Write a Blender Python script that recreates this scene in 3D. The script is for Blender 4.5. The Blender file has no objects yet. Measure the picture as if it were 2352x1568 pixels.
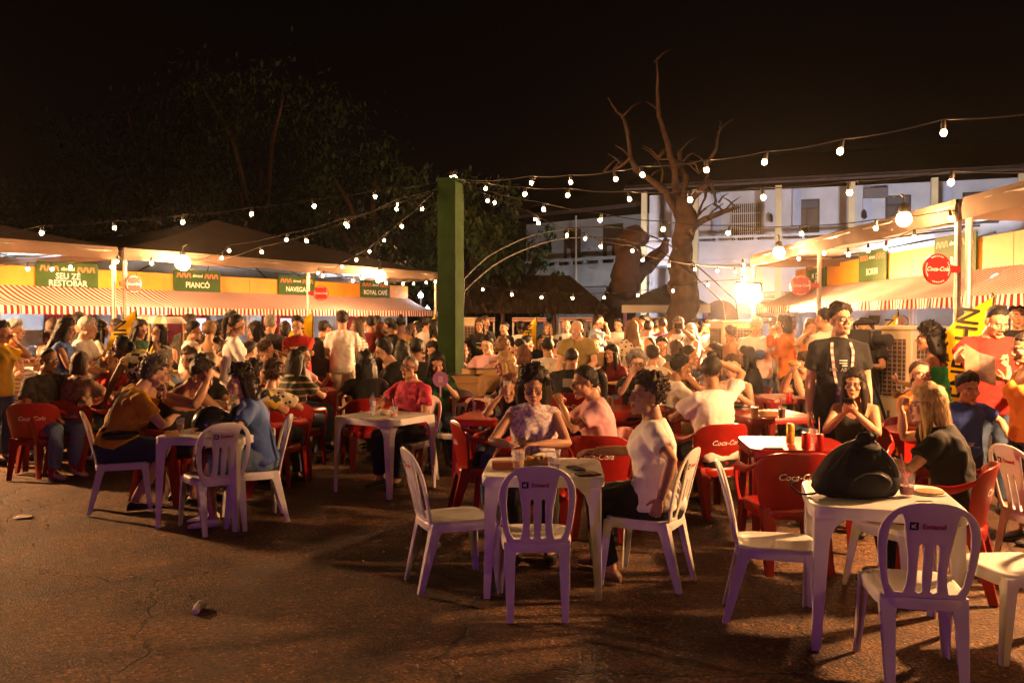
import bpy, bmesh, math, random
import numpy as np
from mathutils import Vector, Matrix, noise as mnoise
R = math.radians
random.seed(7)
sc = bpy.context.scene
col = sc.collection

# ------------------------------------------------------------------ camera
CAM_H = 1.66
PITCH = math.atan((784 - 735) / 1960.0)
cd = bpy.data.cameras.new('camera')
cd.lens = 30.0
cd.sensor_width = 36.0
cd.clip_start = 0.05
cd.clip_end = 500
cam = bpy.data.objects.new('camera', cd)
cam.location = (0, 0, CAM_H)
cam.rotation_euler = (math.pi / 2 - PITCH, 0, 0)
col.objects.link(cam)
sc.camera = cam

# ------------------------------------------------------------------ night sky, exposure
world = bpy.data.worlds.new('World')
sc.world = world
world.use_nodes = True
wb = world.node_tree.nodes['Background']
wb.inputs['Color'].default_value = (0.0035, 0.0018, 0.0014, 1)
wb.inputs['Strength'].default_value = 0.55
sc.view_settings.view_transform = 'Standard'
sc.view_settings.look = 'None'
sc.view_settings.exposure = 0.32
sc.view_settings.gamma = 1.0
sc.view_settings.use_curve_mapping = False
sc.render.engine = 'CYCLES'
sc.cycles.max_bounces = 4
sc.cycles.diffuse_bounces = 2
sc.cycles.glossy_bounces = 2
sc.cycles.transmission_bounces = 4
sc.cycles.volume_bounces = 0
sc.cycles.use_adaptive_sampling = True
sc.cycles.adaptive_threshold = 0.09
sc.cycles.adaptive_min_samples = 24
sc.cycles.transparent_max_bounces = 8
sc.cycles.sample_clamp_indirect = 4.0
sc.cycles.caustics_reflective = False
sc.cycles.caustics_refractive = False
sc.cycles.use_denoising = True
sc.cycles.use_light_tree = True

# light levels, all in one place
WARM = (1.0, 0.50, 0.17)
FLOOD_WARM = (1.0, 0.48, 0.18)
L_TENT = 760.0      # globes along the tent edges
L_FLOOD = 4200.0    # work light on the tent corner post
L_SIDE = 2900.0     # the same globes on the tent beside the photographer
L_BULB = 165.0       # festoon bulbs
L_TUBE = 150.0       # tube lamps inside the stalls
L_COOL = 800.0       # cool LED lamp that washes the white building
L_PURPLE = 310.0    # purple stage lamp behind the photographer


def pt(px, py, Y):
    """point at depth Y seen at photo position (px, py) on a 2352 x 1568 picture"""
    u = (px - 1176) / 1960.0
    v = (784 - py) / 1960.0
    wy = math.cos(PITCH) + math.sin(PITCH) * v
    wz = -math.sin(PITCH) + math.cos(PITCH) * v
    s = Y / wy
    return Vector((u * s, Y, CAM_H + wz * s))


def gnd(px, py):
    u = (px - 1176) / 1960.0
    v = (784 - py) / 1960.0
    wy = math.cos(PITCH) + math.sin(PITCH) * v
    wz = -math.sin(PITCH) + math.cos(PITCH) * v
    s = -CAM_H / wz
    return Vector((u * s, wy * s, 0))


# ------------------------------------------------------------------ materials
MATS = {}


def M(name, c, rough=0.6, metal=0.0, var=0.0, vs=6.0, bump=0.0, bs=60.0, emit=0.0, ecol=None, trans=0.0, spec=0.5, ior=1.45, coat=0.0, trl=0.0, alpha=1.0, bd=0.01):
    if name in MATS:
        return MATS[name]
    m = bpy.data.materials.new(name)
    m.use_nodes = True
    nt = m.node_tree
    b = nt.nodes['Principled BSDF']
    b.inputs['Base Color'].default_value = (*c, 1)
    b.inputs['Roughness'].default_value = rough
    b.inputs['Metallic'].default_value = metal
    b.inputs['Specular IOR Level'].default_value = spec
    b.inputs['IOR'].default_value = ior
    b.inputs['Transmission Weight'].default_value = trans
    b.inputs['Alpha'].default_value = alpha
    if coat:
        b.inputs['Coat Weight'].default_value = coat
        b.inputs['Coat Roughness'].default_value = 0.15
    if emit:
        b.inputs['Emission Color'].default_value = (*(ecol or c), 1)
        b.inputs['Emission Strength'].default_value = emit
        m.cycles.emission_sampling = 'FRONT'
    if var or bump:
        tc = nt.nodes.new('ShaderNodeTexCoord')
    if var:
        n = nt.nodes.new('ShaderNodeTexNoise')
        n.inputs['Scale'].default_value = vs
        n.inputs['Detail'].default_value = 5
        nt.links.new(tc.outputs['Object'], n.inputs['Vector'])
        mr = nt.nodes.new('ShaderNodeMapRange')
        mr.inputs['From Min'].default_value = 0.3
        mr.inputs['From Max'].default_value = 0.7
        mr.inputs['To Min'].default_value = 1 - var
        mr.inputs['To Max'].default_value = 1 + var
        nt.links.new(n.outputs['Fac'], mr.inputs['Value'])
        mx = nt.nodes.new('ShaderNodeVectorMath')
        mx.operation = 'SCALE'
        mx.inputs[0].default_value = c
        nt.links.new(mr.outputs['Result'], mx.inputs['Scale'])
        nt.links.new(mx.outputs['Vector'], b.inputs['Base Color'])
    if bump:
        n2 = nt.nodes.new('ShaderNodeTexNoise')
        n2.inputs['Scale'].default_value = bs
        n2.inputs['Detail'].default_value = 3
        nt.links.new(tc.outputs['Object'], n2.inputs['Vector'])
        bp = nt.nodes.new('ShaderNodeBump')
        bp.inputs['Strength'].default_value = bump
        bp.inputs['Distance'].default_value = bd
        nt.links.new(n2.outputs['Fac'], bp.inputs['Height'])
        nt.links.new(bp.outputs['Normal'], b.inputs['Normal'])
    if trl:
        out = nt.nodes['Material Output']
        t = nt.nodes.new('ShaderNodeBsdfTranslucent')
        t.inputs['Color'].default_value = (*c, 1)
        ms = nt.nodes.new('ShaderNodeMixShader')
        ms.inputs['Fac'].default_value = trl
        nt.links.new(b.outputs['BSDF'], ms.inputs[1])
        nt.links.new(t.outputs['BSDF'], ms.inputs[2])
        nt.links.new(ms.outputs['Shader'], out.inputs['Surface'])
    MATS[name] = m
    return m


def nodes(name):
    m = bpy.data.materials.new(name)
    m.use_nodes = True
    MATS[name] = m
    return m, m.node_tree, m.node_tree.nodes['Principled BSDF']


def stripes(name, c1, c2, period, axis=0, duty=0.5, rough=0.75, trl=0.0):
    """even stripes across one object axis (printed cloth)"""
    if name in MATS:
        return MATS[name]
    m, nt, b = nodes(name)
    tc = nt.nodes.new('ShaderNodeTexCoord')
    sp = nt.nodes.new('ShaderNodeSeparateXYZ')
    nt.links.new(tc.outputs['Object'], sp.inputs[0])
    d = nt.nodes.new('ShaderNodeMath'); d.operation = 'DIVIDE'
    nt.links.new(sp.outputs[axis], d.inputs[0]); d.inputs[1].default_value = period
    fr = nt.nodes.new('ShaderNodeMath'); fr.operation = 'FRACT'
    nt.links.new(d.outputs[0], fr.inputs[0])
    g = nt.nodes.new('ShaderNodeMath'); g.operation = 'GREATER_THAN'
    nt.links.new(fr.outputs[0], g.inputs[0]); g.inputs[1].default_value = duty
    mx = nt.nodes.new('ShaderNodeMix'); mx.data_type = 'RGBA'
    mx.inputs[6].default_value = (*c1, 1); mx.inputs[7].default_value = (*c2, 1)
    nt.links.new(g.outputs[0], mx.inputs[0])
    nt.links.new(mx.outputs[2], b.inputs['Base Color'])
    b.inputs['Roughness'].default_value = rough
    if trl:
        t = nt.nodes.new('ShaderNodeBsdfTranslucent')
        nt.links.new(mx.outputs[2], t.inputs['Color'])
        ms = nt.nodes.new('ShaderNodeMixShader'); ms.inputs['Fac'].default_value = trl
        nt.links.new(b.outputs['BSDF'], ms.inputs[1]); nt.links.new(t.outputs['BSDF'], ms.inputs[2])
        nt.links.new(ms.outputs['Shader'], nt.nodes['Material Output'].inputs['Surface'])
    return m


def spots(name, c1, c2, scale, thr=0.3, c3=None, rough=0.85, kind='dot'):
    """printed dots ('dot') or leafy blotches ('print') on cloth"""
    if name in MATS:
        return MATS[name]
    m, nt, b = nodes(name)
    tc = nt.nodes.new('ShaderNodeTexCoord')
    v = nt.nodes.new('ShaderNodeTexVoronoi')
    v.inputs['Scale'].default_value = scale
    v.inputs['Randomness'].default_value = 0.35 if kind == 'dot' else 1.0
    nt.links.new(tc.outputs['Object'], v.inputs['Vector'])
    mx = nt.nodes.new('ShaderNodeMix'); mx.data_type = 'RGBA'
    mx.inputs[6].default_value = (*c2, 1); mx.inputs[7].default_value = (*c1, 1)
    if kind == 'dot':
        g = nt.nodes.new('ShaderNodeMath'); g.operation = 'GREATER_THAN'
        nt.links.new(v.outputs['Distance'], g.inputs[0]); g.inputs[1].default_value = thr
        nt.links.new(g.outputs[0], mx.inputs[0])
        nt.links.new(mx.outputs[2], b.inputs['Base Color'])
    else:
        sp = nt.nodes.new('ShaderNodeSeparateColor')
        nt.links.new(v.outputs['Color'], sp.inputs[0])
        cr = nt.nodes.new('ShaderNodeValToRGB')
        cr.color_ramp.interpolation = 'CONSTANT'
        e = cr.color_ramp.elements
        e[0].position = 0; e[0].color = (*c1, 1)
        e[1].position = thr; e[1].color = (*c2, 1)
        if c3:
            e2 = e.new(0.8); e2.color = (*c3, 1)
        nt.links.new(sp.outputs[0], cr.inputs[0])
        nt.links.new(cr.outputs[0], b.inputs['Base Color'])
    b.inputs['Roughness'].default_value = rough
    return m


# ------------------------------------------------------------------ mesh building
class MB:
    def __init__(self):
        self.v = []; self.f = []; self.m = []; self.k = 0

    def add(self, vs, fs, mi=None):
        o = len(self.v)
        self.v.extend([tuple(p) for p in vs])
        self.f.extend([tuple(i + o for i in f) for f in fs])
        self.m.extend([self.k if mi is None else mi] * len(fs))
        return self

    def box(self, c, s, rot=None, top=1.0):
        c = Vector(c); vs = []
        for z in (-1, 1):
            k = top if z > 0 else 1.0
            for x, y in ((-1, -1), (1, -1), (1, 1), (-1, 1)):
                p = Vector((x * s[0] / 2 * k, y * s[1] / 2 * k, z * s[2] / 2))
                if rot is not None:
                    p = rot @ p
                vs.append(c + p)
        return self.add(vs, [(3, 2, 1, 0), (4, 5, 6, 7), (0, 1, 5, 4), (1, 2, 6, 5), (2, 3, 7, 6), (3, 0, 4, 7)])

    def loft(self, rings, cap=True):
        n = len(rings[0]); vs = [p for r in rings for p in r]; fs = []
        for i in range(len(rings) - 1):
            for j in range(n):
                a = i * n + j; b2 = i * n + (j + 1) % n
                fs.append((a, b2, b2 + n, a + n))
        if cap:
            fs.append(tuple(range(n - 1, -1, -1)))
            o = (len(rings) - 1) * n
            fs.append(tuple(o + j for j in range(n)))
        return self.add(vs, fs)

    def tube(self, pts, rad, n=8, cap=True, flat=1.0, up=None):
        """round tube along pts; rad a number or one per point; flat squeezes along the up direction"""
        pts = [Vector(p) for p in pts]
        if not hasattr(rad, '__len__'):
            rad = [rad] * len(pts)
        rings = []; pn = None
        for i, p in enumerate(pts):
            a = pts[max(i - 1, 0)]; b2 = pts[min(i + 1, len(pts) - 1)]
            t = (b2 - a).normalized()
            if pn is None:
                ref = Vector(up) if up is not None else (Vector((0, 0, 1)) if abs(t.z) < 0.9 else Vector((0, 1, 0)))
            else:
                ref = pn
            x = t.cross(ref)
            if x.length < 1e-5:
                x = t.cross(Vector((1, 0.3, 0.2)))
            x.normalize(); y = x.cross(t).normalized(); pn = y
            r = rad[i]
            rx, ry = (r if hasattr(r, '__len__') else (r, r * flat))
            rings.append([p + x * (math.cos(2 * math.pi * j / n) * rx) + y * (math.sin(2 * math.pi * j / n) * ry) for j in range(n)])
        return self.loft(rings, cap)

    def sphere(self, c, r, nu=10, nv=7, rot=None):
        c = Vector(c)
        if not hasattr(r, '__len__'):
            r = (r, r, r)
        vs = []; fs = []
        def P(x, y, z):
            q = Vector((x * r[0], y * r[1], z * r[2]))
            return c + (rot @ q if rot is not None else q)
        vs.append(P(0, 0, 1))
        for i in range(1, nv):
            th = math.pi * i / nv
            for j in range(nu):
                ph = 2 * math.pi * j / nu
                vs.append(P(math.sin(th) * math.cos(ph), math.sin(th) * math.sin(ph), math.cos(th)))
        vs.append(P(0, 0, -1))
        last = len(vs) - 1
        for j in range(nu):
            fs.append((0, 1 + j, 1 + (j + 1) % nu))
            o = 1 + (nv - 2) * nu
            fs.append((last, o + (j + 1) % nu, o + j))
        for i in range(nv - 2):
            o = 1 + i * nu
            for j in range(nu):
                fs.append((o + j, o + nu + j, o + nu + (j + 1) % nu, o + (j + 1) % nu))
        return self.add(vs, fs)

    def lathe(self, prof, n=12, c=(0, 0, 0), cap=True):
        c = Vector(c)
        rings = [[c + Vector((math.cos(2 * math.pi * j / n) * r, math.sin(2 * math.pi * j / n) * r, z)) for j in range(n)] for r, z in prof]
        return self.loft(rings, cap)

    def quad(self, a, b2, c, d):
        return self.add([a, b2, c, d], [(0, 1, 2, 3)])

    def mesh(self, name, mats, smooth=40):
        me = bpy.data.meshes.new(name)
        me.from_pydata(self.v, [], self.f)
        for m in (mats if isinstance(mats, (list, tuple)) else [mats]):
            me.materials.append(m)
        if any(self.m):
            me.polygons.foreach_set('material_index', self.m)
        if smooth:
            me.polygons.foreach_set('use_smooth', [True] * len(self.f))
            if smooth < 180:
                me.set_sharp_from_angle(angle=R(smooth))
        me.update()
        return me


def link(name, data, parent=None, loc=None, rz=None):
    o = bpy.data.objects.new(name, data)
    col.objects.link(o)
    if parent is not None:
        o.parent = parent
    if loc is not None:
        o.location = loc
    if rz is not None:
        o.rotation_euler = (0, 0, rz)
    return o


def obj(name, mb, mats, parent=None, smooth=40, loc=None, rz=None, bevel=0.0, seg=2):
    o = link(name, mb.mesh(name, mats, smooth), parent, loc, rz)
    if bevel:
        b = o.modifiers.new('soft_edge', 'BEVEL')
        b.width = bevel; b.segments = seg; b.limit_method = 'ANGLE'; b.angle_limit = R(40)
    return o


def empty(name, loc=(0, 0, 0), rz=0.0):
    o = link(name, None, None, loc, rz)
    o.empty_display_size = 0.1
    return o


LABELS = {}


def tag(o, label=None, cat=None, group=None, kind=None):
    if label:
        o['label'] = label
        LABELS.setdefault(label, []).append(o.name)
    if cat:
        o['category'] = cat
    if group:
        o['group'] = group
    if kind:
        o['kind'] = kind
    return o


def copy_tree(o, parent=None):
    c = o.copy()
    col.objects.link(c)
    c.parent = parent
    for ch in list(o.children):
        copy_tree(ch, c)
    return c


TEXTM = {}


def text(s, size, mat, parent, mtx, bold=0.0, shear=0.0, depth=0.002, name='lettering', xs=1.0, line=0.85, warp=None):
    """flat lettering as a thin mesh; size is the height of the font in metres"""
    key = (s, bold, shear, line)
    if key not in TEXTM:
        cu = bpy.data.curves.new('lettering', 'FONT')
        cu.body = s
        cu.size = 1.0
        cu.align_x = 'CENTER'
        cu.align_y = 'CENTER'
        cu.offset = bold
        cu.shear = shear
        cu.space_line = line
        cu.resolution_u = 3
        tmp = bpy.data.objects.new('lettering_source', cu)
        col.objects.link(tmp)
        dg = bpy.context.evaluated_depsgraph_get()
        me = bpy.data.meshes.new_from_object(tmp.evaluated_get(dg))
        bpy.data.objects.remove(tmp)
        bm = bmesh.new(); bm.from_mesh(me)
        g = bmesh.ops.extrude_face_region(bm, geom=bm.faces[:])
        for v in g['geom']:
            if isinstance(v, bmesh.types.BMVert):
                v.co.z += 0.02
        bm.normal_update(); bm.to_mesh(me); bm.free()
        TEXTM[key] = me
    me = TEXTM[key]
    if warp is not None or len(me.materials) == 0 or me.materials[0] != mat:
        me = me.copy()
        me.materials.clear(); me.materials.append(mat)
        if warp is not None:
            for v in me.vertices:
                v.co = warp(v.co * size)
    o = link(name, me, parent)
    if warp is None:
        o.matrix_local = mtx @ Matrix.Diagonal((size * xs, size, size * 0.15, 1))
    return o


def frame(origin, u, w):
    """matrix whose X axis is u, Y axis is w (text runs along u, up is w)"""
    u = Vector(u).normalized(); w = Vector(w).normalized(); n = u.cross(w)
    m = Matrix((u, w, n)).transposed().to_4x4()
    m.translation = Vector(origin)
    return m


# common materials
white_plastic = M('white_plastic', (0.72, 0.70, 0.68), 0.40, var=0.10, vs=5, bump=0.03, bs=200)
red_plastic = M('red_plastic', (0.30, 0.012, 0.008), 0.3, var=0.16, vs=7, bump=0.03, bs=180)
logo_white = M('logo_white', (0.78, 0.75, 0.72), 0.5)
logo_red = M('logo_red', (0.5, 0.02, 0.02), 0.5)
black_print = M('black_print', (0.012, 0.012, 0.013), 0.5)
steel = M('galvanised_steel', (0.36, 0.34, 0.31), 0.42, 0.7, var=0.18, vs=14)
dark_steel = M('dark_steel', (0.05, 0.045, 0.04), 0.5, 0.5, var=0.2)
canvas = M('tent_canvas', (0.13, 0.092, 0.072), 0.85, var=0.16, vs=2.2, bump=0.12, bs=9, trl=0.28)
valance_canvas = M('valance_canvas', (0.17, 0.115, 0.085), 0.85, var=0.16, vs=2.2, bump=0.12, bs=9, trl=0.2)
lining_white = M('tent_lining', (0.60, 0.61, 0.64), 0.8, var=0.08, vs=2)
fascia_yellow = M('fascia_yellow', (0.60, 0.25, 0.008), 0.55, var=0.2, vs=2.3)
sign_green = M('sign_green', (0.035, 0.085, 0.018), 0.7, var=0.08, spec=0.25)
sign_salmon = M('sign_salmon', (0.72, 0.17, 0.07), 0.5)
awning_cloth = stripes('awning_cloth', (0.74, 0.66, 0.60), (0.25, 0.006, 0.006), 0.095, 0, 0.5, 0.85, trl=0.08)
booth_white = M('booth_white', (0.68, 0.70, 0.74), 0.6, var=0.05)
wood = M('counter_wood', (0.26, 0.13, 0.05), 0.55, var=0.3, vs=8)
cardboard = M('cardboard', (0.42, 0.25, 0.11), 0.8, var=0.1, vs=10, bump=0.05)
cardboard_dark = M('cardboard_hole_shade', (0.16, 0.09, 0.045), 0.85)
pillar_green = M('pillar_green', (0.012, 0.034, 0.006), 0.85, spec=0.15, var=0.28, vs=5, bump=0.1, bs=30)
flag_yellow = M('flag_yellow', (0.85, 0.53, 0.01), 0.7, var=0.06, trl=0.25)
beige_plastic = M('cooler_beige', (0.52, 0.43, 0.30), 0.5, var=0.14, vs=5)
cooler_grille = M('cooler_grille', (0.30, 0.24, 0.20), 0.5, var=0.1)
cooler_core = M('cooler_core', (0.10, 0.055, 0.045), 0.8, var=0.3, vs=30)
cable_black = M('cable_black', (0.012, 0.011, 0.010), 0.55)
socket_black = M('socket_black', (0.015, 0.014, 0.013), 0.5)
bulb_glow = M('bulb_glow', (1, 0.8, 0.5), 0.3, emit=L_BULB, ecol=(1.0, 0.50, 0.18))
lamp_glow = M('lamp_glow', (1, 0.85, 0.6), 0.3, emit=L_TENT, ecol=FLOOD_WARM)
side_glow = M('side_glow', (1, 0.85, 0.6), 0.3, emit=L_SIDE, ecol=FLOOD_WARM)
flood_glow = M('flood_glow', (1, 0.85, 0.6), 0.3, emit=L_FLOOD, ecol=(1.0, 0.49, 0.19))
tube_glow = M('tube_glow', (0.9, 0.95, 1), 0.3, emit=L_TUBE, ecol=(0.82, 0.9, 1.0))
cool_glow = M('cool_glow', (0.9, 0.95, 1), 0.3, emit=L_COOL, ecol=(0.92, 0.90, 1.0))
purple_glow = M('purple_glow', (0.7, 0.3, 1), 0.3, emit=L_PURPLE, ecol=(0.85, 0.14, 1.0))
black_rubber = M('black_rubber', (0.012, 0.012, 0.012), 0.6, bump=0.05)

# ================================================================== ground
def asphalt():
    m, nt, b = nodes('worn_asphalt')
    L = nt.links.new
    tc = nt.nodes.new('ShaderNodeTexCoord')
    def noise(s, d=6, r=0.6):
        n = nt.nodes.new('ShaderNodeTexNoise'); n.inputs['Scale'].default_value = s
        n.inputs['Detail'].default_value = d; n.inputs['Roughness'].default_value = r
        L(tc.outputs['Object'], n.inputs['Vector']); return n
    big, mid, fine = noise(0.55), noise(3.2), noise(95, 3)
    r1 = nt.nodes.new('ShaderNodeValToRGB')
    r1.color_ramp.elements[0].position = 0.40; r1.color_ramp.elements[0].color = (0.034, 0.016, 0.008, 1)
    r1.color_ramp.elements[1].position = 0.63; r1.color_ramp.elements[1].color = (0.180, 0.092, 0.042, 1)
    ad = nt.nodes.new('ShaderNodeMath'); ad.operation = 'ADD'
    mu = nt.nodes.new('ShaderNodeMath'); mu.operation = 'MULTIPLY'; mu.inputs[1].default_value = 0.42
    L(mid.outputs['Fac'], mu.inputs[0])
    mu2 = nt.nodes.new('ShaderNodeMath'); mu2.operation = 'MULTIPLY'; mu2.inputs[1].default_value = 0.58
    L(big.outputs['Fac'], mu2.inputs[0])
    L(mu.outputs[0], ad.inputs[0]); L(mu2.outputs[0], ad.inputs[1]); L(ad.outputs[0], r1.inputs[0])
    # pale stones of the aggregate
    v = nt.nodes.new('ShaderNodeTexVoronoi'); v.inputs['Scale'].default_value = 70
    L(tc.outputs['Object'], v.inputs['Vector'])
    sp = nt.nodes.new('ShaderNodeSeparateColor'); L(v.outputs['Color'], sp.inputs[0])
    r2 = nt.nodes.new('ShaderNodeValToRGB'); r2.color_ramp.interpolation = 'CONSTANT'
    e = r2.color_ramp.elements
    e[0].position = 0; e[0].color = (0.55, 0.55, 0.55, 1)
    e[1].position = 0.35; e[1].color = (1, 1, 1, 1)
    e2 = e.new(0.8); e2.color = (1.5, 1.45, 1.35, 1)
    e3 = e.new(0.965); e3.color = (2.6, 2.5, 2.3, 1)
    L(sp.outputs[0], r2.inputs[0])
    mm = nt.nodes.new('ShaderNodeMix'); mm.data_type = 'RGBA'; mm.blend_type = 'MULTIPLY'; mm.inputs[0].default_value = 1
    L(r1.outputs[0], mm.inputs[6]); L(r2.outputs[0], mm.inputs[7])
    # cracks
    w = nt.nodes.new('ShaderNodeTexVoronoi'); w.feature = 'DISTANCE_TO_EDGE'; w.inputs['Scale'].default_value = 0.42
    wn = noise(1.6, 4); va = nt.nodes.new('ShaderNodeVectorMath'); va.operation = 'ADD'
    vs_ = nt.nodes.new('ShaderNodeVectorMath'); vs_.operation = 'SCALE'; vs_.inputs['Scale'].default_value = 0.55
    L(wn.outputs['Color'], vs_.inputs[0]); L(tc.outputs['Object'], va.inputs[0]); L(vs_.outputs[0], va.inputs[1]); L(va.outputs[0], w.inputs['Vector'])
    cr = nt.nodes.new('ShaderNodeMapRange'); cr.inputs['From Min'].default_value = 0.0; cr.inputs['From Max'].default_value = 0.006
    cr.inputs['To Min'].default_value = 0.25; cr.inputs['To Max'].default_value = 1.0
    L(w.outputs['Distance'], cr.inputs['Value'])
    sc_ = nt.nodes.new('ShaderNodeVectorMath'); sc_.operation = 'SCALE'
    L(mm.outputs[2], sc_.inputs[0]); L(cr.outputs[0], sc_.inputs['Scale'])
    L(sc_.outputs['Vector'], b.inputs['Base Color'])
    # relief: stones, cracks, shallow dips
    h1 = nt.nodes.new('ShaderNodeMath'); h1.operation = 'MULTIPLY_ADD'; h1.inputs[1].default_value = 0.8
    L(v.outputs['Distance'], h1.inputs[0]); L(fine.outputs['Fac'], h1.inputs[2])
    h2 = nt.nodes.new('ShaderNodeMath'); h2.operation = 'MULTIPLY_ADD'; h2.inputs[1].default_value = 1.2
    L(cr.outputs[0], h2.inputs[0]); L(h1.outputs[0], h2.inputs[2])
    bp = nt.nodes.new('ShaderNodeBump'); bp.inputs['Strength'].default_value = 0.75; bp.inputs['Distance'].default_value = 0.012
    L(h2.outputs[0], bp.inputs['Height']); L(bp.outputs['Normal'], b.inputs['Normal'])
    rr = nt.nodes.new('ShaderNodeMapRange'); rr.inputs['To Min'].default_value = 0.62; rr.inputs['To Max'].default_value = 0.95
    L(mid.outputs['Fac'], rr.inputs['Value']); L(rr.outputs[0], b.inputs['Roughness'])
    return m


g = MB()
vs = []; fs = []
gx = sorted(set(list(np.linspace(-45, -14, 6)) + list(np.linspace(-14, 14, 57)) + list(np.linspace(14, 45, 6))))
gy = sorted(set(list(np.linspace(-20, -6, 5)) + list(np.linspace(-6, 40, 93)) + list(np.linspace(40, 62, 5))))
for y in gy:
    for x in gx:
        z = 0.0
        if abs(x) < 14 and -6 < y < 40:
            z = 0.010 * (mnoise.noise(Vector((x * 0.6, y * 0.6, 3.1))) - 0.4) + 0.004 * mnoise.noise(Vector((x * 2.1, y * 2.1, 8)))
        vs.append((x, y, z - 0.004))
nx = len(gx)
for j in range(len(gy) - 1):
    for i in range(nx - 1):
        a = j * nx + i
        fs.append((a, a + 1, a + 1 + nx, a + nx))
g.add(vs, fs)
ground = obj('ground', g, asphalt(), smooth=180)
tag(ground, 'worn brown asphalt courtyard ground with cracks and stains', 'ground', kind='structure')


# ================================================================== food stalls
def zigzag(mb, x0, x1, z0, z1, y, n):
    """salmon zigzag ornament"""
    w = (x1 - x0) / n
    for i in range(n):
        a = x0 + i * w
        if i % 2 == 0:
            mb.add([(a, y, z0), (a + w * .5, y, z0), (a + w, y, z1), (a + w * .45, y, z1)], [(0, 1, 2, 3)])
        else:
            mb.add([(a, y, z1), (a + w * .6, y, z1), (a + w, y, z0), (a + w * .5, y, z0)], [(0, 1, 2, 3)])
    return mb


def stall(origin, ang, zt, za, zf, zv, words, label, wide=2.7, out=1.0, glow=True):
    """a stall: local x along the front, local -y is the customers' side"""
    t = empty('food_stall', origin, ang)
    tag(t, label, 'food stall', 'food stalls under the tents')
    h = wide / 2 - 0.004
    # fascia: two yellow sheets with a visible joint
    for a, b2 in ((-h, -0.003), (0.003, h)):
        p = MB().box(((a + b2) / 2, -0.02, (zt + za) / 2), (b2 - a, 0.03, zt - za))
        obj('fascia_panel', p, fascia_yellow, t, bevel=0.004)
    # striped awning with a little sag and a scalloped valance
    mb = MB(); nx_, ny_ = 54, 6
    vs = []
    for j in range(ny_ + 1):
        f = j / ny_
        for i in range(nx_ + 1):
            x = -h + 2 * h * i / nx_
            sag = -0.03 * math.sin(math.pi * f) - 0.018 * math.sin(math.pi * f) * math.cos(i / nx_ * 2 * math.pi * 2)
            vs.append((x, -0.04 - out * f, za + (zf - za) * f + sag))
    fs = [(j * (nx_ + 1) + i, j * (nx_ + 1) + i + 1, (j + 1) * (nx_ + 1) + i + 1, (j + 1) * (nx_ + 1) + i) for j in range(ny_) for i in range(nx_)]
    mb.add(vs, fs)
    aw = obj('awning', mb, awning_cloth, t, smooth=180)
    vm = MB(); vs = []; nn = int(wide / 0.095) * 6
    for i in range(nn + 1):
        x = -h + 2 * h * i / nn
        ph = (x / 0.095) % 1.0
        scal = 0.022 * abs(math.sin(math.pi * ph))
        wob = 0.012 * math.sin(x * 9 + origin[1])
        vs.append((x, -0.045 - out + wob, zf)); vs.append((x, -0.05 - out + 2 * wob, zv + 0.03 - scal))
    vm.add(vs, [(2 * i, 2 * i + 1, 2 * i + 3, 2 * i + 2) for i in range(nn)])
    obj('valance', vm, awning_cloth, aw, smooth=180)
    # frame arms of the awning, posts, back and side walls, counter
    for x in (-h + 0.05, h - 0.05):
        obj('awning_arm', MB().tube([(x, -0.02, za - 0.35), (x, -out, zf - 0.02)], 0.014, 6), dark_steel, t)
        obj('post', MB().box((x, 0.0, za / 2), (0.05, 0.05, za)), booth_white, t)
    obj('back_wall', MB().box((0, 1.9, 1.25), (2 * h, 0.03, 2.5)), booth_white, t)
    for x in (-h + 0.005, h - 0.005):
        obj('side_wall', MB().box((x, 0.97, 1.1), (0.02, 1.8, 2.2)), booth_white, t)
    c = obj('counter', MB().box((0, 0.05, 0.5), (2 * h - 0.14, 0.45, 1.0)), booth_white, t, bevel=0.006)
    obj('counter_top', MB().box((0, 0.02, 1.02), (2 * h - 0.12, 0.56, 0.035)), wood, c, bevel=0.006)
    obj('shelf', MB().box((0, 1.75, 1.45), (2 * h - 0.3, 0.26, 0.03)), wood, t)
    fr = obj('fridge', MB().box((h - 0.42, 1.5, 0.95), (0.62, 0.6, 1.9)), M('fridge_red', (0.45, 0.03, 0.03), 0.35), t, bevel=0.02)
    obj('fridge_door', MB().box((h - 0.42, 1.19, 1.0), (0.5, 0.02, 1.4)), M('fridge_lit', (0.8, 0.85, 0.95), 0.3, emit=1.0, ecol=(0.8, 0.85, 1)), fr)
    tb = obj('tube_lamp', MB().tube([(-0.55, 0.75, 2.3), (0.55, 0.75, 2.3)], 0.022, 8), tube_glow, t)
    obj('lamp_tray', MB().box((0, 0.75, 2.275), (1.3, 0.03, 0.012)), booth_white, tb)
    if words:
        sgn = obj('sign_board', rounded_board(1.12, zt - za + 0.10, 0.02, 0.05, (0, -0.06, (zt + za) / 2 + 0.045)), sign_green, t)
        zz = MB(); zc = zt - 0.02
        zigzag(zz, -0.5, -0.16, zc - 0.045, zc + 0.045, -0.073, 6)
        zigzag(zz, 0.16, 0.5, zc - 0.045, zc + 0.045, -0.073, 6)
        obj('ornament', zz, sign_salmon, sgn, smooth=0)
        up = Vector((0, 0, 1)); ux = Vector((1, 0, 0))
        text('abrasel', 0.085, logo_white, sgn, frame((0, -0.072, zc), ux, up), bold=0.02)
        text(words, 0.155 if len(words) < 12 else 0.145, logo_white, sgn, frame((0, -0.072, za + (zt - za) * 0.36), ux, up), bold=0.018)
    return t


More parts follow.
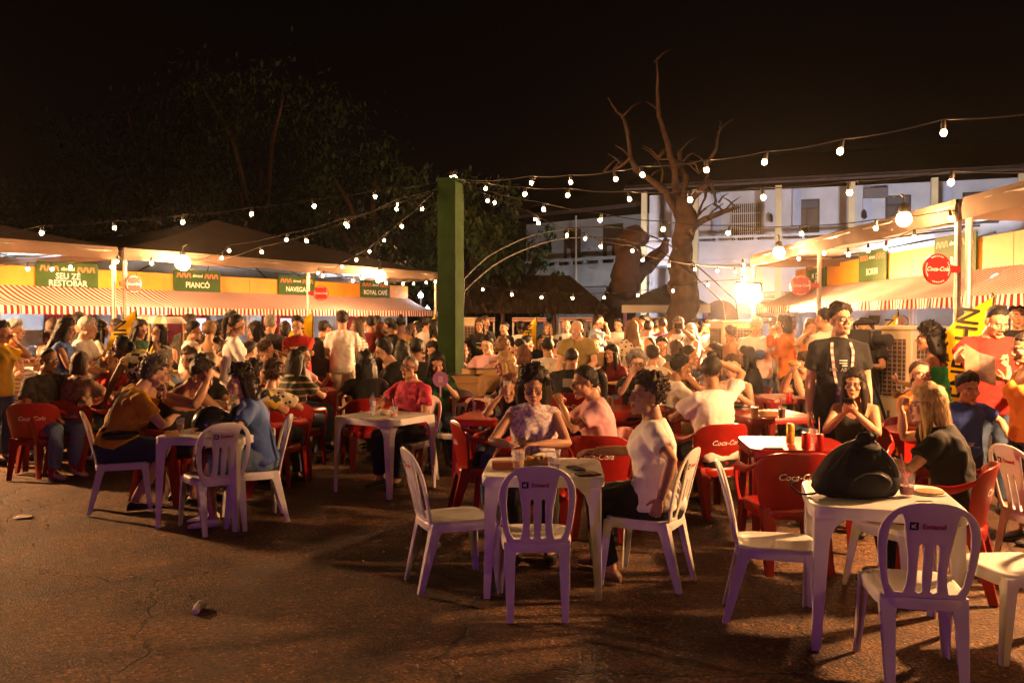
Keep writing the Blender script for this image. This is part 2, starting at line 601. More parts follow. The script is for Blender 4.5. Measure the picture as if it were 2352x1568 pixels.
def rounded_board(w, h, th, r, c):
    """upright board in the xz plane with rounded upper corners"""
    pts = [(-w / 2, -h / 2), (w / 2, -h / 2)]
    for k in range(6):
        a = math.pi / 2 * k / 5
        pts.append((w / 2 - r + r * math.cos(a), h / 2 - r + r * math.sin(a)))
    for k in range(6):
        a = math.pi / 2 + math.pi / 2 * k / 5
        pts.append((-w / 2 + r + r * math.cos(a), h / 2 - r + r * math.sin(a)))
    n = len(pts)
    mb = MB()
    vs = [(c[0] + x, c[1] - th / 2, c[2] + z) for x, z in pts] + [(c[0] + x, c[1] + th / 2, c[2] + z) for x, z in pts]
    fs = [tuple(range(n)), tuple(range(2 * n - 1, n - 1, -1))] + [((i + 1) % n, i, i + n, (i + 1) % n + n) for i in range(n)]
    return mb.add(vs, fs)


LU = Vector((0.529, 0.848, 0)); LN = Vector((0.848, -0.529, 0)); LO = Vector((-7.83, 15.0, 0))
LANG = math.atan2(0.848, 0.529)
for k, (w, lab) in enumerate((
        (None, 'yellow food stall without a sign at the left end of the row'),
        ('SEU ZÉ\nRESTOBAR', 'food stall with green SEU ZÉ RESTOBAR sign and striped awning'),
        ('PIANCÓ', 'food stall with green PIANCÓ sign and striped awning'),
        ('NAVEGAS', 'food stall with green NAVEGAS sign and striped awning'),
        ('ROYAL CAFÉ', 'food stall with green ROYAL CAFÉ sign and striped awning'))):
    p = LO + LU * (2.7 * (k - 1))
    stall(tuple(p), LANG, 2.57, 2.24, 1.89, 1.74, w, lab)
for w, y, lab in ((' RIA', 11.86, 'food stall with green sign ending in RIA behind the steel post'),
                  ('BORIM', 14.56, 'food stall with BORIM sign catching lamp glare'),
                  ('M  DA\n  KS', 17.26, 'food stall at far end with green sign reading DA'),
                  (None, 9.16, 'yellow food stall at the right edge beside the flag')):
    stall((6.2, y, 0), -math.pi / 2, 2.75, 2.33, 1.93, 1.79, w, lab)


# ================================================================== tents
def tent(origin, ang, w, dpt, ze, zp, band, label, posts, rise=0.0):
    """pyramid tent: local x along its front edge, local +y runs back from it"""
    t = empty('market_tent', origin, ang)
    tag(t, label, 'tent', 'pyramid tents over the stalls')
    mb = MB(); n = 10
    pk = Vector((w / 2, dpt / 2, zp))
    cs = [Vector((0, 0, ze)), Vector((w, 0, ze)), Vector((w, dpt, ze)), Vector((0, dpt, ze))]
    for q in range(4):
        a, b2 = cs[q], cs[(q + 1) % 4]
        rows = []
        for j in range(n + 1):
            f = j / n
            for i in range(n + 1):
                s = i / n
                p = a.lerp(b2, s).lerp(pk, f)
                p.z -= 0.16 * math.sin(math.pi * s) * (1 - f) * f * 1.6 + 0.05 * math.sin(math.pi * f) + (0.02 * math.sin(s * 19 + q) * (1 - f)) * math.sin(math.pi * s)
                rows.append(p)
        mb.add(rows, [(j * (n + 1) + i, j * (n + 1) + i + 1, (j + 1) * (n + 1) + i + 1, (j + 1) * (n + 1) + i) for j in range(n) for i in range(n)])
    cp = obj('canopy', mb, canvas, t, smooth=180)
    lin = MB(); lin.v = [tuple(Vector(q_) + Vector((0, 0, -.03))) for q_ in mb.v]; lin.f = [tuple(reversed(f_)) for f_ in mb.f]; lin.m = list(mb.m)
    obj('lining', lin, lining_white, cp, smooth=180)
    m2 = MB(); nn = 44
    for q in range(4):
        a, b2 = cs[q], cs[(q + 1) % 4]
        d = (b2 - a).normalized(); o = Vector((d.y, -d.x, 0))
        vs = []
        for i in range(nn + 1):
            s = i / nn; p = a.lerp(b2, s)
            k = 0.012 * math.sin(s * 31 + q * 2) + 0.008 * math.sin(s * 77)
            vs.append(p + o * 0.012)
            vs.append(p + o * (0.03 + k) + Vector((0, 0, -band * .5 + 0.004 * math.sin(s * 50))))
            vs.append(p + o * (0.018 - k) + Vector((0, 0, -band + 0.012 * math.sin(s * 23 + q))))
        m2.add(vs, [f for i in range(nn) for f in ((3 * i, 3 * i + 1, 3 * i + 4, 3 * i + 3), (3 * i + 1, 3 * i + 2, 3 * i + 5, 3 * i + 4))])
    obj('valance', m2, valance_canvas, cp, smooth=180)
    for x, y in posts:
        for dx in ((0.04 if x == 0 else -0.04 if x == w else 0),):
            obj('post', MB().tube([(x + dx, y + 0.03, 0), (x + dx, y + 0.03, ze - 0.03)], 0.034, 8), steel, t)
    for q in range(4):
        a, b2 = cs[q], cs[(q + 1) % 4]
        dn = Vector((0, 0, -0.06))
        obj('edge_rail', MB().tube([a + dn, b2 + dn], 0.025, 6), steel, t)
        mid = cs[q] + dn
        obj('rafter', MB().tube([mid, pk + Vector((0, 0, -0.12))], 0.022, 6), dark_steel, t)
        for s in (0.25, 0.5, 0.75):
            p = a.lerp(b2, s) + dn
            obj('rafter', MB().tube([p, p.lerp(pk, 0.75) + Vector((0, 0, -0.16))], 0.016, 6), dark_steel, t)
    return t


TO = Vector((-6.35, 13.97, 0))
tent(tuple(TO), LANG, 8.5, 6.0, 2.84, 3.9, 0.2, 'beige pyramid tent over the PIANCÓ and NAVEGAS stalls', [(0, 0), (4.15, 0), (8.5, 0), (0, 6), (8.5, 6)])
tent(tuple(TO - LU * 8.62), LANG, 8.5, 6.0, 2.84, 3.9, 0.2, 'beige pyramid tent over the SEU ZÉ RESTOBAR stall', [(0, 0), (4.25, 0), (8.5, 0), (0, 6), (8.5, 6)])
tent((4.5, 16.05, 0), -math.pi / 2, 7.4, 6.0, 2.88, 3.3, 0.22, 'beige tent over the BORIM stall with round signs on its posts', [(0, 0), (3.45, 0), (7.4, 0), (0, 6), (7.4, 6)])
tent((4.5, 8.52, 0), -math.pi / 2, 7.4, 6.0, 2.88, 3.45, 0.22, 'beige tent cut by the right edge of the photo', [(0, 0), (3.7, 0), (7.4, 0), (0, 6), (7.4, 6)])


# lamps on the tent edges: a bracket, a cap and a glowing globe
def tent_lamp(p, label, r=0.095, mat=None):
    t = empty('tent_lamp', tuple(p))
    tag(t, label, 'lamp', 'bright lamps on the tent edges')
    obj('globe', MB().sphere((0, 0, 0), (r, r, r * 1.05), 14, 10), mat or lamp_glow, t, smooth=180)
    obj('cap', MB().lathe([(0.05, r * 0.9), (0.055, r + 0.05), (0.03, r + 0.09)], 10), dark_steel, t)
    obj('bracket', MB().tube([(0, 0, r + 0.08), (0, 0, r + 0.16), (0.02, 0.12, r + 0.2)], 0.012, 6), dark_steel, t)
    return t


FL = LN * 0.38
tent_lamp(TO + LU * 0.85 + FL + Vector((0, 0, 2.63)), 'bright lamp on the tent edge above the PIANCÓ stall', 0.12)
tent_lamp(TO + LU * 5.91 + FL + Vector((0, 0, 2.63)), 'bright lamp on the tent edge above the ROYAL CAFÉ stall', 0.12)
tent_lamp(TO + LU * -4.2 + FL + Vector((0, 0, 2.63)), 'bright lamp on the tent edge past the left edge of the photo', 0.14, side_glow)
tent_lamp(Vector((4.12, 9.0, 2.72)), 'bright lamp on the tent edge above the RIA stall', 0.075)
tent_lamp(Vector((4.12, 13.2, 2.70)), 'bright lamp on the tent edge above the far end stall', 0.085)
tent_lamp(Vector((4.28, 5.55, 2.25)), 'bright lamp on the tent edge past the right edge of the photo', 0.10, side_glow)
tent_lamp(Vector((4.24, 1.30, 2.70)), 'small warm fill lamp added on the tent edge beside the photographer', 0.045)  # unseen globe added as weak warm fill on camera-facing sides

# the work light on the far corner post
wl = empty('work_light', (4.45, 16.0, 2.18))
tag(wl, 'glaring work light on the far corner post of the tent', 'lamp')
obj('glass', MB().box((0, -0.075, 0), (0.42, 0.012, 0.30)), flood_glow, wl, smooth=0)
obj('housing', MB().box((0, 0, 0), (0.46, 0.12, 0.34)), dark_steel, wl, bevel=0.01)
obj('bracket', MB().tube([(-0.25, 0, 0), (-0.25, 0.02, 0.2), (0.25, 0.02, 0.2), (0.25, 0, 0)], 0.012, 6), dark_steel, wl)
wl.rotation_euler = (R(14), 0, R(-34))

# cool LED lamp by the far tent that washes the white building
cl = empty('led_lamp', (9.5, 20.5, 2.9), R(-160))
tag(cl, 'cool white LED lamp behind the tent aimed at the building', 'lamp')
obj('glass', MB().box((0, -0.05, 0), (0.5, 0.01, 0.35)), cool_glow, cl, smooth=0)
obj('housing', MB().box((0, 0, 0), (0.54, 0.08, 0.4)), dark_steel, cl, bevel=0.01)
obj('stand', MB().tube([(0, 0.02, -2.9), (0, 0.02, -0.2)], 0.025, 8), dark_steel, cl)
cl.rotation_euler = (R(-12), 0, R(166))

cl2 = empty('led_lamp', (3.2, 27.5, 2.6))  # unseen lamp added to lift the dark left wing
tag(cl2, 'added cool white LED fill lamp aimed at the left wing', 'lamp')
obj('glass', MB().box((0, -0.05, 0), (0.3, 0.01, 0.2)), cool_glow, cl2, smooth=0)
obj('housing', MB().box((0, 0, 0), (0.34, 0.08, 0.24)), dark_steel, cl2, bevel=0.01)
obj('stand', MB().tube([(0, 0.02, -2.6), (0, 0.02, -0.1)], 0.025, 8), dark_steel, cl2)
cl2.rotation_euler = (R(-14), 0, R(184))

# purple stage lamp that stands behind and left of the photographer
pl = empty('stage_lamp', (-3.4, -1.2, 0.95))
tag(pl, 'purple stage lamp on a stand behind the photographer', 'lamp')
obj('lens', MB().lathe([(0.0, 0.0), (0.085, 0.0), (0.09, 0.01), (0.0, 0.012)], 18), purple_glow, pl)
obj('can', MB().lathe([(0.10, 0.03), (0.105, -0.02), (0.105, -0.2), (0.06, -0.26), (0.0, -0.26)], 18, cap=False), black_rubber, pl)
d = (Vector((0.2, 5.4, 0.35)) - Vector(pl.location)).normalized()
pl.rotation_euler = d.to_track_quat('Z', 'Y').to_euler()
obj('stand', MB().tube([(0, 0, -0.15), pl.rotation_euler.to_matrix().inverted() @ Vector((0, 0, -0.9))], 0.02, 8), black_rubber, pl)


# ================================================================== round signs on the posts
def round_sign(p, ang, label, side=-1):
    t = empty('round_sign', tuple(p), ang)
    tag(t, label, 'sign', 'round red signs on the tent posts')
    r = 0.155
    mb = MB().lathe([(0, -0.012), (r, -0.012), (r, 0.012), (0, 0.012)], 36)
    mb.v = [(x, z, y) for x, y, z in mb.v]
    mb.f = [tuple(reversed(f)) for f in mb.f]
    d = obj('disc', mb, M('sign_red', (0.36, 0.012, 0.014), 0.4, var=0.1), t, smooth=30)
    obj('arm', MB().box((-side * (r + 0.04), 0, 0), (0.12, 0.02, 0.07)), M('sign_red', (0.36, 0.012, 0.014)), t, bevel=0.005)
    text('Coca-Cola', 0.058, logo_white, d, frame((0, -0.0135, 0.0), (1, 0, 0), (0, 0, 1)), bold=0.02, shear=0.35)
    ring = MB()
    for k in range(40):
        if k % 10 in (4, 5, 6):
            continue
        a0, a1 = 2 * math.pi * k / 40, 2 * math.pi * (k + .55) / 40
        ring.add([(rr * math.cos(a), -0.0135, rr * math.sin(a)) for a in (a0, a1) for rr in (r * .80, r * .88)], [(0, 1, 3, 2)])
    obj('rim_print', ring, logo_white, d, smooth=0)
    return t


round_sign((4.5 - 0.24, 8.57, 2.17), R(10), 'round red sign on the double post beside the RIA stall')
round_sign((4.5 - 0.24, 12.6, 2.17), R(-8), 'round red sign on the thin post before the far end stall')
pp = TO + LU * 4.15 + LN * 0.0
round_sign((pp.x + 0.24, pp.y, 2.21), R(15), 'round red sign on the tent post beside the NAVEGAS stall', 1)
round_sign((TO.x + 0.12, TO.y + 0.10, 2.25), R(58), 'round red sign seen nearly edge-on beside the SEU ZÉ RESTOBAR stall', 1)

# ================================================================== green pillar
pil = empty('green_pillar', (-0.93, 13.0, 0), R(-24))
tag(pil, 'square green painted pillar carrying the festoon lights', 'pillar')
obj('shaft', MB().box((0, 0, 1.87), (0.30, 0.30, 3.74)), pillar_green, pil, bevel=0.012)
obj('capital', MB().box((0, 0, 3.77), (0.33, 0.33, 0.06)), pillar_green, pil, bevel=0.008)
obj('base', MB().box((0, 0, 0.15), (0.40, 0.40, 0.30)), M('concrete', (0.28, 0.25, 0.22), 0.85, var=0.2, bump=0.2), pil, bevel=0.015)
obj('conduit', MB().tube([(-0.165, -0.06, 0.3), (-0.165, -0.06, 3.7)], 0.012, 6), steel, pil)


# ================================================================== festoon lights
BULB = MB().sphere((0, 0, -0.048), (0.024, 0.024, 0.027), 8, 6).mesh('bulb', bulb_glow, 180)
SOCK = MB().lathe([(0.012, 0.045), (0.018, 0.03), (0.019, -0.015), (0.014, -0.028)], 8).mesh('socket', socket_black, 50)


def festoon(label, a, b2, bulbs, r=0.006, sc_b=1.0):
    ends = [pt(*a), pt(*b2)]
    pts = []
    for px, py in bulbs:
        f = (px - a[0]) / (b2[0] - a[0]) if abs(b2[0] - a[0]) > 3 else (py - a[1]) / (b2[1] - a[1])
        dd = 1.0 / ((1 - f) / a[2] + f / b2[2])
        pts.append(pt(px, py, dd) + Vector((0, 0, 0.055)))
    t = empty('festoon_light', tuple(ends[0]))
    tag(t, label, 'string lights', 'festoon lights above the courtyard')
    o = ends[0]
    path = [ends[0]] + [p + Vector((0, 0, 0.045)) for p in pts] + [ends[1]]
    fine = []
    for i in range(len(path) - 1):
        L_ = (path[i + 1] - path[i]).length
        for k in range(4):
            f = k / 4
            p = path[i].lerp(path[i + 1], f)
            p.z -= 0.022 * L_ * math.sin(math.pi * f)
            fine.append(p - o)
    fine.append(path[-1] - o)
    obj('cable', MB().tube(fine, r, 5), cable_black, t, smooth=180)
    for p in pts:
        bo = link('bulb', BULB, t, p - o)
        k = sc_b * random.uniform(0.92, 1.1)
        bo.scale = (k, k, k)
        bo.rotation_euler = (random.uniform(-.25, .25), random.uniform(-.25, .25), 0)
        link('socket', SOCK, bo)
    return t


festoon('festoon string rising from the pillar to the upper right corner', (1050, 410, 13), (2440, 250, 5.2), [(1221, 422), (1310, 421), (1412, 414), (1473, 404), (1621, 392), (1759, 375), (1933, 350), (2167, 308)])
festoon('festoon string running level from the pillar across the dead tree', (1055, 416, 13), (2440, 392, 6.0), [(1115, 435), (1206, 447), (1304, 450), (1444, 460), (1584, 460), (1752, 455), (1950, 443), (2187, 421)])
festoon('festoon string falling from the pillar to the work light', (1055, 420, 13), (1718, 640, 16.2), [(1122, 462), (1137, 467), (1228, 505), (1237, 513), (1303, 541), (1344, 549), (1380, 567), (1453, 577), (1477, 598), (1537, 611), (1595, 620), (1648, 624), (1688, 626)])
festoon('festoon string sagging before the white building to the double post', (1055, 418, 13), (2215, 492, 8.6), [(1248, 482), (1380, 507), (1523, 527), (1675, 537), (1839, 539), (2012, 526), (2182, 505)])
festoon('low festoon string in front of the thatched hut', (1040, 655, 18), (1706, 640, 16.4), [(1110, 666), (1176, 677), (1245, 684), (1316, 685), (1387, 684), (1464, 679), (1545, 669), (1625, 656)])
festoon('festoon string falling steeply from the pillar to the left tent', (1012, 425, 13), (765, 622, 17.3), [(968, 482), (922, 521), (882, 553), (850, 579), (817, 598), (785, 614)])
festoon('high festoon string running from the pillar to the upper left', (1010, 418, 13), (-70, 546, 10.5), [(860, 453), (720, 474), (578, 493), (420, 511), (262, 525), (97, 536)])
festoon('festoon string from the pillar over the middle of the left tent', (1012, 430, 13), (500, 598, 14.6), [(913, 472), (800, 520), (703, 554), (600, 580)])
festoon('festoon string from the pillar to the lamp on the left tent', (1012, 434, 13), (425, 604, 14.2), [(910, 482), (794, 515), (659, 551), (526, 577), (510, 594)])
festoon('festoon string under the left tent edge before the SEU ZÉ sign', (-40, 612, 12.6), (284, 600, 13.8), [(63, 618), (117, 619), (162, 614), (255, 614), (270, 601)])
festoon('festoon string under the tent edge before the PIANCÓ sign', (290, 600, 13.9), (712, 632, 17.2), [(348, 605), (427, 605)])
festoon('festoon string under the tent edge before the ROYAL CAFÉ sign', (716, 622, 17.3), (1008, 642, 21.0), [(732, 628), (743, 634), (810, 645), (830, 640), (868, 647), (888, 650), (925, 652), (950, 652), (978, 650), (1000, 647)])
festoon('festoon string looping under the right tent before BORIM sign', (1725, 606, 16.0), (2218, 500, 8.6), [(1835, 595), (1893, 582), (1948, 586), (1994, 577), (2035, 571), (2100, 547)])
festoon('short festoon string hanging down the corner post by work light', (1707, 596, 15.9), (1706, 655, 15.9), [(1706, 608), (1706, 619), (1707, 630), (1706, 641)], sc_b=1.2)
festoon('pair of bulbs on top of the green pillar', (1030, 398, 12.85), (1052, 397, 12.85), [(1037, 409), (1045, 407)], sc_b=1.2)

# arched rods spanning from the pillar to the far tent corner
for k, (pts_, lab) in enumerate((
        ([(1066, 640, 13.2), (1120, 590, 14), (1190, 553, 15), (1250, 534, 16), (1340, 523, 17), (1430, 524, 17.5), (1520, 553, 17.5), (1600, 610, 17), (1690, 690, 16.5)], 'upper dark arched rod spanning from the pillar to the work light'),
        ([(1066, 668, 13.2), (1130, 612, 14), (1200, 575, 15), (1280, 550, 16), (1360, 545, 17), (1440, 553, 17.5), (1520, 580, 17.5), (1590, 630, 17), (1660, 695, 16.5)], 'lower dark arched rod spanning from the pillar to the work light'))):
    P_ = [pt(*q) for q in pts_]
    fine = []
    for i in range(len(P_) - 1):
        p0, p1, p2, p3 = P_[max(i - 1, 0)], P_[i], P_[i + 1], P_[min(i + 2, len(P_) - 1)]
        for q in range(5):
            t_ = q / 5
            fine.append(0.5 * ((2 * p1) + (p2 - p0) * t_ + (2 * p0 - 5 * p1 + 4 * p2 - p3) * t_ ** 2 + (3 * p1 - p0 - 3 * p2 + p3) * t_ ** 3))
    fine.append(P_[-1])
    e_ = P_[-1]; fine.append(Vector((e_.x + 0.3, e_.y, 0.0)))
    s_ = P_[0]; fine = [Vector((s_.x - 0.12, s_.y, 0.0))] + fine
    o_ = obj('arched_rod', MB().tube(fine, 0.013, 6), cable_black, smooth=180)
    tag(o_, lab, 'rod', 'arched rods beside the pillar')


# ================================================================== the white building behind
wall_white = M('plaster_white', (0.52, 0.52, 0.55), 0.8, var=0.12, vs=1.6, bump=0.1, bs=12)
shadow_blue = M('plaster_shadow_blue', (0.42, 0.46, 0.58), 0.8, var=0.1, vs=1.5)
cream = M('plaster_cream', (0.55, 0.44, 0.24), 0.8, var=0.12, vs=2)
door_brown = M('door_brown', (0.07, 0.035, 0.018), 0.55, var=0.3, vs=12)
dark_void = M('dark_room', (0.015, 0.012, 0.010), 0.8)
grille_white = M('grille_white', (0.55, 0.52, 0.47), 0.5)
tile_dark = M('roof_tile', (0.05, 0.028, 0.02), 0.85, var=0.3, vs=5, bump=0.3, bs=14)
bd = empty('white_building', (5.0, 31.2, 0), math.atan2(-0.33, 0.944))
tag(bd, 'white two-storey building with gallery and cream columns behind the tree', 'building')
Wd = 16.0
obj('wall', MB().box((Wd / 2, 0.2, 3.1), (Wd, 0.3, 6.2)), wall_white, bd)
obj('side_wall', MB().box((0.15, 4.2, 3.1), (0.3, 8.0, 6.2)), wall_white, bd)
rf = obj('roof', MB().add([(-0.5, -2.0, 6.1), (Wd + .5, -2.0, 6.1), (Wd + .5, 4.5, 8.0), (-0.5, 4.5, 8.0), (-0.5, -2.0, 6.28), (Wd + .5, -2.0, 6.28), (Wd + .5, 4.5, 8.2), (-0.5, 4.5, 8.2)],
                         [(0, 1, 2, 3)[::-1], (4, 5, 6, 7), (0, 1, 5, 4), (1, 2, 6, 5), (2, 3, 7, 6), (3, 0, 4, 7)]), tile_dark, bd)
obj('gutter', MB().tube([(-0.5, -2.05, 6.16), (Wd + .5, -2.05, 6.16)], 0.06, 6), tile_dark, rf)
obj('gallery_floor', MB().box((Wd / 2, -0.75, 3.62), (Wd, 1.6, 0.16)), wall_white, bd)
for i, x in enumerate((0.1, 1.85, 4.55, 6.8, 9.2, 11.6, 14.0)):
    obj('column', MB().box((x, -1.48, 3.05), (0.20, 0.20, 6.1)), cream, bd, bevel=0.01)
    obj('wall_shadow_band', MB().box((x + 0.55, 0.0, 4.9), (0.28, 0.12, 2.5)), shadow_blue, bd)  # bluish band paints the grey shadow beside each column
cx_ = (0.2, 1.75, 1.95, 4.45, 4.65, 6.7, 6.9, 9.1, 9.3, 11.5, 11.7, 13.9, 14.1, 16.0)
for i in range(0, len(cx_), 2):
    x0, x1 = cx_[i], cx_[i + 1]
    p = obj('parapet', MB().box(((x0 + x1) / 2, -1.48, 4.02), (x1 - x0, 0.10, 0.62)), wall_white, bd)
    obj('parapet_cap', MB().box(((x0 + x1) / 2, -1.48, 4.46), (x1 - x0, 0.14, 0.08)), wall_white, p, bevel=0.01)
    m_ = MB(); n_ = max(2, int((x1 - x0) / 0.55))
    for q in range(n_ + 1):
        m_.box((x0 + (x1 - x0) * q / n_, -1.48, 4.375), (0.08, 0.08, 0.09))
    obj('baluster', m_, wall_white, p)
# shuttered window, doors
wn = obj('window', MB().box((3.4, 0.045, 5.1), (1.02, 0.03, 1.3)), dark_void, bd)
for q in range(15):
    obj('bar', MB().box((2.92 + q * 0.0686, -0.02, 5.1), (0.022, 0.022, 1.3)), grille_white, wn)
for z in (4.75, 5.05, 5.4):
    obj('bar', MB().box((3.4, -0.04, z), (1.0, 0.015, 0.03)), grille_white, wn)
for x in (5.45, 8.3, 10.6):
    d_ = obj('door', MB().box((x, 0.03, 4.75), (0.78, 0.06, 2.1)), door_brown, bd, bevel=0.01)
    for s in (-1, 1):
        obj('leaf', MB().box((x + s * 0.185, -0.015, 4.62), (0.31, 0.03, 1.7)), M('door_leaf', (0.10, 0.06, 0.035), 0.5, var=0.2), d_, bevel=0.01)
    obj('fanlight', MB().box((x, -0.015, 5.63), (0.66, 0.02, 0.22)), M('fanlight', (0.12, 0.12, 0.13), 0.2), d_)
obj('vent_box', MB().box((7.6, -0.1, 5.9), (0.75, 0.25, 0.32)), M('vent_box', (0.16, 0.13, 0.12), 0.6), bd)
for x in (4.25, 7.25, 1.2):
    s_ = obj('lantern', MB().lathe([(0.05, 0.0), (0.09, 0.05), (0.07, 0.22), (0.02, 0.3)], 8, (x, -0.16, 5.05)), dark_steel, bd)
    obj('bracket', MB().tube([(x, 0.05, 5.15), (x, -0.16, 5.05)], 0.02, 6), dark_steel, s_)
# ground floor: arch, louvred hatch
arch = MB(); pts_ = [(-0.62, 0), (0.62, 0)] + [(0.62 * math.cos(a), 1.75 + 0.62 * math.sin(a)) for a in np.linspace(0, math.pi, 14)]
arch.add([(2.55 + x, -0.0 , z) for x, z in pts_], [tuple(range(len(pts_)))])
arch.add([(2.55 + x, 0.05 - 0.09 , z) for x, z in pts_], [tuple(range(len(pts_)))])
obj('arched_doorway', arch, M('arch_brown', (0.13, 0.075, 0.045), 0.7, var=0.15), bd, smooth=0)
lv = obj('louvred_hatch', MB().box((4.6, 0.02, 2.1), (1.6, 0.04, 1.1)), M('hatch_brown', (0.22, 0.11, 0.06), 0.6), bd)
for q in range(6):
    obj('slat', MB().box((4.6, -0.03, 1.68 + q * 0.17), (1.56, 0.05, 0.10), rot=Matrix.Rotation(R(25), 3, 'X')), M('hatch_slat', (0.5, 0.33, 0.22), 0.6), lv)

# the dim left wing of the building
wg = empty('building_wing', (0.6, 38.0, 0), math.atan2(-4.2, 5.0))
tag(wg, 'dim left wing of the building with brown doors and parapet', 'building')
wl_ = 6.4
obj('wall', MB().box((wl_ / 2, 0.2, 2.95), (wl_, 0.3, 5.9)), M('plaster_grey', (0.40, 0.38, 0.35), 0.85, var=0.2, vs=1.2), wg)
obj('roof', MB().add([(-.6, -1.6, 5.95), (wl_ + .3, -1.6, 5.95), (wl_ + .3, 4, 7.4), (-.6, 4, 7.4), (-.6, -1.6, 6.1), (wl_ + .3, -1.6, 6.1), (wl_ + .3, 4, 7.6), (-.6, 4, 7.6)],
                    [(3, 2, 1, 0), (4, 5, 6, 7), (0, 1, 5, 4), (1, 2, 6, 5), (2, 3, 7, 6), (3, 0, 4, 7)]), tile_dark, wg)
pw_ = obj('parapet', MB().box((wl_ / 2, -1.0, 3.55), (wl_, 0.12, 0.75)), M('plaster_grey', (0.4, 0.38, 0.35)), wg)
obj('parapet_cap', MB().box((wl_ / 2, -1.0, 4.13), (wl_, 0.16, 0.12)), M('plaster_grey', (0.4, 0.38, 0.35)), pw_)
for q in range(9):
    obj('baluster', MB().box((0.3 + q * 0.73, -1.0, 4.0), (0.14, 0.1, 0.15)), M('plaster_grey', (0.4, 0.38, 0.35)), pw_)
obj('gallery_floor', MB().box((wl_ / 2, -0.45, 3.1), (wl_, 1.3, 0.15)), M('plaster_grey', (0.4, 0.38, 0.35)), wg)
for x, w_ in ((2.55, 0.85), (4.6, 0.95)):
    d_ = obj('door', MB().box((x, 0.03, 4.7), (w_, 0.06, 1.75)), door_brown, wg)
    obj('pane', MB().box((x - 0.15, -0.01, 4.45), (0.22, 0.02, 0.5)), M('dim_pane', (0.4, 0.36, 0.3), 0.3), d_)
obj('drainpipe', MB().tube([(3.55, -1.1, 3.0), (3.55, -1.1, 5.9)], 0.04, 6), cream, wg)
s_ = obj('lantern', MB().lathe([(0.05, 0.0), (0.1, 0.05), (0.08, 0.25), (0.02, 0.33)], 8, (1.5, -0.2, 4.9)), dark_steel, wg)

# ================================================================== dead tree, stump tree
bark = M('dead_bark', (0.075, 0.042, 0.027), 0.85, var=0.3, vs=5, bump=0.5, bs=16)
bark2 = M('stump_bark', (0.085, 0.04, 0.024), 0.9, var=0.3, vs=4, bump=0.5, bs=12)


def limb(mb, spec, d, thin=1.0):
    P_ = [pt(a, b2, d + (k * 0.0)) for k, (a, b2, r) in enumerate(spec)]
    for k, p in enumerate(P_):
        p.y += 0.35 * math.sin(k * 1.7 + len(spec))
    fine = []; rr = []
    for i in range(len(P_) - 1):
        for q in range(4):
            t_ = q / 4
            p = P_[i].lerp(P_[i + 1], t_)
            r_ = (spec[i][2] * (1 - t_) + spec[i + 1][2] * t_) * thin
            p += Vector((mnoise.noise(p * 3.1), mnoise.noise(p * 2.7 + Vector((5, 0, 0))), 0)) * r_ * 0.35
            fine.append(p); rr.append(r_ * (1 + 0.12 * mnoise.noise(p * 4)))
    fine.append(P_[-1]); rr.append(spec[-1][2] * thin)
    mb.tube(fine, rr, 12)
    mb.v = [tuple(Vector(p) + Vector((mnoise.noise(Vector(p) * 4.5), mnoise.noise(Vector(p) * 4.5 + Vector((9, 0, 0))), 0)) * 0.05 * min(1, thin) + Vector((mnoise.noise(Vector(p) * 13), mnoise.noise(Vector(p) * 13 + Vector((7, 3, 0))), 0)) * 0.022) for p in mb.v]
    return mb


tr = empty('dead_tree', tuple(Vector((pt(1568, 740, 21).x, 21, 0))))
tag(tr, 'tall leafless dead tree with thick trunk and bare upward limbs', 'tree')
o_ = Vector(tr.location)
def shift(mb):
    mb.v = [tuple(Vector(p) - o_) for p in mb.v]; return mb
tb_ = limb(MB(), [(1568, 885, 0.52), (1568, 800, 0.42), (1567, 700, 0.37), (1567, 620, 0.325), (1571, 555, 0.255), (1570, 505, 0.25), (1566, 470, 0.18), (1560, 440, 0.13)], 21)
obj('trunk', shift(tb_), bark, tr, smooth=180)
for sp_ in ([(1564, 470, .2), (1555, 440, .17), (1545, 400, .15), (1530, 330, .12), (1518, 260, .10), (1512, 200, .06), (1503, 142, .025)],
            [(1564, 500, .2), (1525, 445, .17), (1490, 410, .13), (1465, 385, .11), (1447, 360, .10), (1438, 310, .085), (1432, 265, .07), (1420, 250, .05), (1395, 230, .03)],
            [(1447, 365, .08), (1430, 380, .06), (1410, 388, .05), (1388, 392, .03)],
            [(1570, 500, .18), (1590, 455, .14), (1610, 432, .13), (1626, 422, .11), (1627, 380, .08), (1638, 347, .07), (1648, 305, .055), (1663, 272, .03)],
            [(1566, 470, .14), (1571, 410, .13), (1568, 372, .12), (1564, 345, .10)],
            [(1570, 375, .05), (1540, 372, .045), (1510, 366, .03)],
            [(1570, 375, .05), (1590, 382, .045), (1605, 398, .03)],
            [(1578, 540, .2), (1600, 515, .16), (1625, 500, .14), (1660, 488, .11), (1692, 478, .05)],
            [(1626, 425, .08), (1636, 445, .07), (1650, 465, .06), (1664, 485, .04)],
            [(1624, 430, .07), (1612, 460, .06), (1600, 500, .05)],
            [(1518, 437, .05), (1515, 400, .045), (1511, 360, .03)]):
    lb = obj('limb', shift(limb(MB(), sp_, 21, .55)), bark, tr, smooth=180)
    for q in range(3):            # broken twigs
        k_ = 1 + (q * 2 + len(sp_)) % (len(sp_) - 1)
        a_ = pt(sp_[k_][0], sp_[k_][1], 21) - o_; s_ = -1 if q % 2 else 1
        e_ = a_ + Vector((s_ * (.25 + .1 * q), .1 * q, .22 + .08 * q))
        obj('twig', MB().tube([a_, a_.lerp(e_, .5) + Vector((0, .04, .05)), e_], [.028, .02, .008], 5), bark, lb, smooth=180)

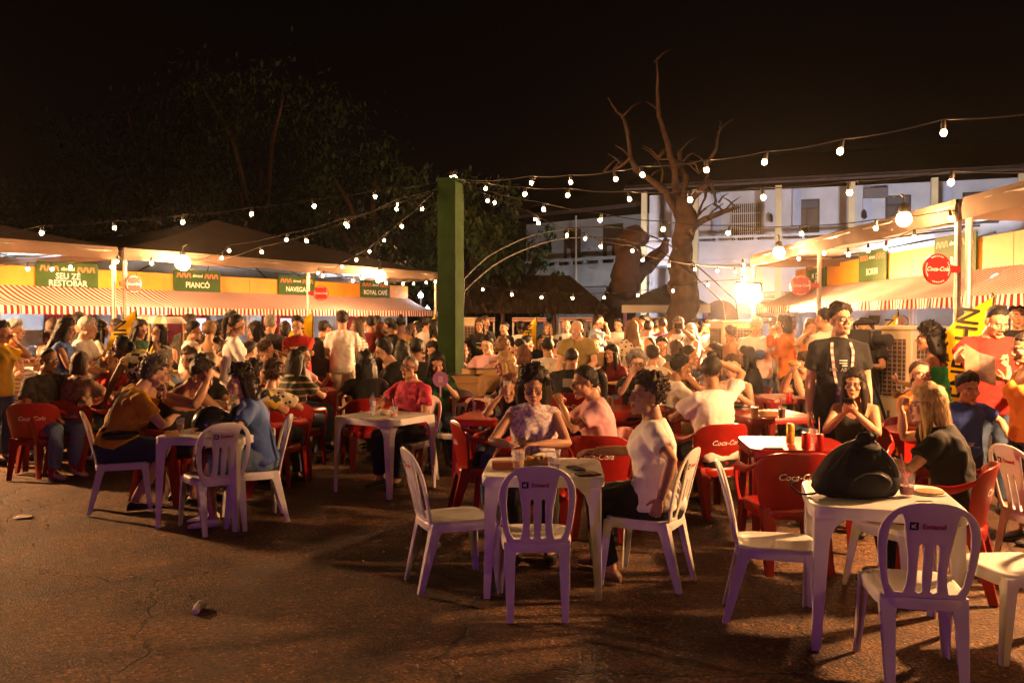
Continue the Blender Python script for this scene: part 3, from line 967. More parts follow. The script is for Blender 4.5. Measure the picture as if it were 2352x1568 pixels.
st = empty('stump_tree', tuple(Vector((pt(1418, 740, 25.5).x, 25.5, 0))))
tag(st, 'leaning brown tree trunk cut off at the top behind the crowd', 'tree')
o_ = Vector(st.location)
sm = limb(MB(), [(1408, 860, .95), (1410, 800, .78), (1415, 740, .62), (1424, 690, .50), (1438, 640, .42), (1442, 600, .36), (1440, 570, .36), (1446, 548, .36), (1462, 536, .25)], 25.5)
obj('trunk', shift(sm), bark2, st, smooth=180)
obj('limb', shift(limb(MB(), [(1440, 645, .34), (1470, 622, .28), (1500, 598, .22), (1520, 575, .16), (1530, 550, .08)], 25.5)), bark2, st, smooth=180)
obj('knob', shift(limb(MB(), [(1446, 556, .30), (1465, 545, .26), (1476, 556, .16)], 25.5)), bark2, st, smooth=180)


# ================================================================== background trees
def leaf_mat(name, c):
    return M(name, c, 0.7, var=0.35, vs=1.2, trl=0.25)


def tree(px, py, d, rx, rz, n, label, c, seed, trunk_px=None):
    rng = random.Random(seed)
    ctr = pt(px, py, d)
    t = empty('leafy_tree', (ctr.x, d, 0))
    tag(t, label, 'tree', 'leafy trees behind the left tents')
    obj('trunk', MB().tube([(0, 0, 0), (0.1, 0, ctr.z * .3), (-0.1, 0.1, ctr.z * .6), (0.0, 0, ctr.z)], [0.35, 0.28, 0.2, 0.1], 8), bark2, t, smooth=180)
    # clumps of leaves spread through the crown
    lv_ = []; fs_ = []
    cl_ = []
    for k in range(max(14, n // 70)):
        while True:
            q = Vector((rng.uniform(-1, 1), rng.uniform(-1, 1), rng.uniform(-1, 1)))
            if 0.25 < q.length < 1:
                break
        cl_.append((Vector((q.x * rx, q.y * rx * .8, q.z * rz)), rng.uniform(.12, .28) * rx))
    for k in range(n):
        cc, rr_ = cl_[k % len(cl_)]
        q = Vector((rng.gauss(0, .5), rng.gauss(0, .5), rng.gauss(0, .42))) * rr_ + cc
        a = rng.uniform(0, 6.28); ti = rng.uniform(-1.3, 0.1); s = rng.uniform(.07, .16)
        e1 = Vector((math.cos(a) * math.cos(ti), math.sin(a) * math.cos(ti), math.sin(ti))) * s
        e2 = Vector((-math.sin(a), math.cos(a), rng.uniform(-.4, .4))) * s * .38
        p = q + Vector((0, 0, ctr.z)); i0 = len(lv_)
        lv_ += [p - e1, p + e2, p + e1, p - e2]
        fs_.append((i0, i0 + 1, i0 + 2, i0 + 3))
    mb = MB().add(lv_, fs_)
    cw = obj('crown', mb, leaf_mat('leaf_' + str(seed % 3), c), t, smooth=0)
    for k in range(7):
        cc, rr_ = cl_[k]
        obj('limb', MB().tube([(0, 0, ctr.z * .55), tuple(cc * .5 + Vector((0, 0, ctr.z * .95))), tuple(cc + Vector((0, 0, ctr.z)))], [.13, .08, .03], 6), bark2, t, smooth=180)
    return t


G1, G2, G3 = (0.032, 0.052, 0.013), (0.04, 0.062, 0.015), (0.025, 0.045, 0.012)
tree(330, 400, 33, 4.2, 3.4, 6500, 'large dark leafy tree behind the SEU ZÉ RESTOBAR tent', G1, 30)
tree(600, 390, 31, 4.6, 3.6, 8000, 'largest leafy tree rising behind the PIANCÓ tent', G2, 31)
tree(850, 520, 27, 2.6, 2.6, 5500, 'leafy tree behind the ROYAL CAFÉ tent next to the pillar', G2, 34)
tree(90, 520, 30, 3.2, 1.3, 3500, 'low straggly tree behind the tent at left edge', G1, 33)
tree(1085, 590, 25, 2.0, 2.4, 5200, 'leafy tree just past the green pillar above the coolers', G2, 37)
tree(1205, 640, 29, 1.5, 2.0, 2600, 'dark slim tree before the dim building wing', G3, 38)
for px, py, dd, lab in ((966, 678, 23, 'upper small white LED street light among leaves by the pillar'), (981, 711, 23.5, 'lower small white LED street light beside the ROYAL CAFÉ stall')):
    p = pt(px, py, dd)
    t = empty('street_light', (p.x, p.y, 0)); tag(t, lab, 'street light')
    obj('lamp', MB().sphere((0, 0, p.z), 0.07, 10, 7), M('led_white', (1, 1, 1), emit=60, ecol=(.8, .95, 1)), t)
    obj('pole', MB().tube([(0, 0.1, 0), (0, 0.1, p.z + .15), (0, 0, p.z + .1)], 0.03, 6), dark_steel, t)

# ================================================================== thatched hut and kiosk
thatch = M('thatch', (0.055, 0.034, 0.018), 0.95, var=0.4, vs=14, bump=0.6, bs=40)
hut = empty('thatched_hut', (0.45, 24.6, 0))
tag(hut, 'low dark thatched hut behind the crowd', 'hut')
mb = MB(); rng = random.Random(3)
mb.add([(-2.3, -1.6, 1.85), (2.3, -1.6, 1.85), (2.3, 1.6, 1.85), (-2.3, 1.6, 1.85), (-1.2, 0, 2.95), (1.2, 0, 2.95)],
       [(0, 1, 5, 4), (1, 2, 5), (2, 3, 4, 5), (3, 0, 4), (3, 2, 1, 0)])
rf = obj('roof', mb, thatch, hut, smooth=0)
sm = MB()
for k in range(1500):
    f = rng.random() ** .7; x = rng.uniform(-1, 1)
    p = Vector((x * (2.3 - 1.1 * f), -1.62 + 1.6 * f, 1.84 + 1.1 * f))
    L_ = rng.uniform(.18, .4)
    e = p + Vector((rng.uniform(-.06, .06), -L_ * .8, -L_ * .55 + 0.05)); w_ = Vector((rng.uniform(.008, .02), 0, 0))
    sm.add([p - w_, p + w_ + Vector((0, -.03, .03)), e], [(0, 1, 2)])
tag(obj('straw', sm, thatch, rf, smooth=0), kind='stuff')
for x in (-2.0, -0.7, 0.7, 2.0):
    obj('post', MB().tube([(x, -1.4, 0), (x, -1.4, 2.0)], 0.06, 7), bark2, hut)
for px0, px1 in ((1040, 1137), (1176, 1255), (1283, 1361)):
    a, b2 = pt(px0, 733, 23.0), pt(px1, 733, 23.0)
    t = empty('striped_booth', ((a.x + b2.x) / 2, 23.0, 0))
    tag(t, {1040: 'small booth with striped top board just right of the pillar', 1176: 'small booth with striped top board behind the middle flag', 1283: 'small booth with striped top board beside the stump tree'}[px0], 'booth', 'striped booths under the thatched hut')
    w_ = b2.x - a.x
    for k in range(4):
        obj('stripe_board', MB().box((0, 0, 1.62 + k * 0.032), (w_, 0.03, 0.03)), M('stripe_white', (.6, .5, .45), .6) if k % 2 else M('stripe_red', (.4, .06, .06), .6), t)
    for x in (-w_ / 2 + .03, w_ / 2 - .03):
        obj('post', MB().box((x, 0.04, 0.81), (.05, .05, 1.62)), grille_white, t)
    obj('counter', MB().box((0, 0.1, 0.5), (w_ - .12, .4, 1.0)), M('dull_panel', (.25, .2, .17), .7, var=.2), t)
ks = empty('kiosk', (pt(1505, 700, 23).x, 23.2, 0))
tag(ks, 'kiosk with grey hipped roof and blue posters beside the dead tree', 'kiosk')
mb = MB().add([(-1.0, -1, 2.05), (1.3, -1, 2.05), (1.3, 1, 2.05), (-1.0, 1, 2.05), (0.3, 0, 2.62), (0.5, 0, 2.62)], [(0, 1, 5, 4), (1, 2, 5), (2, 3, 4, 5), (3, 0, 4), (3, 2, 1, 0)])
obj('roof', mb, M('kiosk_roof', (.12, .10, .09), .8, var=.2), ks, smooth=0)
obj('fascia', MB().box((0.15, -1.0, 1.95), (2.3, .04, .2)), grille_white, ks)
for x in (-0.9, 1.2):
    obj('post', MB().box((x, -.9, 1.0), (.08, .08, 2.0)), M('kiosk_purple', (.22, .12, .30), .6), ks)
pn = obj('poster', MB().box((0.85, -.86, 1.25), (0.8, .03, .9)), M('poster_blue', (.02, .04, .45), .5, var=.3, vs=4), ks)
pn2 = obj('poster', MB().box((-.25, -1.05, 1.35), (.95, .03, .75)), M('poster_orange', (.75, .33, .03), .5, var=.2, vs=4), ks)
obj('blot', MB().lathe([(0, 0), (.14, 0), (.14, .01), (0, .01)], 14, (0, 0, 0)), M('poster_yellow', (.8, .62, .03), .5), pn2).matrix_local = Matrix.Translation((.05, -1.072, 1.6)) @ Matrix.Rotation(R(90), 4, 'X')
obj('blot', MB().box((-.4, -1.072, 1.42), (.3, .006, .22)), logo_white, pn2)

# spiky plant by the hut
ag = empty('agave_plant', (pt(1265, 760, 20).x, 20.0, 0))
tag(ag, 'spiky agave plant with long pale leaves beside the middle flag', 'plant')
rng = random.Random(5)
obj('pot', MB().lathe([(.2, 0), (.28, .5), (.3, .9), (.26, .9)], 14), M('pot_clay', (.2, .1, .06), .8), ag)
for k in range(44):
    a = rng.uniform(0, 6.28); el = rng.uniform(.15, 1.3); L_ = rng.uniform(.5, .8)
    dr = Vector((math.cos(a) * math.cos(el), math.sin(a) * math.cos(el), math.sin(el)))
    sd = Vector((-math.sin(a), math.cos(a), 0)) * 0.028
    b0 = Vector((0, 0, .9)); tip = b0 + dr * L_ + Vector((0, 0, -.12 * math.cos(el)))
    md = b0 + dr * L_ * .55
    obj('leaf', MB().add([b0 - sd * .7, b0 + sd * .7, md + sd, md - sd, tip], [(0, 1, 2, 3), (3, 2, 4)]), M('agave_green', (.16, .19, .05), .6, var=.2), ag, smooth=0)


# ================================================================== feather flags
def feather_flag(base, z0, z1, w, ang, label, group='yellow feather flags', words='EISENBAHN'):
    t = empty('feather_flag', tuple(base), ang)
    tag(t, label, 'flag', group)
    H_ = z1 - z0; mb = MB(); n = 22; vs = []
    for i in range(n + 1):
        f = i / n; z = z0 + H_ * f
        xl = -w * (1.0 if f < 0.62 else max(0.0, 1 - ((f - 0.62) / 0.38) ** 1.7))
        for j in range(6):
            s = j / 5
            vs.append((xl * (1 - s), 0.03 * math.sin(f * 5 + s * 3) * (1 - s), z))
    fs = [(i * 6 + j, i * 6 + j + 1, (i + 1) * 6 + j + 1, (i + 1) * 6 + j) for i in range(n) for j in range(5)]
    mb.add(vs, fs)
    c_ = obj('cloth', mb, flag_yellow, t, smooth=180)
    obj('pole', MB().tube([(0.01, 0, 0), (0.01, 0, z1 * .75), (0.008, 0, z1), (-0.02, 0, z1 + .03)], 0.01, 6), dark_steel, t)
    obj('foot', MB().lathe([(.18, 0), (.18, .03), (.03, .05)], 12), black_rubber, t)
    text(words, w * .62, black_print, c_, frame((-w * .48, -0.045, z0 + H_ * .5), (0, 0, 1), (-1, 0, 0)), bold=0.015, xs=H_ * .86 / (len(words) * w * .62 * .62))
    return t


feather_flag((4.32, 8.05, 0), 0.5, 1.90, 0.50, R(6), 'large yellow EISENBAHN feather flag behind the red T-shirt').rotation_euler = (0, R(7), R(6))
feather_flag((pt(312, 750, 11.6).x, 11.6, 0), 0.4, 1.80, 0.38, R(10), 'yellow feather flag by the tent post left of the food cart')
feather_flag((pt(718, 750, 13.6).x, 13.6, 0), 0.5, 1.78, 0.42, R(0), 'yellow feather flag behind the person with crossed arms')
feather_flag((pt(1232, 750, 16.6).x, 16.6, 0), 0.5, 1.71, 0.30, R(0), 'yellow feather flag in the middle before the spiky plant')
feather_flag((pt(1740, 750, 14.5).x, 14.5, 0), 0.5, 1.60, 0.30, R(-10), 'yellow feather flag beside the far air cooler under work light')
feather_flag((pt(2062, 750, 12.6).x, 12.6, 0), 0.6, 1.80, 0.4, R(20), 'yellow feather flag behind the video camera')
feather_flag((pt(1000, 750, 17.5).x, 17.5, 0), 0.5, 1.75, 0.35, R(0), 'yellow feather flag at the end of the ROYAL CAFÉ stall')


# ================================================================== air coolers
def air_cooler(p, ang, w, dp, z0, z1, label):
    t = empty('air_cooler', (p[0], p[1], 0), ang)
    tag(t, label, 'air cooler', 'evaporative air coolers')
    H_ = z1 - z0; zc = (z0 + z1) / 2
    b_ = obj('body', MB().box((0, 0, zc), (w, dp, H_)), beige_plastic, t, bevel=0.02)
    obj('lid', MB().box((0, 0, z1 + .012), (w + .04, dp + .04, .05)), beige_plastic, t, bevel=0.012)
    for sx, sy, ww in ((0, -1, w), (-1, 0, dp)):
        c_ = Vector((sx * (w / 2 + .004), sy * (dp / 2 + .004), zc + H_ * .12))
        s_ = (ww * .78, .01, H_ * .56) if sy else (.01, ww * .78, H_ * .56)
        g_ = obj('grille', MB().box(c_, s_), cooler_core, t)
        for q in range(13):
            z = c_.z + s_[2] * (-.5 + (q + .5) / 13)
            sz = (s_[0], .014, .011) if sy else (.014, s_[1], .011)
            obj('slat', MB().box((c_.x + sx * .012, c_.y + sy * .012, z), sz), cooler_grille, g_)
        for q in range(9):
            f = -.5 + (q + .5) / 9
            pos = (c_.x + s_[0] * f, c_.y - .02, c_.z) if sy else (c_.x - .02, c_.y + s_[1] * f, c_.z)
            obj('slat', MB().box(pos, (.010, .010, s_[2]) ), cooler_grille, g_)
        for q in range(4):
            z = z0 + .08; f = -.3 + .2 * q
            pos = (w * f, -dp / 2 - .004, z0 + H_ * .12) if sy else (-w / 2 - .004, dp * f, z0 + H_ * .12)
            obj('slot', MB().box(pos, (.03, .01, H_ * .14) if sy else (.01, .03, H_ * .14)), cooler_core, b_)
    for x in (-w * .4, w * .4):
        for y in (-dp * .4, dp * .4):
            obj('leg', MB().box((x, y, z0 / 2 + .03), (.05, .05, z0 - .06)), dark_steel, t)
            obj('caster', MB().tube([(x - .02, y, .035), (x + .02, y, .035)], .035, 10), black_rubber, t)
    obj('knob', MB().tube([(w * .3, -dp / 2 - .005, z0 + H_ * .3), (w * .3, -dp / 2 - .03, z0 + H_ * .3)], .025, 10), cooler_grille, t)
    return t


air_cooler((5.05, 10.95), R(34), 0.95, 0.75, .30, 1.55, 'large beige air cooler under the right tent behind the black T-shirt')
air_cooler((pt(1683, 745, 14.9).x, 14.9), R(8), 0.62, 0.6, .55, 1.62, 'beige air cooler below the work light among the far crowd')
air_cooler((pt(1078, 745, 17.5).x, 17.5), R(-4), 0.72, 0.6, .3, 1.68, 'beige air cooler with grid grille just right of the pillar')


# ================================================================== cardboard bins by the pillar
def bin_box(p, ang, label, s=(.42, .42, .72), lid_hole=True):
    t = empty('cardboard_bin', (p[0], p[1], 0), ang)
    tag(t, label, 'bin', 'cardboard waste bins by the pillar')
    mb = MB(); w, d_, h = s
    o_ = obj('box', mb.box((0, 0, h / 2), s), cardboard, t, bevel=.004)
    obj('lid', MB().box((0, 0, h - .045), (w + .03, d_ + .03, .09)), cardboard, t, bevel=.004)
    obj('hole', MB().lathe([(0, 0), (.13, 0), (.13, .006), (0, .006)], 20, (0, 0, h + .001)), cardboard_dark, t)  # flat disc; the shade inside the hole is put into its colour
    obj('label_print', MB().box((0.02, -d_ / 2 - .004, h * .62), (w * .5, .004, .16)), black_print, o_)
    return t


q = pt(1068, 862, 10.6); bin_box((q.x, q.y), R(-8), 'front cardboard waste bin with printed label before the pillar', s=(.40, .42, .98))
q = pt(1113, 852, 11.6); bin_box((q.x, q.y), R(28), 'rear cardboard waste bin with round hole beside the pillar', s=(.44, .44, 1.0))

# food cart in front of the PIANCÓ stall
ct = empty('food_cart', (pt(362, 760, 12.4).x, 12.4, 0), R(-12))
tag(ct, 'food cart with striped roof and glass case before the PIANCÓ stall', 'food cart')
obj('roof', MB().box((0, 0, 1.66), (.66, .5, .10), top=.8), stripes('cart_roof', (.75, .68, .58), (.62, .34, .14), .22, 0, .5), ct, bevel=.01)
for x in (-.27, .27):
    for y in (-.2, .2):
        obj('post', MB().box((x, y, 1.28), (.03, .03, .68)), M('cart_wood', (.42, .25, .10), .6, var=.2), ct)
glass = M('glass', (.9, .95, .95), .05, trans=1.0, ior=1.2)
obj('pane', MB().box((0, -.2, 1.28), (.5, .006, .62)), glass, ct)
obj('body', MB().box((0, 0, .6), (.64, .48, .66)), M('cart_wood', (.42, .25, .10), .6, var=.2), ct, bevel=.01)
for x in (-.34, .34):
    obj('wheel', MB().tube([(x - .02, 0, .26), (x + .02, 0, .26)], .26, 16), black_rubber, ct)


# ================================================================== plastic furniture
def plate(outline, holes, th, fn, cut=0.045, bev=0.0035):
    """flat plate with holes, mapped through fn(u, v, w) with w across its thickness"""
    bm = bmesh.new()
    edges = []
    for loop in [outline] + holes:
        vs_ = [bm.verts.new((u, v, 0)) for u, v in loop]
        for i in range(len(vs_)):
            edges.append(bm.edges.new((vs_[i], vs_[(i + 1) % len(vs_)])))
    bmesh.ops.triangle_fill(bm, use_beauty=True, use_dissolve=False, edges=edges)
    for k in range(3):
        long_ = [e for e in bm.edges if e.calc_length() > cut]
        if not long_:
            break
        bmesh.ops.subdivide_edges(bm, edges=long_, cuts=1, use_grid_fill=False)
        bmesh.ops.triangulate(bm, faces=[f for f in bm.faces if len(f.verts) > 3])
    bmesh.ops.recalc_face_normals(bm, faces=bm.faces[:])
    if bm.faces and sum(f.normal.z for f in bm.faces) < 0:
        bmesh.ops.reverse_faces(bm, faces=bm.faces[:])
    g_ = bmesh.ops.extrude_face_region(bm, geom=bm.faces[:])
    top_v = {v for v in g_['geom'] if isinstance(v, bmesh.types.BMVert)}
    for v in bm.verts:
        v.co.z = th / 2 if v in top_v else -th / 2
    bmesh.ops.recalc_face_normals(bm, faces=bm.faces[:])
    bm.normal_update()
    rim = [e for e in bm.edges if len(e.link_faces) == 2 and e.calc_face_angle(0) > 1.2]
    bmesh.ops.bevel(bm, geom=rim, offset=bev, segments=2, affect='EDGES', profile=0.5)
    for v in bm.verts:
        v.co = fn(v.co.x, v.co.y, v.co.z)
    bm.verts.index_update()
    mb = MB().add([v.co.copy() for v in bm.verts], [[v.index for v in f.verts] for f in bm.faces])
    bm.free()
    return mb


def superring(hw_f, hw_b, hl, e, n, z, k=1.0, y0=0.0):
    """rounded-square ring; half width hw_f at +y, hw_b at -y"""
    out = []
    for j in range(n):
        a = 2 * math.pi * j / n
        c, s = math.cos(a), math.sin(a)
        x = math.copysign(abs(c) ** e, c); y = math.copysign(abs(s) ** e, s)
        hw = hw_b + (hw_f - hw_b) * (y * k + 1) / 2
        out.append(Vector((x * hw * k, y0 + y * hl * k, z)))
    return out


def ell_leg(top, foot, a0, a1, sx, sy, t=0.007, mids=()):
    """tapering leg of angle section: two plates meeting at the outer corner"""
    rings = []
    st_ = [(0.0, Vector(top), a0)] + [(f, Vector(top).lerp(Vector(foot), f), a) for f, a in mids] + [(1.0, Vector(foot), a1)]
    for f, p, a in st_:
        tt = max(t, a * .14)
        prof = [(0, 0), (-sx * a, 0), (-sx * a, -sy * tt), (-sx * tt, -sy * tt), (-sx * tt, -sy * a), (0, -sy * a)]
        rings.append([p + Vector((x, y, 0)) for x, y in prof])
    mb = MB().loft(rings)
    if sx * sy < 0:
        mb.f = [tuple(reversed(f)) for f in mb.f]
    return mb


def smooth_path(P_, n=5):
    P_ = [Vector(p) for p in P_]; out = []
    for i in range(len(P_) - 1):
        p0, p1, p2, p3 = P_[max(i - 1, 0)], P_[i], P_[i + 1], P_[min(i + 2, len(P_) - 1)]
        for q in range(n):
            t_ = q / n
            out.append(0.5 * ((2 * p1) + (p2 - p0) * t_ + (2 * p0 - 5 * p1 + 4 * p2 - p3) * t_ ** 2 + (3 * p1 - p0 - 3 * p2 + p3) * t_ ** 3))
    out.append(P_[-1])
    return out


def white_back(u, v, w):
    k = v / 0.45
    return Vector((u, -0.195 - 0.095 * k - 0.02 * (1 - (u / 0.21) ** 2) - 0.015 * k * k + w, 0.425 + v * 0.985))


def make_white_chair():
    t = empty('white_chair')
    out = [(-0.168, 0.0), (0.168, 0.0), (0.19, 0.08), (0.205, 0.18), (0.211, 0.27)]
    for q in range(1, 16):
        a = math.pi * q / 16
        out.append((0.211 * math.copysign(abs(math.cos(a)) ** 0.82, math.cos(a)), 0.27 + 0.185 * math.sin(a) ** 0.9))
    out += [(-0.211, 0.27), (-0.205, 0.18), (-0.19, 0.08)]
    hl = []
    for s in (-1, 1):
        h = [(0.130, 0.022), (0.153, 0.06), (0.165, 0.14), (0.171, 0.24), (0.166, 0.31), (0.154, 0.36), (0.134, 0.392), (0.118, 0.398), (0.109, 0.37), (0.098, 0.28), (0.086, 0.20), (0.081, 0.12), (0.086, 0.06), (0.095, 0.022)]
        hl.append([(s * a, b2) for a, b2 in (h if s > 0 else h[::-1])])
        sl = [(0.044, 0.03), (0.042, 0.10), (0.041, 0.18), (0.040, 0.25), (0.031, 0.262), (0.021, 0.25), (0.022, 0.18), (0.021, 0.10), (0.018, 0.03), (0.031, 0.022)]
        hl.append([(s * a, b2) for a, b2 in (sl if s > 0 else sl[::-1])])
    bk = obj('backrest', plate(out, hl, 0.013, white_back), white_plastic, t, smooth=60)
    rot = Matrix.Rotation
    # printed mark on the rear of the back: black square with a pale bird, red word
    def on_back(u, v):
        p = white_back(u, v, -0.0085); return p
    a_, b_, c_, d_ = on_back(-.088, .325), on_back(-.052, .325), on_back(-.052, .362), on_back(-.088, .362)
    sq = obj('printed_mark', MB().quad(a_, b_, c_, d_), black_print, bk, smooth=0)
    bird = [(.081, .352), (.074, .347), (.066, .356), (.061, .354), (.067, .343), (.060, .333), (.066, .332), (.072, .338), (.080, .331)]
    obj('printed_bird', MB().add([on_back(-u, v) + Vector((0, -.0012, 0)) for u, v in bird], [tuple(range(len(bird)))]), logo_white, sq, smooth=0)
    text('Extend', 0.034, logo_red, bk, None, bold=0.03, warp=lambda c: on_back(c.x + 0.012, .343 + c.y) + Vector((0, -c.z * .1 - .0005, 0)))
    # seat: dished top with a rolled rim
    z = 0.432; rings = []
    for k, dz in ((0.08, -0.010), (0.45, -0.012), (0.8, -0.005), (0.95, 0.0), (1.0, -0.008), (1.02, -0.03), (1.0, -0.062), (0.975, -0.062), (0.975, -0.02), (0.6, -0.028), (0.05, -0.026)):
        rings.append(superring(0.212, 0.188, 0.215, 0.42, 36, z + dz, k, 0.0))
    obj('seat', MB().loft(rings), white_plastic, t, smooth=55)
    for s in (-1, 1):
        obj('leg', ell_leg((s * 0.208, 0.205, 0.415), (s * 0.222, 0.235, 0.0), 0.075, 0.034, s, 1, mids=((0.18, 0.055), (0.6, 0.045))), white_plastic, t, smooth=30, bevel=0.003)
        obj('leg', ell_leg((s * 0.186, -0.195, 0.425), (s * 0.17, -0.285, 0.0), 0.085, 0.036, s, -1, mids=((0.2, 0.062), (0.6, 0.05))), white_plastic, t, smooth=30, bevel=0.003)
    return t


def red_back(u, v, w):
    k = v / 0.40
    return Vector((u, -0.205 - 0.075 * k + 0.095 * (u / 0.26) ** 2 + w, 0.40 + v))


def make_red_chair():
    t = empty('red_armchair')
    out = [(-0.215, 0.0), (0.215, 0.0), (0.238, 0.10), (0.258, 0.2), (0.262, 0.27)]
    for q in range(1, 14):
        a = math.pi * q / 14
        out.append((0.262 * math.copysign(abs(math.cos(a)) ** 0.55, math.cos(a)), 0.27 + 0.13 * math.sin(a) ** 0.8))
    out += [(-0.262, 0.27), (-0.258, 0.2), (-0.238, 0.10)]
    bk = obj('backrest', plate(out, [], 0.012, red_back), red_plastic, t, smooth=60)
    text('Coca-Cola', 0.062, logo_white, bk, None, bold=0.012, shear=0.32, warp=lambda c: red_back(c.x, .235 + c.y, -0.0075) + Vector((0, -c.z * .1, 0)))
    z = 0.428; rings = []
    for k, dz in ((0.08, -0.012), (0.5, -0.012), (0.85, -0.004), (0.96, 0.0), (1.0, -0.01), (1.02, -0.035), (1.0, -0.075), (0.975, -0.075), (0.97, -0.022), (0.05, -0.028)):
        rings.append(superring(0.245, 0.215, 0.225, 0.42, 36, z + dz, k))
    obj('seat', MB().loft(rings), red_plastic, t, smooth=55)
    for s in (-1, 1):
        P_ = smooth_path([(s * .250, -.175, .715), (s * .283, -.06, .665), (s * .290, .08, .655), (s * .286, .185, .645), (s * .272, .235, .58), (s * .258, .232, .47), (s * .245, .225, .40)])
        obj('armrest', MB().tube(P_, [(0.012 + .02 * min(1, i / 8), 0.012) for i in range(len(P_))], 10, up=(s, 0, 0.2)), red_plastic, t, smooth=60)
        obj('leg', ell_leg((s * 0.248, 0.235, 0.41), (s * 0.255, 0.26, 0.0), 0.085, 0.045, s, 1, mids=((0.2, 0.07), (0.6, 0.055))), red_plastic, t, smooth=30, bevel=0.003)
        obj('leg', ell_leg((s * 0.22, -0.20, 0.43), (s * 0.225, -0.30, 0.0), 0.11, 0.05, s, -1, mids=((0.25, 0.085), (0.6, 0.065))), red_plastic, t, smooth=30, bevel=0.003)
    return t


TAB_H = 0.735


def make_table(mat, name):
    t = empty(name)
    rings = []
    for k, dz in ((0.02, -0.004), (0.9, -0.004), (0.955, 0.0), (0.985, -0.002), (1.0, -0.012), (1.0, -0.062), (0.975, -0.062), (0.97, -0.018), (0.02, -0.02)):
        rings.append(superring(0.37, 0.37, 0.37, 0.22, 44, TAB_H + dz, k))
    obj('table_top', MB().loft(rings), mat, t, smooth=50)
    for sx in (-1, 1):
        for sy in (-1, 1):
            obj('leg', ell_leg((sx * 0.345, sy * 0.345, TAB_H - 0.02), (sx * 0.352, sy * 0.352, 0), 0.17, 0.04, sx, sy, t=0.008, mids=((0.075, 0.135), (0.13, 0.095), (0.22, 0.075), (0.6, 0.058))), mat, t, smooth=30, bevel=0.003)
    return t


PROTO = {'white': make_white_chair(), 'red': make_red_chair(), 'wtable': make_table(white_plastic, 'white_table'), 'rtable': make_table(red_plastic, 'red_table')}
USED = set()


def furn(kind, x, y, deg, label, group, cat):
    p = PROTO[kind]
    o = p if kind not in USED else copy_tree(p)
    USED.add(kind)
    o.location = (x, y, 0.0)
    o.rotation_euler = (0, 0, R(deg))
    tag(o, label, cat, group)
    return o


WG, RG_ = 'white plastic chairs', 'red plastic armchairs'


def wchair(x, y, deg, label):
    return furn('white', x, y, deg, label, WG, 'chair')


def rchair(x, y, deg, label):
    return furn('red', x, y, deg, label, RG_, 'chair')


def back(rx, ry, deg, k=0.285):
    """chair centre from the midpoint of its rear feet"""
    return rx - math.sin(R(deg)) * k, ry + math.cos(R(deg)) * k


# empty white chairs
wchair(*back(-2.22, 6.58, 36), 36, 'empty white chair with black helmet behind its back at left table')
wchair(-3.0, 8.15, 172, 'white chair behind the left table beside the yellow T-shirt')
wchair(*back(-0.63, 5.27, -68), -68, 'empty white chair turned sideways left of the middle table')
wchair(*back(0.142, 4.64, 1), 1, 'empty white chair in front of the middle table, back to camera')
wchair(1.47, 4.74, -104, 'empty white chair turned sideways left of the table with backpack')
wchair(2.36, 5.16, -152, 'empty white chair behind the table with the black backpack')
wchair(1.885, 3.98, -12, 'nearest white chair, back to camera, before the backpack table')
wchair(2.56, 4.30, 97, 'white chair cut by the right edge beside the backpack table')
wchair(3.45, 5.45, -82, 'white chair cut by the right edge behind the backpack table')
wchair(-0.70, 9.45, 158, 'empty white chair with purple sheen right of the bottle table')
# empty red chairs
rchair(-0.25, 7.30, -82, 'red armchair holding a black handbag beside the middle table')
rchair(0.66, 6.62, -8, 'red armchair with white script just behind the middle table')
rchair(1.86, 5.78, 2, 'red armchair with white script left of the black backpack')
rchair(1.05, 7.95, 75, 'shiny red armchair behind the pale T-shirt at middle table')
rchair(-0.42, 9.95, 12, 'red armchair with white script beside the cardboard bins')
rchair(-2.35, 13.9, 5, 'red armchair with white script behind the person in white shorts')
rchair(-5.05, 9.1, 10, 'dark red armchair, back to camera, at the left red table')
rchair(-2.40, 9.0, 25, 'red armchair with white script behind the blue T-shirt')
# tables
WT, RT = 'white plastic tables', 'red plastic tables'
TABLES = {}


def table(kind, x, y, deg, label):
    return furn(kind, x, y, deg, label, WT if kind == 'wtable' else RT, 'table')


table('wtable', -2.44, 7.06, -10, 'white table with helmet and cup at the left')
table('wtable', -1.24, 8.33, 58, 'white table with a water bottle left of the pillar')
table('wtable', 0.20, 5.38, -3, 'white table with food boats and cups in the middle')
table('wtable', 1.94, 4.50, -15, 'white table under the black backpack at the right')
for x, y, dg, lab in ((-4.55, 9.7, 12, 'red table that the person in floral top bends over'),
                      (2.55, 8.45, 10, 'red table with orange juice cups before the black T-shirt'),
                      (2.12, 6.42, -6, 'red table with drink cans and a phone'),
                      (-2.75, 11.4, 20, 'red table beside the person in white shorts'),
                      (-0.15, 8.25, -12, 'red table behind the person in white lace top'),
                      (1.85, 11.2, 8, 'red table before the person with polka dots'),
                      (0.55, 12.3, -6, 'red table in the middle of the far crowd'),
                      (-1.45, 11.1, 15, 'red table just left of the pillar'),
                      (-3.75, 10.6, -8, 'red table behind the yellow T-shirt'),
                      (3.35, 10.4, 6, 'red table under the person in orange cardigan'),
                      (3.45, 7.35, 14, 'red table beside the orange blouse'),
                      (1.35, 9.0, 5, 'red table before the grey curls and glasses')):
    table('rtable', x, y, dg, lab)


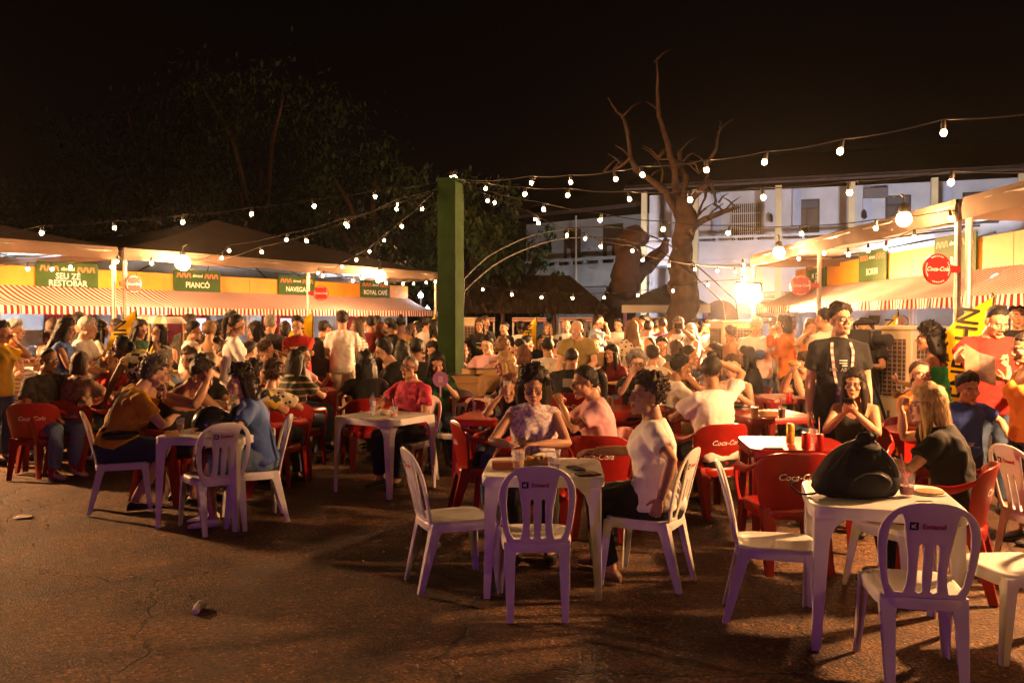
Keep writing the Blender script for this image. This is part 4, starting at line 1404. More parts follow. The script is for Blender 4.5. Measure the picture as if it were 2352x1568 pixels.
# ================================================================== people
PAL = dict(white=(.80, .77, .74), cream=(.62, .54, .42), beige=(.50, .42, .34), tan=(.36, .25, .14), black=(.014, .013, .014), charcoal=(.04, .038, .04), navy=(.022, .03, .07), grey=(.28, .27, .27),
           lightgrey=(.5, .48, .46), blue=(.07, .13, .36), lightblue=(.36, .47, .62), royal=(.03, .06, .30), teal=(.04, .18, .22), green=(.02, .42, .10), darkgreen=(.02, .07, .03), mint=(.15, .6, .35),
           yellow=(.72, .52, .03), mustard=(.58, .30, .02), orange=(.66, .19, .03), peach=(.70, .34, .18), red=(.48, .025, .02), darkred=(.20, .012, .015), crimson=(.42, .02, .05), pink=(.68, .38, .42), purple=(.20, .07, .22), denim=(.12, .18, .30),
           jeans=(.05, .08, .15), khaki=(.38, .30, .18), brown=(.14, .07, .035), olive=(.28, .22, .08))
SKIN = dict(a=(.58, .34, .23), b=(.48, .26, .16), c=(.36, .18, .10), d=(.24, .115, .06), e=(.12, .055, .03), p=(.66, .42, .32))
HAIR = dict(black=(.009, .007, .006), dark=(.022, .013, .009), brown=(.06, .03, .016), red=(.12, .04, .018), light=(.20, .11, .05), blonde=(.42, .27, .11), grey=(.28, .26, .24), white=(.55, .52, .48), salt=(.12, .105, .09))


def cloth(c):
    if c in MATS:
        return MATS[c]
    if c == 'dots':
        return spots('dots', PAL['cream'], (.02, .02, .02), 19, .30)
    if c == 'floral':
        return spots('floral', (.5, .40, .12), (.02, .02, .02), 17, .45, (.62, .58, .5), kind='print')
    if c == 'tropical':
        return spots('tropical', (.62, .42, .05), (.03, .03, .04), 17, .42, (.6, .5, .4), kind='print')
    if c == 'redprint':
        return spots('redprint', (.45, .02, .06), (.24, .01, .04), 30, .55, (.60, .06, .10), kind='print')
    if c == 'tanprint':
        return spots('tanprint', (.24, .15, .09), (.16, .09, .05), 26, .5, (.34, .22, .14), kind='print')
    if c == 'greystripe':
        return stripes('greystripe', (.60, .56, .52), (.32, .25, .22), .05, 2, .5)
    if c == 'greenstripe':
        return stripes('greenstripe', (.06, .085, .05), (.55, .47, .34), .075, 2, .72)
    if c == 'zebra':
        return stripes('zebra', (.62, .56, .5), (.05, .04, .04), .05, 2, .72)
    if c == 'camo':
        return spots('camo', (.020, .018, .016), (.04, .035, .028), 22, .55, (.055, .045, .032), kind='print')
    if c == 'bluedots':
        return spots('bluedots', (.06, .12, .34), (.3, .36, .5), 40, .18)
    if c == 'lace':
        return spots('lace', (.70, .60, .62), (.46, .36, .38), 55, .42, (.80, .74, .74), kind='print')
    return M('cloth_' + c, PAL[c], .88, var=.10, vs=5, bump=.45, bs=12, bd=.02)


def skin(c):
    m = M('skin_' + c, SKIN[c], .48, var=.09, vs=9, bump=.04, bs=140, spec=.4)
    l = M('lips_' + c, tuple(v * k for v, k in zip(SKIN[c], (.75, .48, .48))), .42)
    return m, l


EYE = M('eye_white', (.6, .56, .52), .2)
IRIS = M('eye_iris', (.015, .010, .008), .15)


def hairmat(c):
    n = 'hair_' + c
    if n in MATS:
        return MATS[n]
    m, nt, b = nodes(n)
    tc = nt.nodes.new('ShaderNodeTexCoord'); mp = nt.nodes.new('ShaderNodeMapping')
    mp.inputs['Scale'].default_value = (150, 150, 16)
    ns = nt.nodes.new('ShaderNodeTexNoise'); ns.inputs['Scale'].default_value = 1.0; ns.inputs['Detail'].default_value = 3
    nt.links.new(tc.outputs['Object'], mp.inputs['Vector']); nt.links.new(mp.outputs['Vector'], ns.inputs['Vector'])
    cr = nt.nodes.new('ShaderNodeValToRGB')
    k = HAIR[c]
    cr.color_ramp.elements[0].position = .33; cr.color_ramp.elements[0].color = (*[v * .45 for v in k], 1)
    cr.color_ramp.elements[1].position = .68; cr.color_ramp.elements[1].color = (*[min(1, v * 1.55) for v in k], 1)
    nt.links.new(ns.outputs['Fac'], cr.inputs[0]); nt.links.new(cr.outputs[0], b.inputs['Base Color'])
    bp = nt.nodes.new('ShaderNodeBump'); bp.inputs['Strength'].default_value = .9; bp.inputs['Distance'].default_value = .006
    nt.links.new(ns.outputs['Fac'], bp.inputs['Height']); nt.links.new(bp.outputs['Normal'], b.inputs['Normal'])
    b.inputs['Roughness'].default_value = .55; b.inputs['Specular IOR Level'].default_value = .35
    return m


def remesh(jobs):
    """voxel-union every (MB, voxel, smooth steps, decimate) into one closed skin each; returns meshes"""
    tmp = []
    for mb, vox, it, dec in jobs:
        me = bpy.data.meshes.new('raw'); me.from_pydata(mb.v, [], mb.f)
        o = bpy.data.objects.new('raw', me); col.objects.link(o)
        m = o.modifiers.new('r', 'REMESH'); m.mode = 'VOXEL'; m.voxel_size = vox; m.adaptivity = 0
        if it:
            s = o.modifiers.new('s', 'SMOOTH'); s.factor = .5; s.iterations = it
        if dec < 1:
            d = o.modifiers.new('d', 'DECIMATE'); d.ratio = dec
        tmp.append(o)
    dg = bpy.context.evaluated_depsgraph_get()
    out = [bpy.data.meshes.new_from_object(o.evaluated_get(dg)) for o in tmp]
    for o in tmp:
        me = o.data
        bpy.data.objects.remove(o); bpy.data.meshes.remove(me)
    return out


def arrays(me):
    v = np.empty(len(me.vertices) * 3); me.vertices.foreach_get('co', v)
    return v.reshape(-1, 3), [tuple(p.vertices) for p in me.polygons]


# ---------------------------------------------------------------- head and hand templates
def raw_head(f):
    mb = MB(); k = .94 if f else 1.0
    mb.sphere((0, -.015, .035), (.075, .096, .086), 24, 18)
    mb.sphere((0, .028, -.03), (.061 * k, .064, .086), 22, 16)
    mb.sphere((0, .042, -.082), (.046 * k, .046, .036), 18, 12)
    mb.sphere((0, .078, -.104), (.024 * k, .020, .019), 12, 9)
    for s in (-1, 1):
        mb.sphere((s * .043 * k, .062, -.022), (.024, .026, .024), 12, 9)
        mb.sphere((s * .012, .102, -.034), .0105, 8, 6)
        mb.sphere((s * .079, -.008, -.008), (.008, .020, .032), 10, 8, rot=Matrix.Rotation(s * R(18), 3, 'Z'))
        mb.sphere((s * .045 * k, .01, -.075), (.02, .035, .03), 10, 8)
    mb.tube([(0, .088, .014), (0, .104, -.012), (0, .113, -.030)], [.0085, .0115, .014], 10)
    mb.sphere((0, .074, .026), (.050, .018, .013), 14, 8)
    mb.sphere((0, .093, -.061), (.024, .011, .0075), 12, 8)
    mb.sphere((0, .091, -.073), (.020, .011, .0085), 12, 8)
    mb.tube([(0, -.02, -.06), (0, -.035, -.14), (0, -.042, -.19)], [.052 * k, .052 * k, .055 * k], 14)
    return mb


def raw_hand(curl, thumb):
    mb = MB()
    mb.tube([(0, -.03, 0), (0, 0, 0), (0, .03, .001), (0, .065, .001), (0, .09, -.001)], [(.024, .019), (.026, .017), (.036, .0155), (.041, .014), (.038, .011)], 12, up=(0, 0, 1))
    for x, L_, fan in ((-.0285, .070, -.08), (-.0095, .079, -.02), (.0095, .073, .04), (.028, .057, .12)):
        p = Vector((x, .078, -.001)); a = 0.06; P_ = [p.copy()]
        for seg, c in zip((.45, .31, .24), curl):
            a += R(c)
            p = p + Vector((math.sin(fan) * math.cos(a), math.cos(a) * math.cos(fan), -math.sin(a))) * L_ * seg
            P_.append(p.copy())
        mb.tube(P_, [.0098, .0092, .0084, .0068], 9)
    b0 = Vector((-.026, .012, -.004)); d = Vector(thumb).normalized()
    mb.tube([b0, b0 + d * .03, b0 + d * .055 + Vector((.004, .008, -.004)), b0 + d * .072 + Vector((.010, .020, -.008))], [.0135, .0118, .0105, .0078], 9)
    return mb


_t = remesh([(raw_head(False), .0046, 3, .42), (raw_head(True), .0046, 3, .42), (raw_head(False), .0062, 3, .22), (raw_head(True), .0062, 3, .22),
             (raw_hand((18, 26, 18), (-.75, .6, -.25)), .0042, 2, .5), (raw_hand((48, 66, 40), (-.45, .7, -.55)), .0042, 2, .5),
             (raw_hand((18, 26, 18), (-.75, .6, -.25)), .0055, 1, .25), (raw_hand((48, 66, 40), (-.45, .7, -.55)), .0055, 1, .25)])
HEADS = {}
for key, me in zip((('m', 1), ('f', 1), ('m', 0), ('f', 0)), _t[:4]):
    v, f = arrays(me)
    for s in (-1, 1):                       # eye sockets
        d2 = ((v - np.array((s * .031, .082, .003))) ** 2).sum(1)
        v[:, 1] -= .0065 * np.exp(-d2 / (2 * .0125 ** 2)) * (v[:, 1] > .03)
    c = np.array([v[list(q)].mean(0) for q in f])
    lip = (((c - np.array((0, .098, -.067))) / np.array((.024, .022, .0125))) ** 2).sum(1) < 1
    HEADS[key] = (v, f, lip.astype(int).tolist())
HANDS = {k: arrays(me) for k, me in zip((('open', 1), ('grip', 1), ('open', 0), ('grip', 0)), _t[4:])}


def pnoise(P_, fr, seed, n=5):
    """cheap smooth noise for arrays of points, about -1..1"""
    rg = np.random.RandomState(seed); out = np.zeros(len(P_))
    for k in range(n):
        w = rg.normal(size=3); w = w / np.linalg.norm(w) * fr * (0.7 + .6 * rg.rand())
        out += np.sin(P_ @ w + rg.rand() * 6.28)
    return out / math.sqrt(n)


# ---------------------------------------------------------------- hair
HL_AZ = [0, 35, 60, 80, 100, 125, 180]
HLINE = {'n': [.50, .42, .22, -.12, -.48, -.70, -.78], 'bald': [.97, .97, .9, .1, -.3, -.6, -.72], 'high': [.56, .48, .26, -.08, -.44, -.68, -.77], 'low': [.46, .30, -.05, -.45, -.62, -.75, -.80]}


def hair(style, seed, near):
    """hair in head coordinates; a closed shell that dips under the skin beyond the hairline, plus hanging masses"""
    rg = np.random.RandomState(seed); mb = MB()
    nu, nv = (44, 30) if near else (26, 18)
    th = dict(buzz=.004, bald=.004, short=.024, crop=.03, bob=.024, long=.022, curly=.036, afro=.055, bun=.012, pony=.012, curlylong=.036, topbun=.012).get(style, .018)
    line = HLINE['bald' if style == 'bald' else 'high' if style in ('bun', 'pony', 'buzz', 'topbun') else 'low' if style in ('bob', 'long', 'curlylong', 'afro') else 'n']
    D_ = [(0, 0, 1)] + [(math.sin(math.pi * i / nv) * math.sin(2 * math.pi * j / nu), math.sin(math.pi * i / nv) * math.cos(2 * math.pi * j / nu), math.cos(math.pi * i / nv)) for i in range(1, nv) for j in range(nu)] + [(0, 0, -1)]
    D_ = np.array(D_)
    az = np.degrees(np.abs(np.arctan2(D_[:, 0], D_[:, 1])))
    z0 = np.interp(az, HL_AZ, line)
    z0 = z0 + pnoise(D_, 11, seed + 4) * .05 + pnoise(D_, 30, seed + 6) * .045
    m = np.clip((D_[:, 2] - z0) / .10 + .5, 0, 1); m = m * m * (3 - 2 * m)
    E = 1 / np.sqrt((D_[:, 0] / .0765) ** 2 + (D_[:, 1] / .0985) ** 2 + (D_[:, 2] / .0885) ** 2)
    bump = pnoise(D_, 6, seed) * .22 + pnoise(D_ * np.array((1, .5, 1)), 22, seed + 1) * .22
    if style in ('curly', 'afro', 'curlylong'):
        bump = pnoise(D_, 9, seed) * .25 + pnoise(D_, 26, seed + 1) * .28
    t = th * (1 + bump) * (0.75 + .35 * np.clip(D_[:, 2], 0, 1))
    if style in ('short', 'crop'):
        t *= (.45 + .75 * np.clip(D_[:, 2] + .3, 0, 1)); t += .010 * np.clip(D_[:, 1], 0, 1) * np.clip(D_[:, 2], 0, 1)
    t = t * np.clip((D_[:, 2] - z0) / .42, .12, 1) ** .7
    R_ = E * (.80 + .20 * m) + t * m
    V = D_ * R_[:, None] + np.array((0, -.013, .032))
    fs_ = []
    last = len(V) - 1
    for j in range(nu):
        fs_.append((0, 1 + (j + 1) % nu, 1 + j)); o = 1 + (nv - 2) * nu
        fs_.append((last, o + j, o + (j + 1) % nu))
    for i in range(nv - 2):
        o = 1 + i * nu
        for j in range(nu):
            fs_.append((o + j, o + (j + 1) % nu, o + nu + (j + 1) % nu, o + nu + j))
    mb.add(V, fs_)
    surf = V[m > .8]; nrm = D_[m > .8]

    def mass(st, n=26, groove=.05):
        rings = []
        for (x, y, z, rx, ry) in st:
            ring = []
            for j in range(n):
                a = 2 * math.pi * j / n
                k = 1 + groove * math.sin(a * 7 + seed) + groove * .7 * math.sin(a * 13 + z * 30 + seed * 2) + groove * .4 * math.sin(z * 60 + a * 3)
                ring.append(Vector((x + math.cos(a) * rx * k, y + math.sin(a) * ry * k, z)))
            rings.append(ring)
        mb.loft(rings)
    if style == 'bob':
        mass([(0, -.025, .06, .088, .085), (0, -.038, .0, .098, .078), (0, -.045, -.06, .100, .070), (0, -.05, -.11, .092, .062), (0, -.055, -.135, .05, .035)])
    elif style == 'long':
        w = rg.uniform(.9, 1.1)
        mass([(0, -.025, .06, .088, .085), (0, -.04, .0, .098, .076), (0, -.05, -.06, .100 * w, .066), (0, -.07, -.13, .104 * w, .056), (0, -.092, -.20, .112 * w, .048), (0, -.105, -.28, .108 * w, .044), (0, -.11, -.35, .088, .036), (0, -.11, -.40, .035, .018)])
        for s in (-1, 1):
            mass([(s * .070, .012, .03, .024, .040), (s * .080, .015, -.05, .028, .036), (s * .085, .02, -.13, .030, .030), (s * .088, .03, -.20, .022, .022), (s * .085, .04, -.26, .006, .008)], 12)
    elif style == 'curlylong':
        mass([(0, -.03, .06, .10, .09), (0, -.05, -.02, .118, .085), (0, -.065, -.10, .125, .078), (0, -.08, -.18, .12, .068), (0, -.09, -.25, .09, .05), (0, -.09, -.29, .03, .02)], groove=.09)
    elif style == 'pony':
        P_ = [(0, -.10, .055), (0, -.135, .05), (0, -.155, .0), (0, -.15, -.08), (.01, -.14, -.16), (.015, -.135, -.22)]
        mb.tube(smooth_path(P_, 4), [.024, .026, .028, .03, .032, .033, .034, .034, .034, .033, .032, .031, .03, .028, .026, .024, .021, .018, .014, .010, .005][:21], 10)
    elif style == 'bun':
        mb.sphere((0, -.115, .045), (.042, .036, .040), 12, 9)
    elif style == 'topbun':
        mb.sphere((0, -.05, .135), (.038, .038, .032), 12, 9)
    if style in ('curly', 'afro', 'curlylong'):
        nb = 230 if near else 60
        src = list(surf)
        if style == 'curlylong':
            for k in range(nb):
                a = rg.uniform(math.pi * .95, math.pi * 2.05); z = rg.uniform(-.27, .05)
                src.append(np.array((math.cos(a) * .118, -.06 + math.sin(a) * .08 - .02, z)))
        for k in range(nb):                     # ringlets
            p = Vector(src[rg.randint(len(src))]); ax = Vector(rg.normal(size=3) * .5 + np.array((0, 0, -.8))).normalized()
            u = ax.orthogonal().normalized(); w = ax.cross(u); r = rg.uniform(.006, .012); L_ = rg.uniform(.02, .05); ph = rg.rand() * 6
            n_ = 9 if near else 5
            mb.tube([p + ax * (L_ * (q / n_ - .3)) + (u * math.cos(q * 1.5 + ph) + w * math.sin(q * 1.5 + ph)) * r for q in range(n_)], [.0022] + [.0042 if near else .006] * (n_ - 2) + [.0012], 4 if near else 3)
    # loose strands break the outline
    ns = {1: 260, 0: 70}[1 if near else 0]
    if style in ('buzz', 'bald'):
        ns = 0
    for k in range(ns):
        i = rg.randint(len(surf)); p = Vector(surf[i]); n_ = Vector(nrm[i])
        dn = Vector((rg.normal() * .4, -.4 + rg.normal() * .4, -.8 + rg.normal() * .5)); dn = (dn - n_ * dn.dot(n_))
        if style in ('curly', 'afro', 'curlylong'):
            dn = n_ * .7 + Vector(rg.normal(size=3)) * .8
        dn.normalize(); L_ = rg.uniform(.015, .045) if style in ('short', 'crop', 'curly', 'afro', 'bun', 'topbun', 'pony') else rg.uniform(.03, .09)
        q = p + dn * L_ + n_ * rg.uniform(.0, .012); w = n_.cross(dn) * .0016
        mb.add([p - n_ * .004 - w, p - n_ * .004 + w, q], [(0, 1, 2)])
    if style in ('long', 'bob', 'curlylong') and near:
        for k in range(160):
            a = rg.uniform(math.pi * 1.0, math.pi * 2.0); zt = rg.uniform(-.1, .05); L_ = rg.uniform(.1, .28) if style != 'bob' else rg.uniform(.08, .16)
            c0 = Vector((math.cos(a) * .102, -.045 + math.sin(a) * .075, zt)); c1 = Vector((math.cos(a) * .112 + rg.normal() * .012, -.085 + math.sin(a) * .058, zt - L_))
            w = Vector((-math.sin(a), math.cos(a), 0)) * .0022
            mb.add([c0 - w, c0 + w, c1], [(0, 1, 2)])
    return mb


# ---------------------------------------------------------------- body
ST_M = [(-.115, .145, .108, 0), (-.03, .168, .125, 0), (.07, .163, .122, .004), (.17, .155, .116, .006), (.27, .165, .120, .006), (.35, .178, .122, .006), (.42, .176, .106, 0), (.468, .142, .084, -.006), (.505, .085, .066, -.010), (.535, .060, .060, -.006), (.60, .056, .058, .004)]
ST_F = [(-.115, .155, .112, 0), (-.03, .180, .130, -.006), (.07, .163, .116, 0), (.17, .138, .104, .004), (.27, .146, .112, .008), (.34, .156, .122, .012), (.41, .154, .100, .004), (.462, .122, .076, -.004), (.498, .072, .060, -.010), (.53, .052, .054, -.006), (.60, .049, .052, .004)]


class Body:
    pass


def ik(S, T, l1, l2, pole):
    d = T - S; L_ = d.length
    if L_ > (l1 + l2) * .995:
        d *= (l1 + l2) * .995 / L_; L_ = d.length; T = S + d
    if L_ < abs(l1 - l2) + .03:
        L_ = abs(l1 - l2) + .03
    u = d.normalized()
    a = (l1 * l1 - l2 * l2 + L_ * L_) / (2 * L_)
    h = math.sqrt(max(0, l1 * l1 - a * a))
    p = pole - u * pole.dot(u); p.normalize()
    return S + u * a + p * h, T


# hand targets: (forward-right-up in body units), elbow pole, fingers' direction or None, palm direction, hand shape
ARMS = {
    'table': ((.15, .40, .80), (.9, -.4, -.5), (-.35, .9, -.1), (0, 0, -1), 'open'),
    'table_in': ((.03, .36, .80), (1, -.2, -.4), (-.9, .35, 0), (0, 0, -1), 'open'),
    'table_out': ((.28, .38, .79), (.9, -.3, -.5), (.1, .95, 0), (0, 0, -1), 'grip'),
    'lap': ((.09, .28, .64), (.8, -.6, -.2), (-.5, .8, -.2), (0, 0, -1), 'open'),
    'phone': ((.05, .32, .95), (.7, -.3, -.8), (-.45, .55, .6), (-.4, -.6, .6), 'grip'),
    'eat': ((.05, .25, 1.12), (.8, .2, -.9), (-.55, .1, .8), (-.2, -.8, .2), 'grip'),
    'chin': ((.05, .20, 1.085), (.5, .55, -.9), (-.25, -.1, .95), (-.3, -.85, .1), 'grip'),
    'cup': ((.14, .38, .92), (.7, -.3, -.8), (-.6, .75, .1), (-.7, -.3, 0), 'grip'),
    'behind': ((.30, -.16, .62), (.7, -.9, .1), (.1, -.2, -.95), (-.9, 0, 0), 'open'),
    'seat': ((.25, -.02, .52), (.6, -.9, 0), (0, .3, -.9), (-1, 0, 0), 'open'),
    'hang': ((.235, .03, .80), (.6, -.9, 0), (0, .15, -.98), (-1, 0, 0), 'open'),
    'hip': ((.20, .04, .99), (1, -.7, 0), (-.6, .6, -.5), (-.8, -.3, 0), 'grip'),
    'hold': ((.07, .30, 1.13), (.8, -.4, -.8), (-.5, .7, .35), (-.5, -.3, .5), 'grip'),
    'holdlow': ((.10, .30, 1.0), (.8, -.5, -.6), (-.4, .9, 0), (-.7, 0, .3), 'grip'),
    'cross': ((-.13, .19, 1.16), (1, .1, -.5), (-.95, -.05, .1), (0, -1, 0), 'open'),
    'mouth': ((.04, .21, 1.46), (.8, .3, -.9), (-.5, .0, .8), (-.2, -.9, .1), 'grip'),
    'face': ((.07, .15, 1.50), (.8, .3, -.8), (-.3, -.2, .9), (-.3, -.9, 0), 'open'),
    'bag': ((.20, .10, 1.02), (.7, -.9, -.2), (-.3, .8, -.4), (-.9, 0, 0), 'grip'),
}

PEOPLE = []


def person(px, py, who, pose='sit', yaw=180, d=None, sx='m', sk='b', hr='short:dark', top='tee:white', bot='long:jeans', arms=('table', 'table'), lean=None, side=0, twist=0, head=(0, 5), fat=1.0, near=0,
           glasses=None, shoes='black', chair='red', legs=None, beard=None, child=False, seatz=.43, extra=None, s=None, clabel=None):
    d = d or 745.0 / (py - 735)
    near = 1 if (near or d < 8.2) else 0
    tgt = pt(px, py, d)
    if lean is None:
        lean = 8 if pose == 'sit' else 3
    B = Body(); B.__dict__.update(locals())
    ST = ST_F if sx == 'f' else ST_M
    hipz = (.535 + seatz - .43) if pose == 'sit' else None
    k1, k2 = R(lean * .75), R(lean * 1.2)

    def build(s):
        hz = hipz if hipz is not None else .915 * s
        base = Vector((0, 0, hz))
        sd = R(side)
        d1 = Vector((math.sin(sd), math.sin(k1), math.cos(k1))).normalized()
        d2 = Vector((math.sin(sd), math.sin(k2), math.cos(k2))).normalized()
        brk = .24 * s

        def spine(t):
            t *= s
            return base + (d1 * t if t < brk else d1 * brk + d2 * (t - brk)), (d1 if t < brk else d2)
        return spine, base, d2
    s0 = s or 1.0
    for it in range(3):
        spine, base, d2 = build(s0)
        tp, up = spine(.645)
        f0 = d2.cross(Vector((1, 0, 0))).normalized()
        hc = tp + f0 * .022 * s0
        top_z = hc.z + .118 * min(1.08, max(.88, s0)) * math.cos(R(head[1])) if not child else hc.z + .13
        if s is None:
            if pose == 'sit':
                s0 *= (tgt.z - base.z) / (top_z - base.z)
            else:
                s0 *= tgt.z / top_z
            s0 = min(1.16, max(.80 if not child else .55, s0))
    s_ = s0
    hs = min(1.06, max(.93, s_)) if not child else .95
    B.s_ = s_
    spine, base, d2 = build(s_)
    tw = Matrix.Rotation(R(twist), 3, 'Z')

    def axes(t):
        p, dd = spine(t)
        f_ = max(0, min(1, (t - .05) / .35))
        r = Matrix.Rotation(R(twist) * f_, 3, 'Z') @ Vector((1, 0, 0))
        r = (r - dd * r.dot(dd)).normalized()
        return p, r, dd.cross(r)

    def torso(mb, st, grow=0.0, n=20, shoulders=True):
        rings = []
        for t, rx, ry, fs in st:
            p, r, f_ = axes(t)
            fk = fat if t < .42 else 1 + (fat - 1) * .4
            belly = max(0, fat - 1.08) * .5 * math.exp(-((t - .13) / .13) ** 2) * .25
            rx2 = rx * s_ * fk + grow; ry2 = (ry * fk + belly * .5) * s_ + grow
            ring = []
            for j in range(n):
                a = 2 * math.pi * j / n; c, q = math.cos(a), math.sin(a)
                c2 = math.copysign(abs(c) ** .86, c); q2 = math.copysign(abs(q) ** .9, q)
                ring.append(p + r * (c2 * rx2) + f_ * (q2 * ry2 + fs * s_ + (belly * s_ * .5 if q > 0 else 0)))
            rings.append(ring)
        mb.loft(rings)

    # ---- head
    hy, hp = head
    hr_ = Matrix.Rotation(R(twist + hy), 3, 'Z') @ Matrix.Rotation(R(-hp), 3, 'X')
    if len(head if isinstance(head, tuple) else ()) > 2:
        pass
    B.head_rot = hr_
    tp, up = spine(.60)
    B.head_pos = tp + d2 * (.045 * s_) + f0 * .012 * s_ + hr_ @ Vector((0, .022, .035)) * hs - Vector((0, 0, .02)) * hs
    B.hs = hs
    # put the top of the head where the photograph has it
    tl = B.head_pos + hr_ @ Vector((0, -.01, .11)) * hs
    rz = Matrix.Rotation(R(yaw), 3, 'Z')
    w = rz @ tl
    B.root = Vector((tgt.x - w.x, d - w.y, 0))
    B.rz = yaw
    # ---- arms
    p45, r45, f45 = axes(.448)
    shw = (.150 if sx == 'f' else .178) * s_ * (1 + (fat - 1) * .3)
    l1, l2 = .275 * s_, .25 * s_
    ar = (1 + (fat - 1) * .8)
    B.arm = []
    for sd_, spec in zip((1, -1), arms):
        if isinstance(spec, str):
            T, pole, fd, pd, shp = ARMS[spec]
            scale = s_
            T = Vector((T[0] * sd_, T[1], T[2]))
            if pose == 'sit':
                off = Vector((0, 0, 0))
                zz = T.z if spec in ('table', 'table_in', 'table_out', 'lap', 'seat', 'behind') else base.z + (T.z - .535) * s_
                # follow the leaning trunk for hands held up to the face
                sh0 = spine(.45)[0]
                k = 1.0 if spec in ('chin', 'eat') else .35 if spec == 'phone' else .5
                T = Vector((T.x * s_, T.y * s_ + sh0.y * k, zz))
                if spec in ('chin', 'eat'):
                    T.z += sh0.z - (base.z + .45 * s_)
            else:
                sh0 = spine(.45)[0]
                T = Vector((T.x * s_, T.y * s_ + sh0.y * .8, T.z * s_ + (sh0.z - (base.z + .45 * s_)) * .8))
            T = Matrix.Rotation(R(twist * .8), 3, 'Z') @ T
            pole = Vector((pole[0] * sd_, pole[1], pole[2])); fd = Vector((fd[0] * sd_, fd[1], fd[2])); pd = Vector((pd[0] * sd_, pd[1], pd[2]))
        elif spec[0] == 'at':                  # a point of the courtyard
            _, W0, pole, fd, pd, shp = spec
            T = rz.inverted() @ (Vector(W0) - B.root)
            T = T - Vector(fd).normalized() * .10
            pole, fd, pd = Vector(pole), Vector(fd), Vector(pd)
        else:
            T, pole, fd, pd, shp = spec
            T, pole, fd, pd = Vector(T), Vector(pole), Vector(fd), Vector(pd)
        S = p45 + r45 * (sd_ * shw) - Vector((0, 0, .012 * s_))
        Rz_ = Matrix.Rotation(R(twist * .8), 3, 'Z')
        E_, W_ = ik(S, T, l1, l2, Rz_ @ pole)
        B.arm.append((S, E_, W_, Rz_ @ fd, Rz_ @ pd, shp, p45 + r45 * (sd_ * shw * .45)))
    ra = (.054, .047, .040, .042, .027) if sx == 'm' else (.046, .041, .035, .036, .024)
    ra = [v * s_ * ar for v in ra]

    def armtube(mb, a, f0=0.0, f1=2.0, grow=0.0, flare=0.0, n=12):
        S, E_, W_ = a[0], a[1], a[2]
        stn = [(-.35, a[6], ra[0] * .98), (0, S, ra[0]), (.5, S.lerp(E_, .5), ra[1]), (1.0, E_, ra[2]), (1.35, E_.lerp(W_, .35), ra[3]), (2.0, W_, ra[4])]
        pts_, rr = [], []
        for i, (t, p, r) in enumerate(stn):
            if t <= f1 + 1e-6:
                pts_.append(p); rr.append(r + grow + flare * max(0, t) / max(f1, .01))
            else:
                t0, p0, r0 = stn[i - 1]; q = (f1 - t0) / (t - t0)
                if q > .02:
                    pts_.append(p0.lerp(p, q)); rr.append(r0 + (r - r0) * q + grow + flare)
                break
        mb.tube(pts_, rr, n)

    # ---- legs
    hw = .088 * s_
    B.leg = []
    if pose == 'sit':
        lk = min(1.02, max(.9, s_)) if not child else .75
        lg = legs or ((.11, .44, .40), (.11, .44, .40))
        for sd_, (kx, ky, fy) in zip((1, -1), lg):
            B.leg.append((Vector((sd_ * hw, .01, base.z)), Vector((sd_ * kx, ky * lk, base.z - .03)), Vector((sd_ * (kx + .01), fy * lk, .085))))
    else:
        lg = legs or ((.10, .02, 0.0), (.10, .02, 0.0))
        for sd_, (kx, ky, fy) in zip((1, -1), lg):
            B.leg.append((Vector((sd_ * hw, 0, base.z - .02 * s_)), Vector((sd_ * kx * s_, ky + fy * .4, .485 * s_)), Vector((sd_ * kx * s_, fy - .02, .08 * s_))))
    rl = (.088, .076, .055, .054, .037) if sx == 'm' else (.092, .078, .054, .052, .034)
    rl = [v * min(1.05, s_) * (1 + (fat - 1) * .7) for v in rl]

    def legtube(mb, l, f1=2.0, grow=0.0, gb=None, n=12):
        H_, K_, A_ = l
        stn = [(0, H_, rl[0]), (.45, H_.lerp(K_, .45), rl[1]), (1.0, K_, rl[2]), (1.35, K_.lerp(A_, .35), rl[3]), (2.0, A_, rl[4])]
        pts_, rr = [], []
        for i, (t, p, r) in enumerate(stn):
            g_ = grow if gb is None else grow + (gb - grow) * min(1, t / f1)
            if t <= f1 + 1e-6:
                pts_.append(p); rr.append(r + g_)
            else:
                t0, p0, r0 = stn[i - 1]; q = (f1 - t0) / (t - t0)
                if q > .02:
                    pts_.append(p0.lerp(p, q)); rr.append(r0 + (r - r0) * q + g_)
                break
        mb.tube(pts_, rr, n)

    # ---- skin
    vox = .0135 if near else .021
    if d < 6.6:
        vox = .011
    mb = MB(); torso(mb, ST)
    for a in B.arm:
        armtube(mb, a)
    for l in B.leg:
        legtube(mb, l)
        A_ = l[2]
        mb.tube([A_ + Vector((0, -.045, -.045)), A_ + Vector((0, .02, -.035)), A_ + Vector((0, .09, -.055)), A_ + Vector((0, .165, -.066))], [(.033, .033), (.038, .04), (.042, .026), (.03, .014)], 10, up=(0, 0, 1))
    if sx == 'f':
        for q in (-1, 1):
            p, r, f_ = axes(.325)
            mb.sphere(p + r * (q * .066 * s_) + f_ * (.085 * s_), .058 * s_ * fat, 12, 9)
    B.raw_body = (mb, vox, 4, 1.0)

    # ---- clothes
    def stations(t0, t1, gt=None):
        out = []
        ts = [q[0] for q in ST]
        def at(t):
            return tuple([t] + [float(np.interp(t, ts, [q[k] for q in ST])) for k in (1, 2, 3)])
        out.append(at(t0))
        for q in ST:
            if t0 + .01 < q[0] < t1 - .01:
                out.append(q)
        out.append(at(t1))
        return out
    kind, colr = top.split(':')
    mb = MB(); g_ = .018 if kind not in ('tank', 'off', 'dress', 'halter') else .015
    t0 = -.10 if pose == 'stand' else (-.055 if lean < 15 else .005)
    if kind in ('dress',):
        t0 = -.08
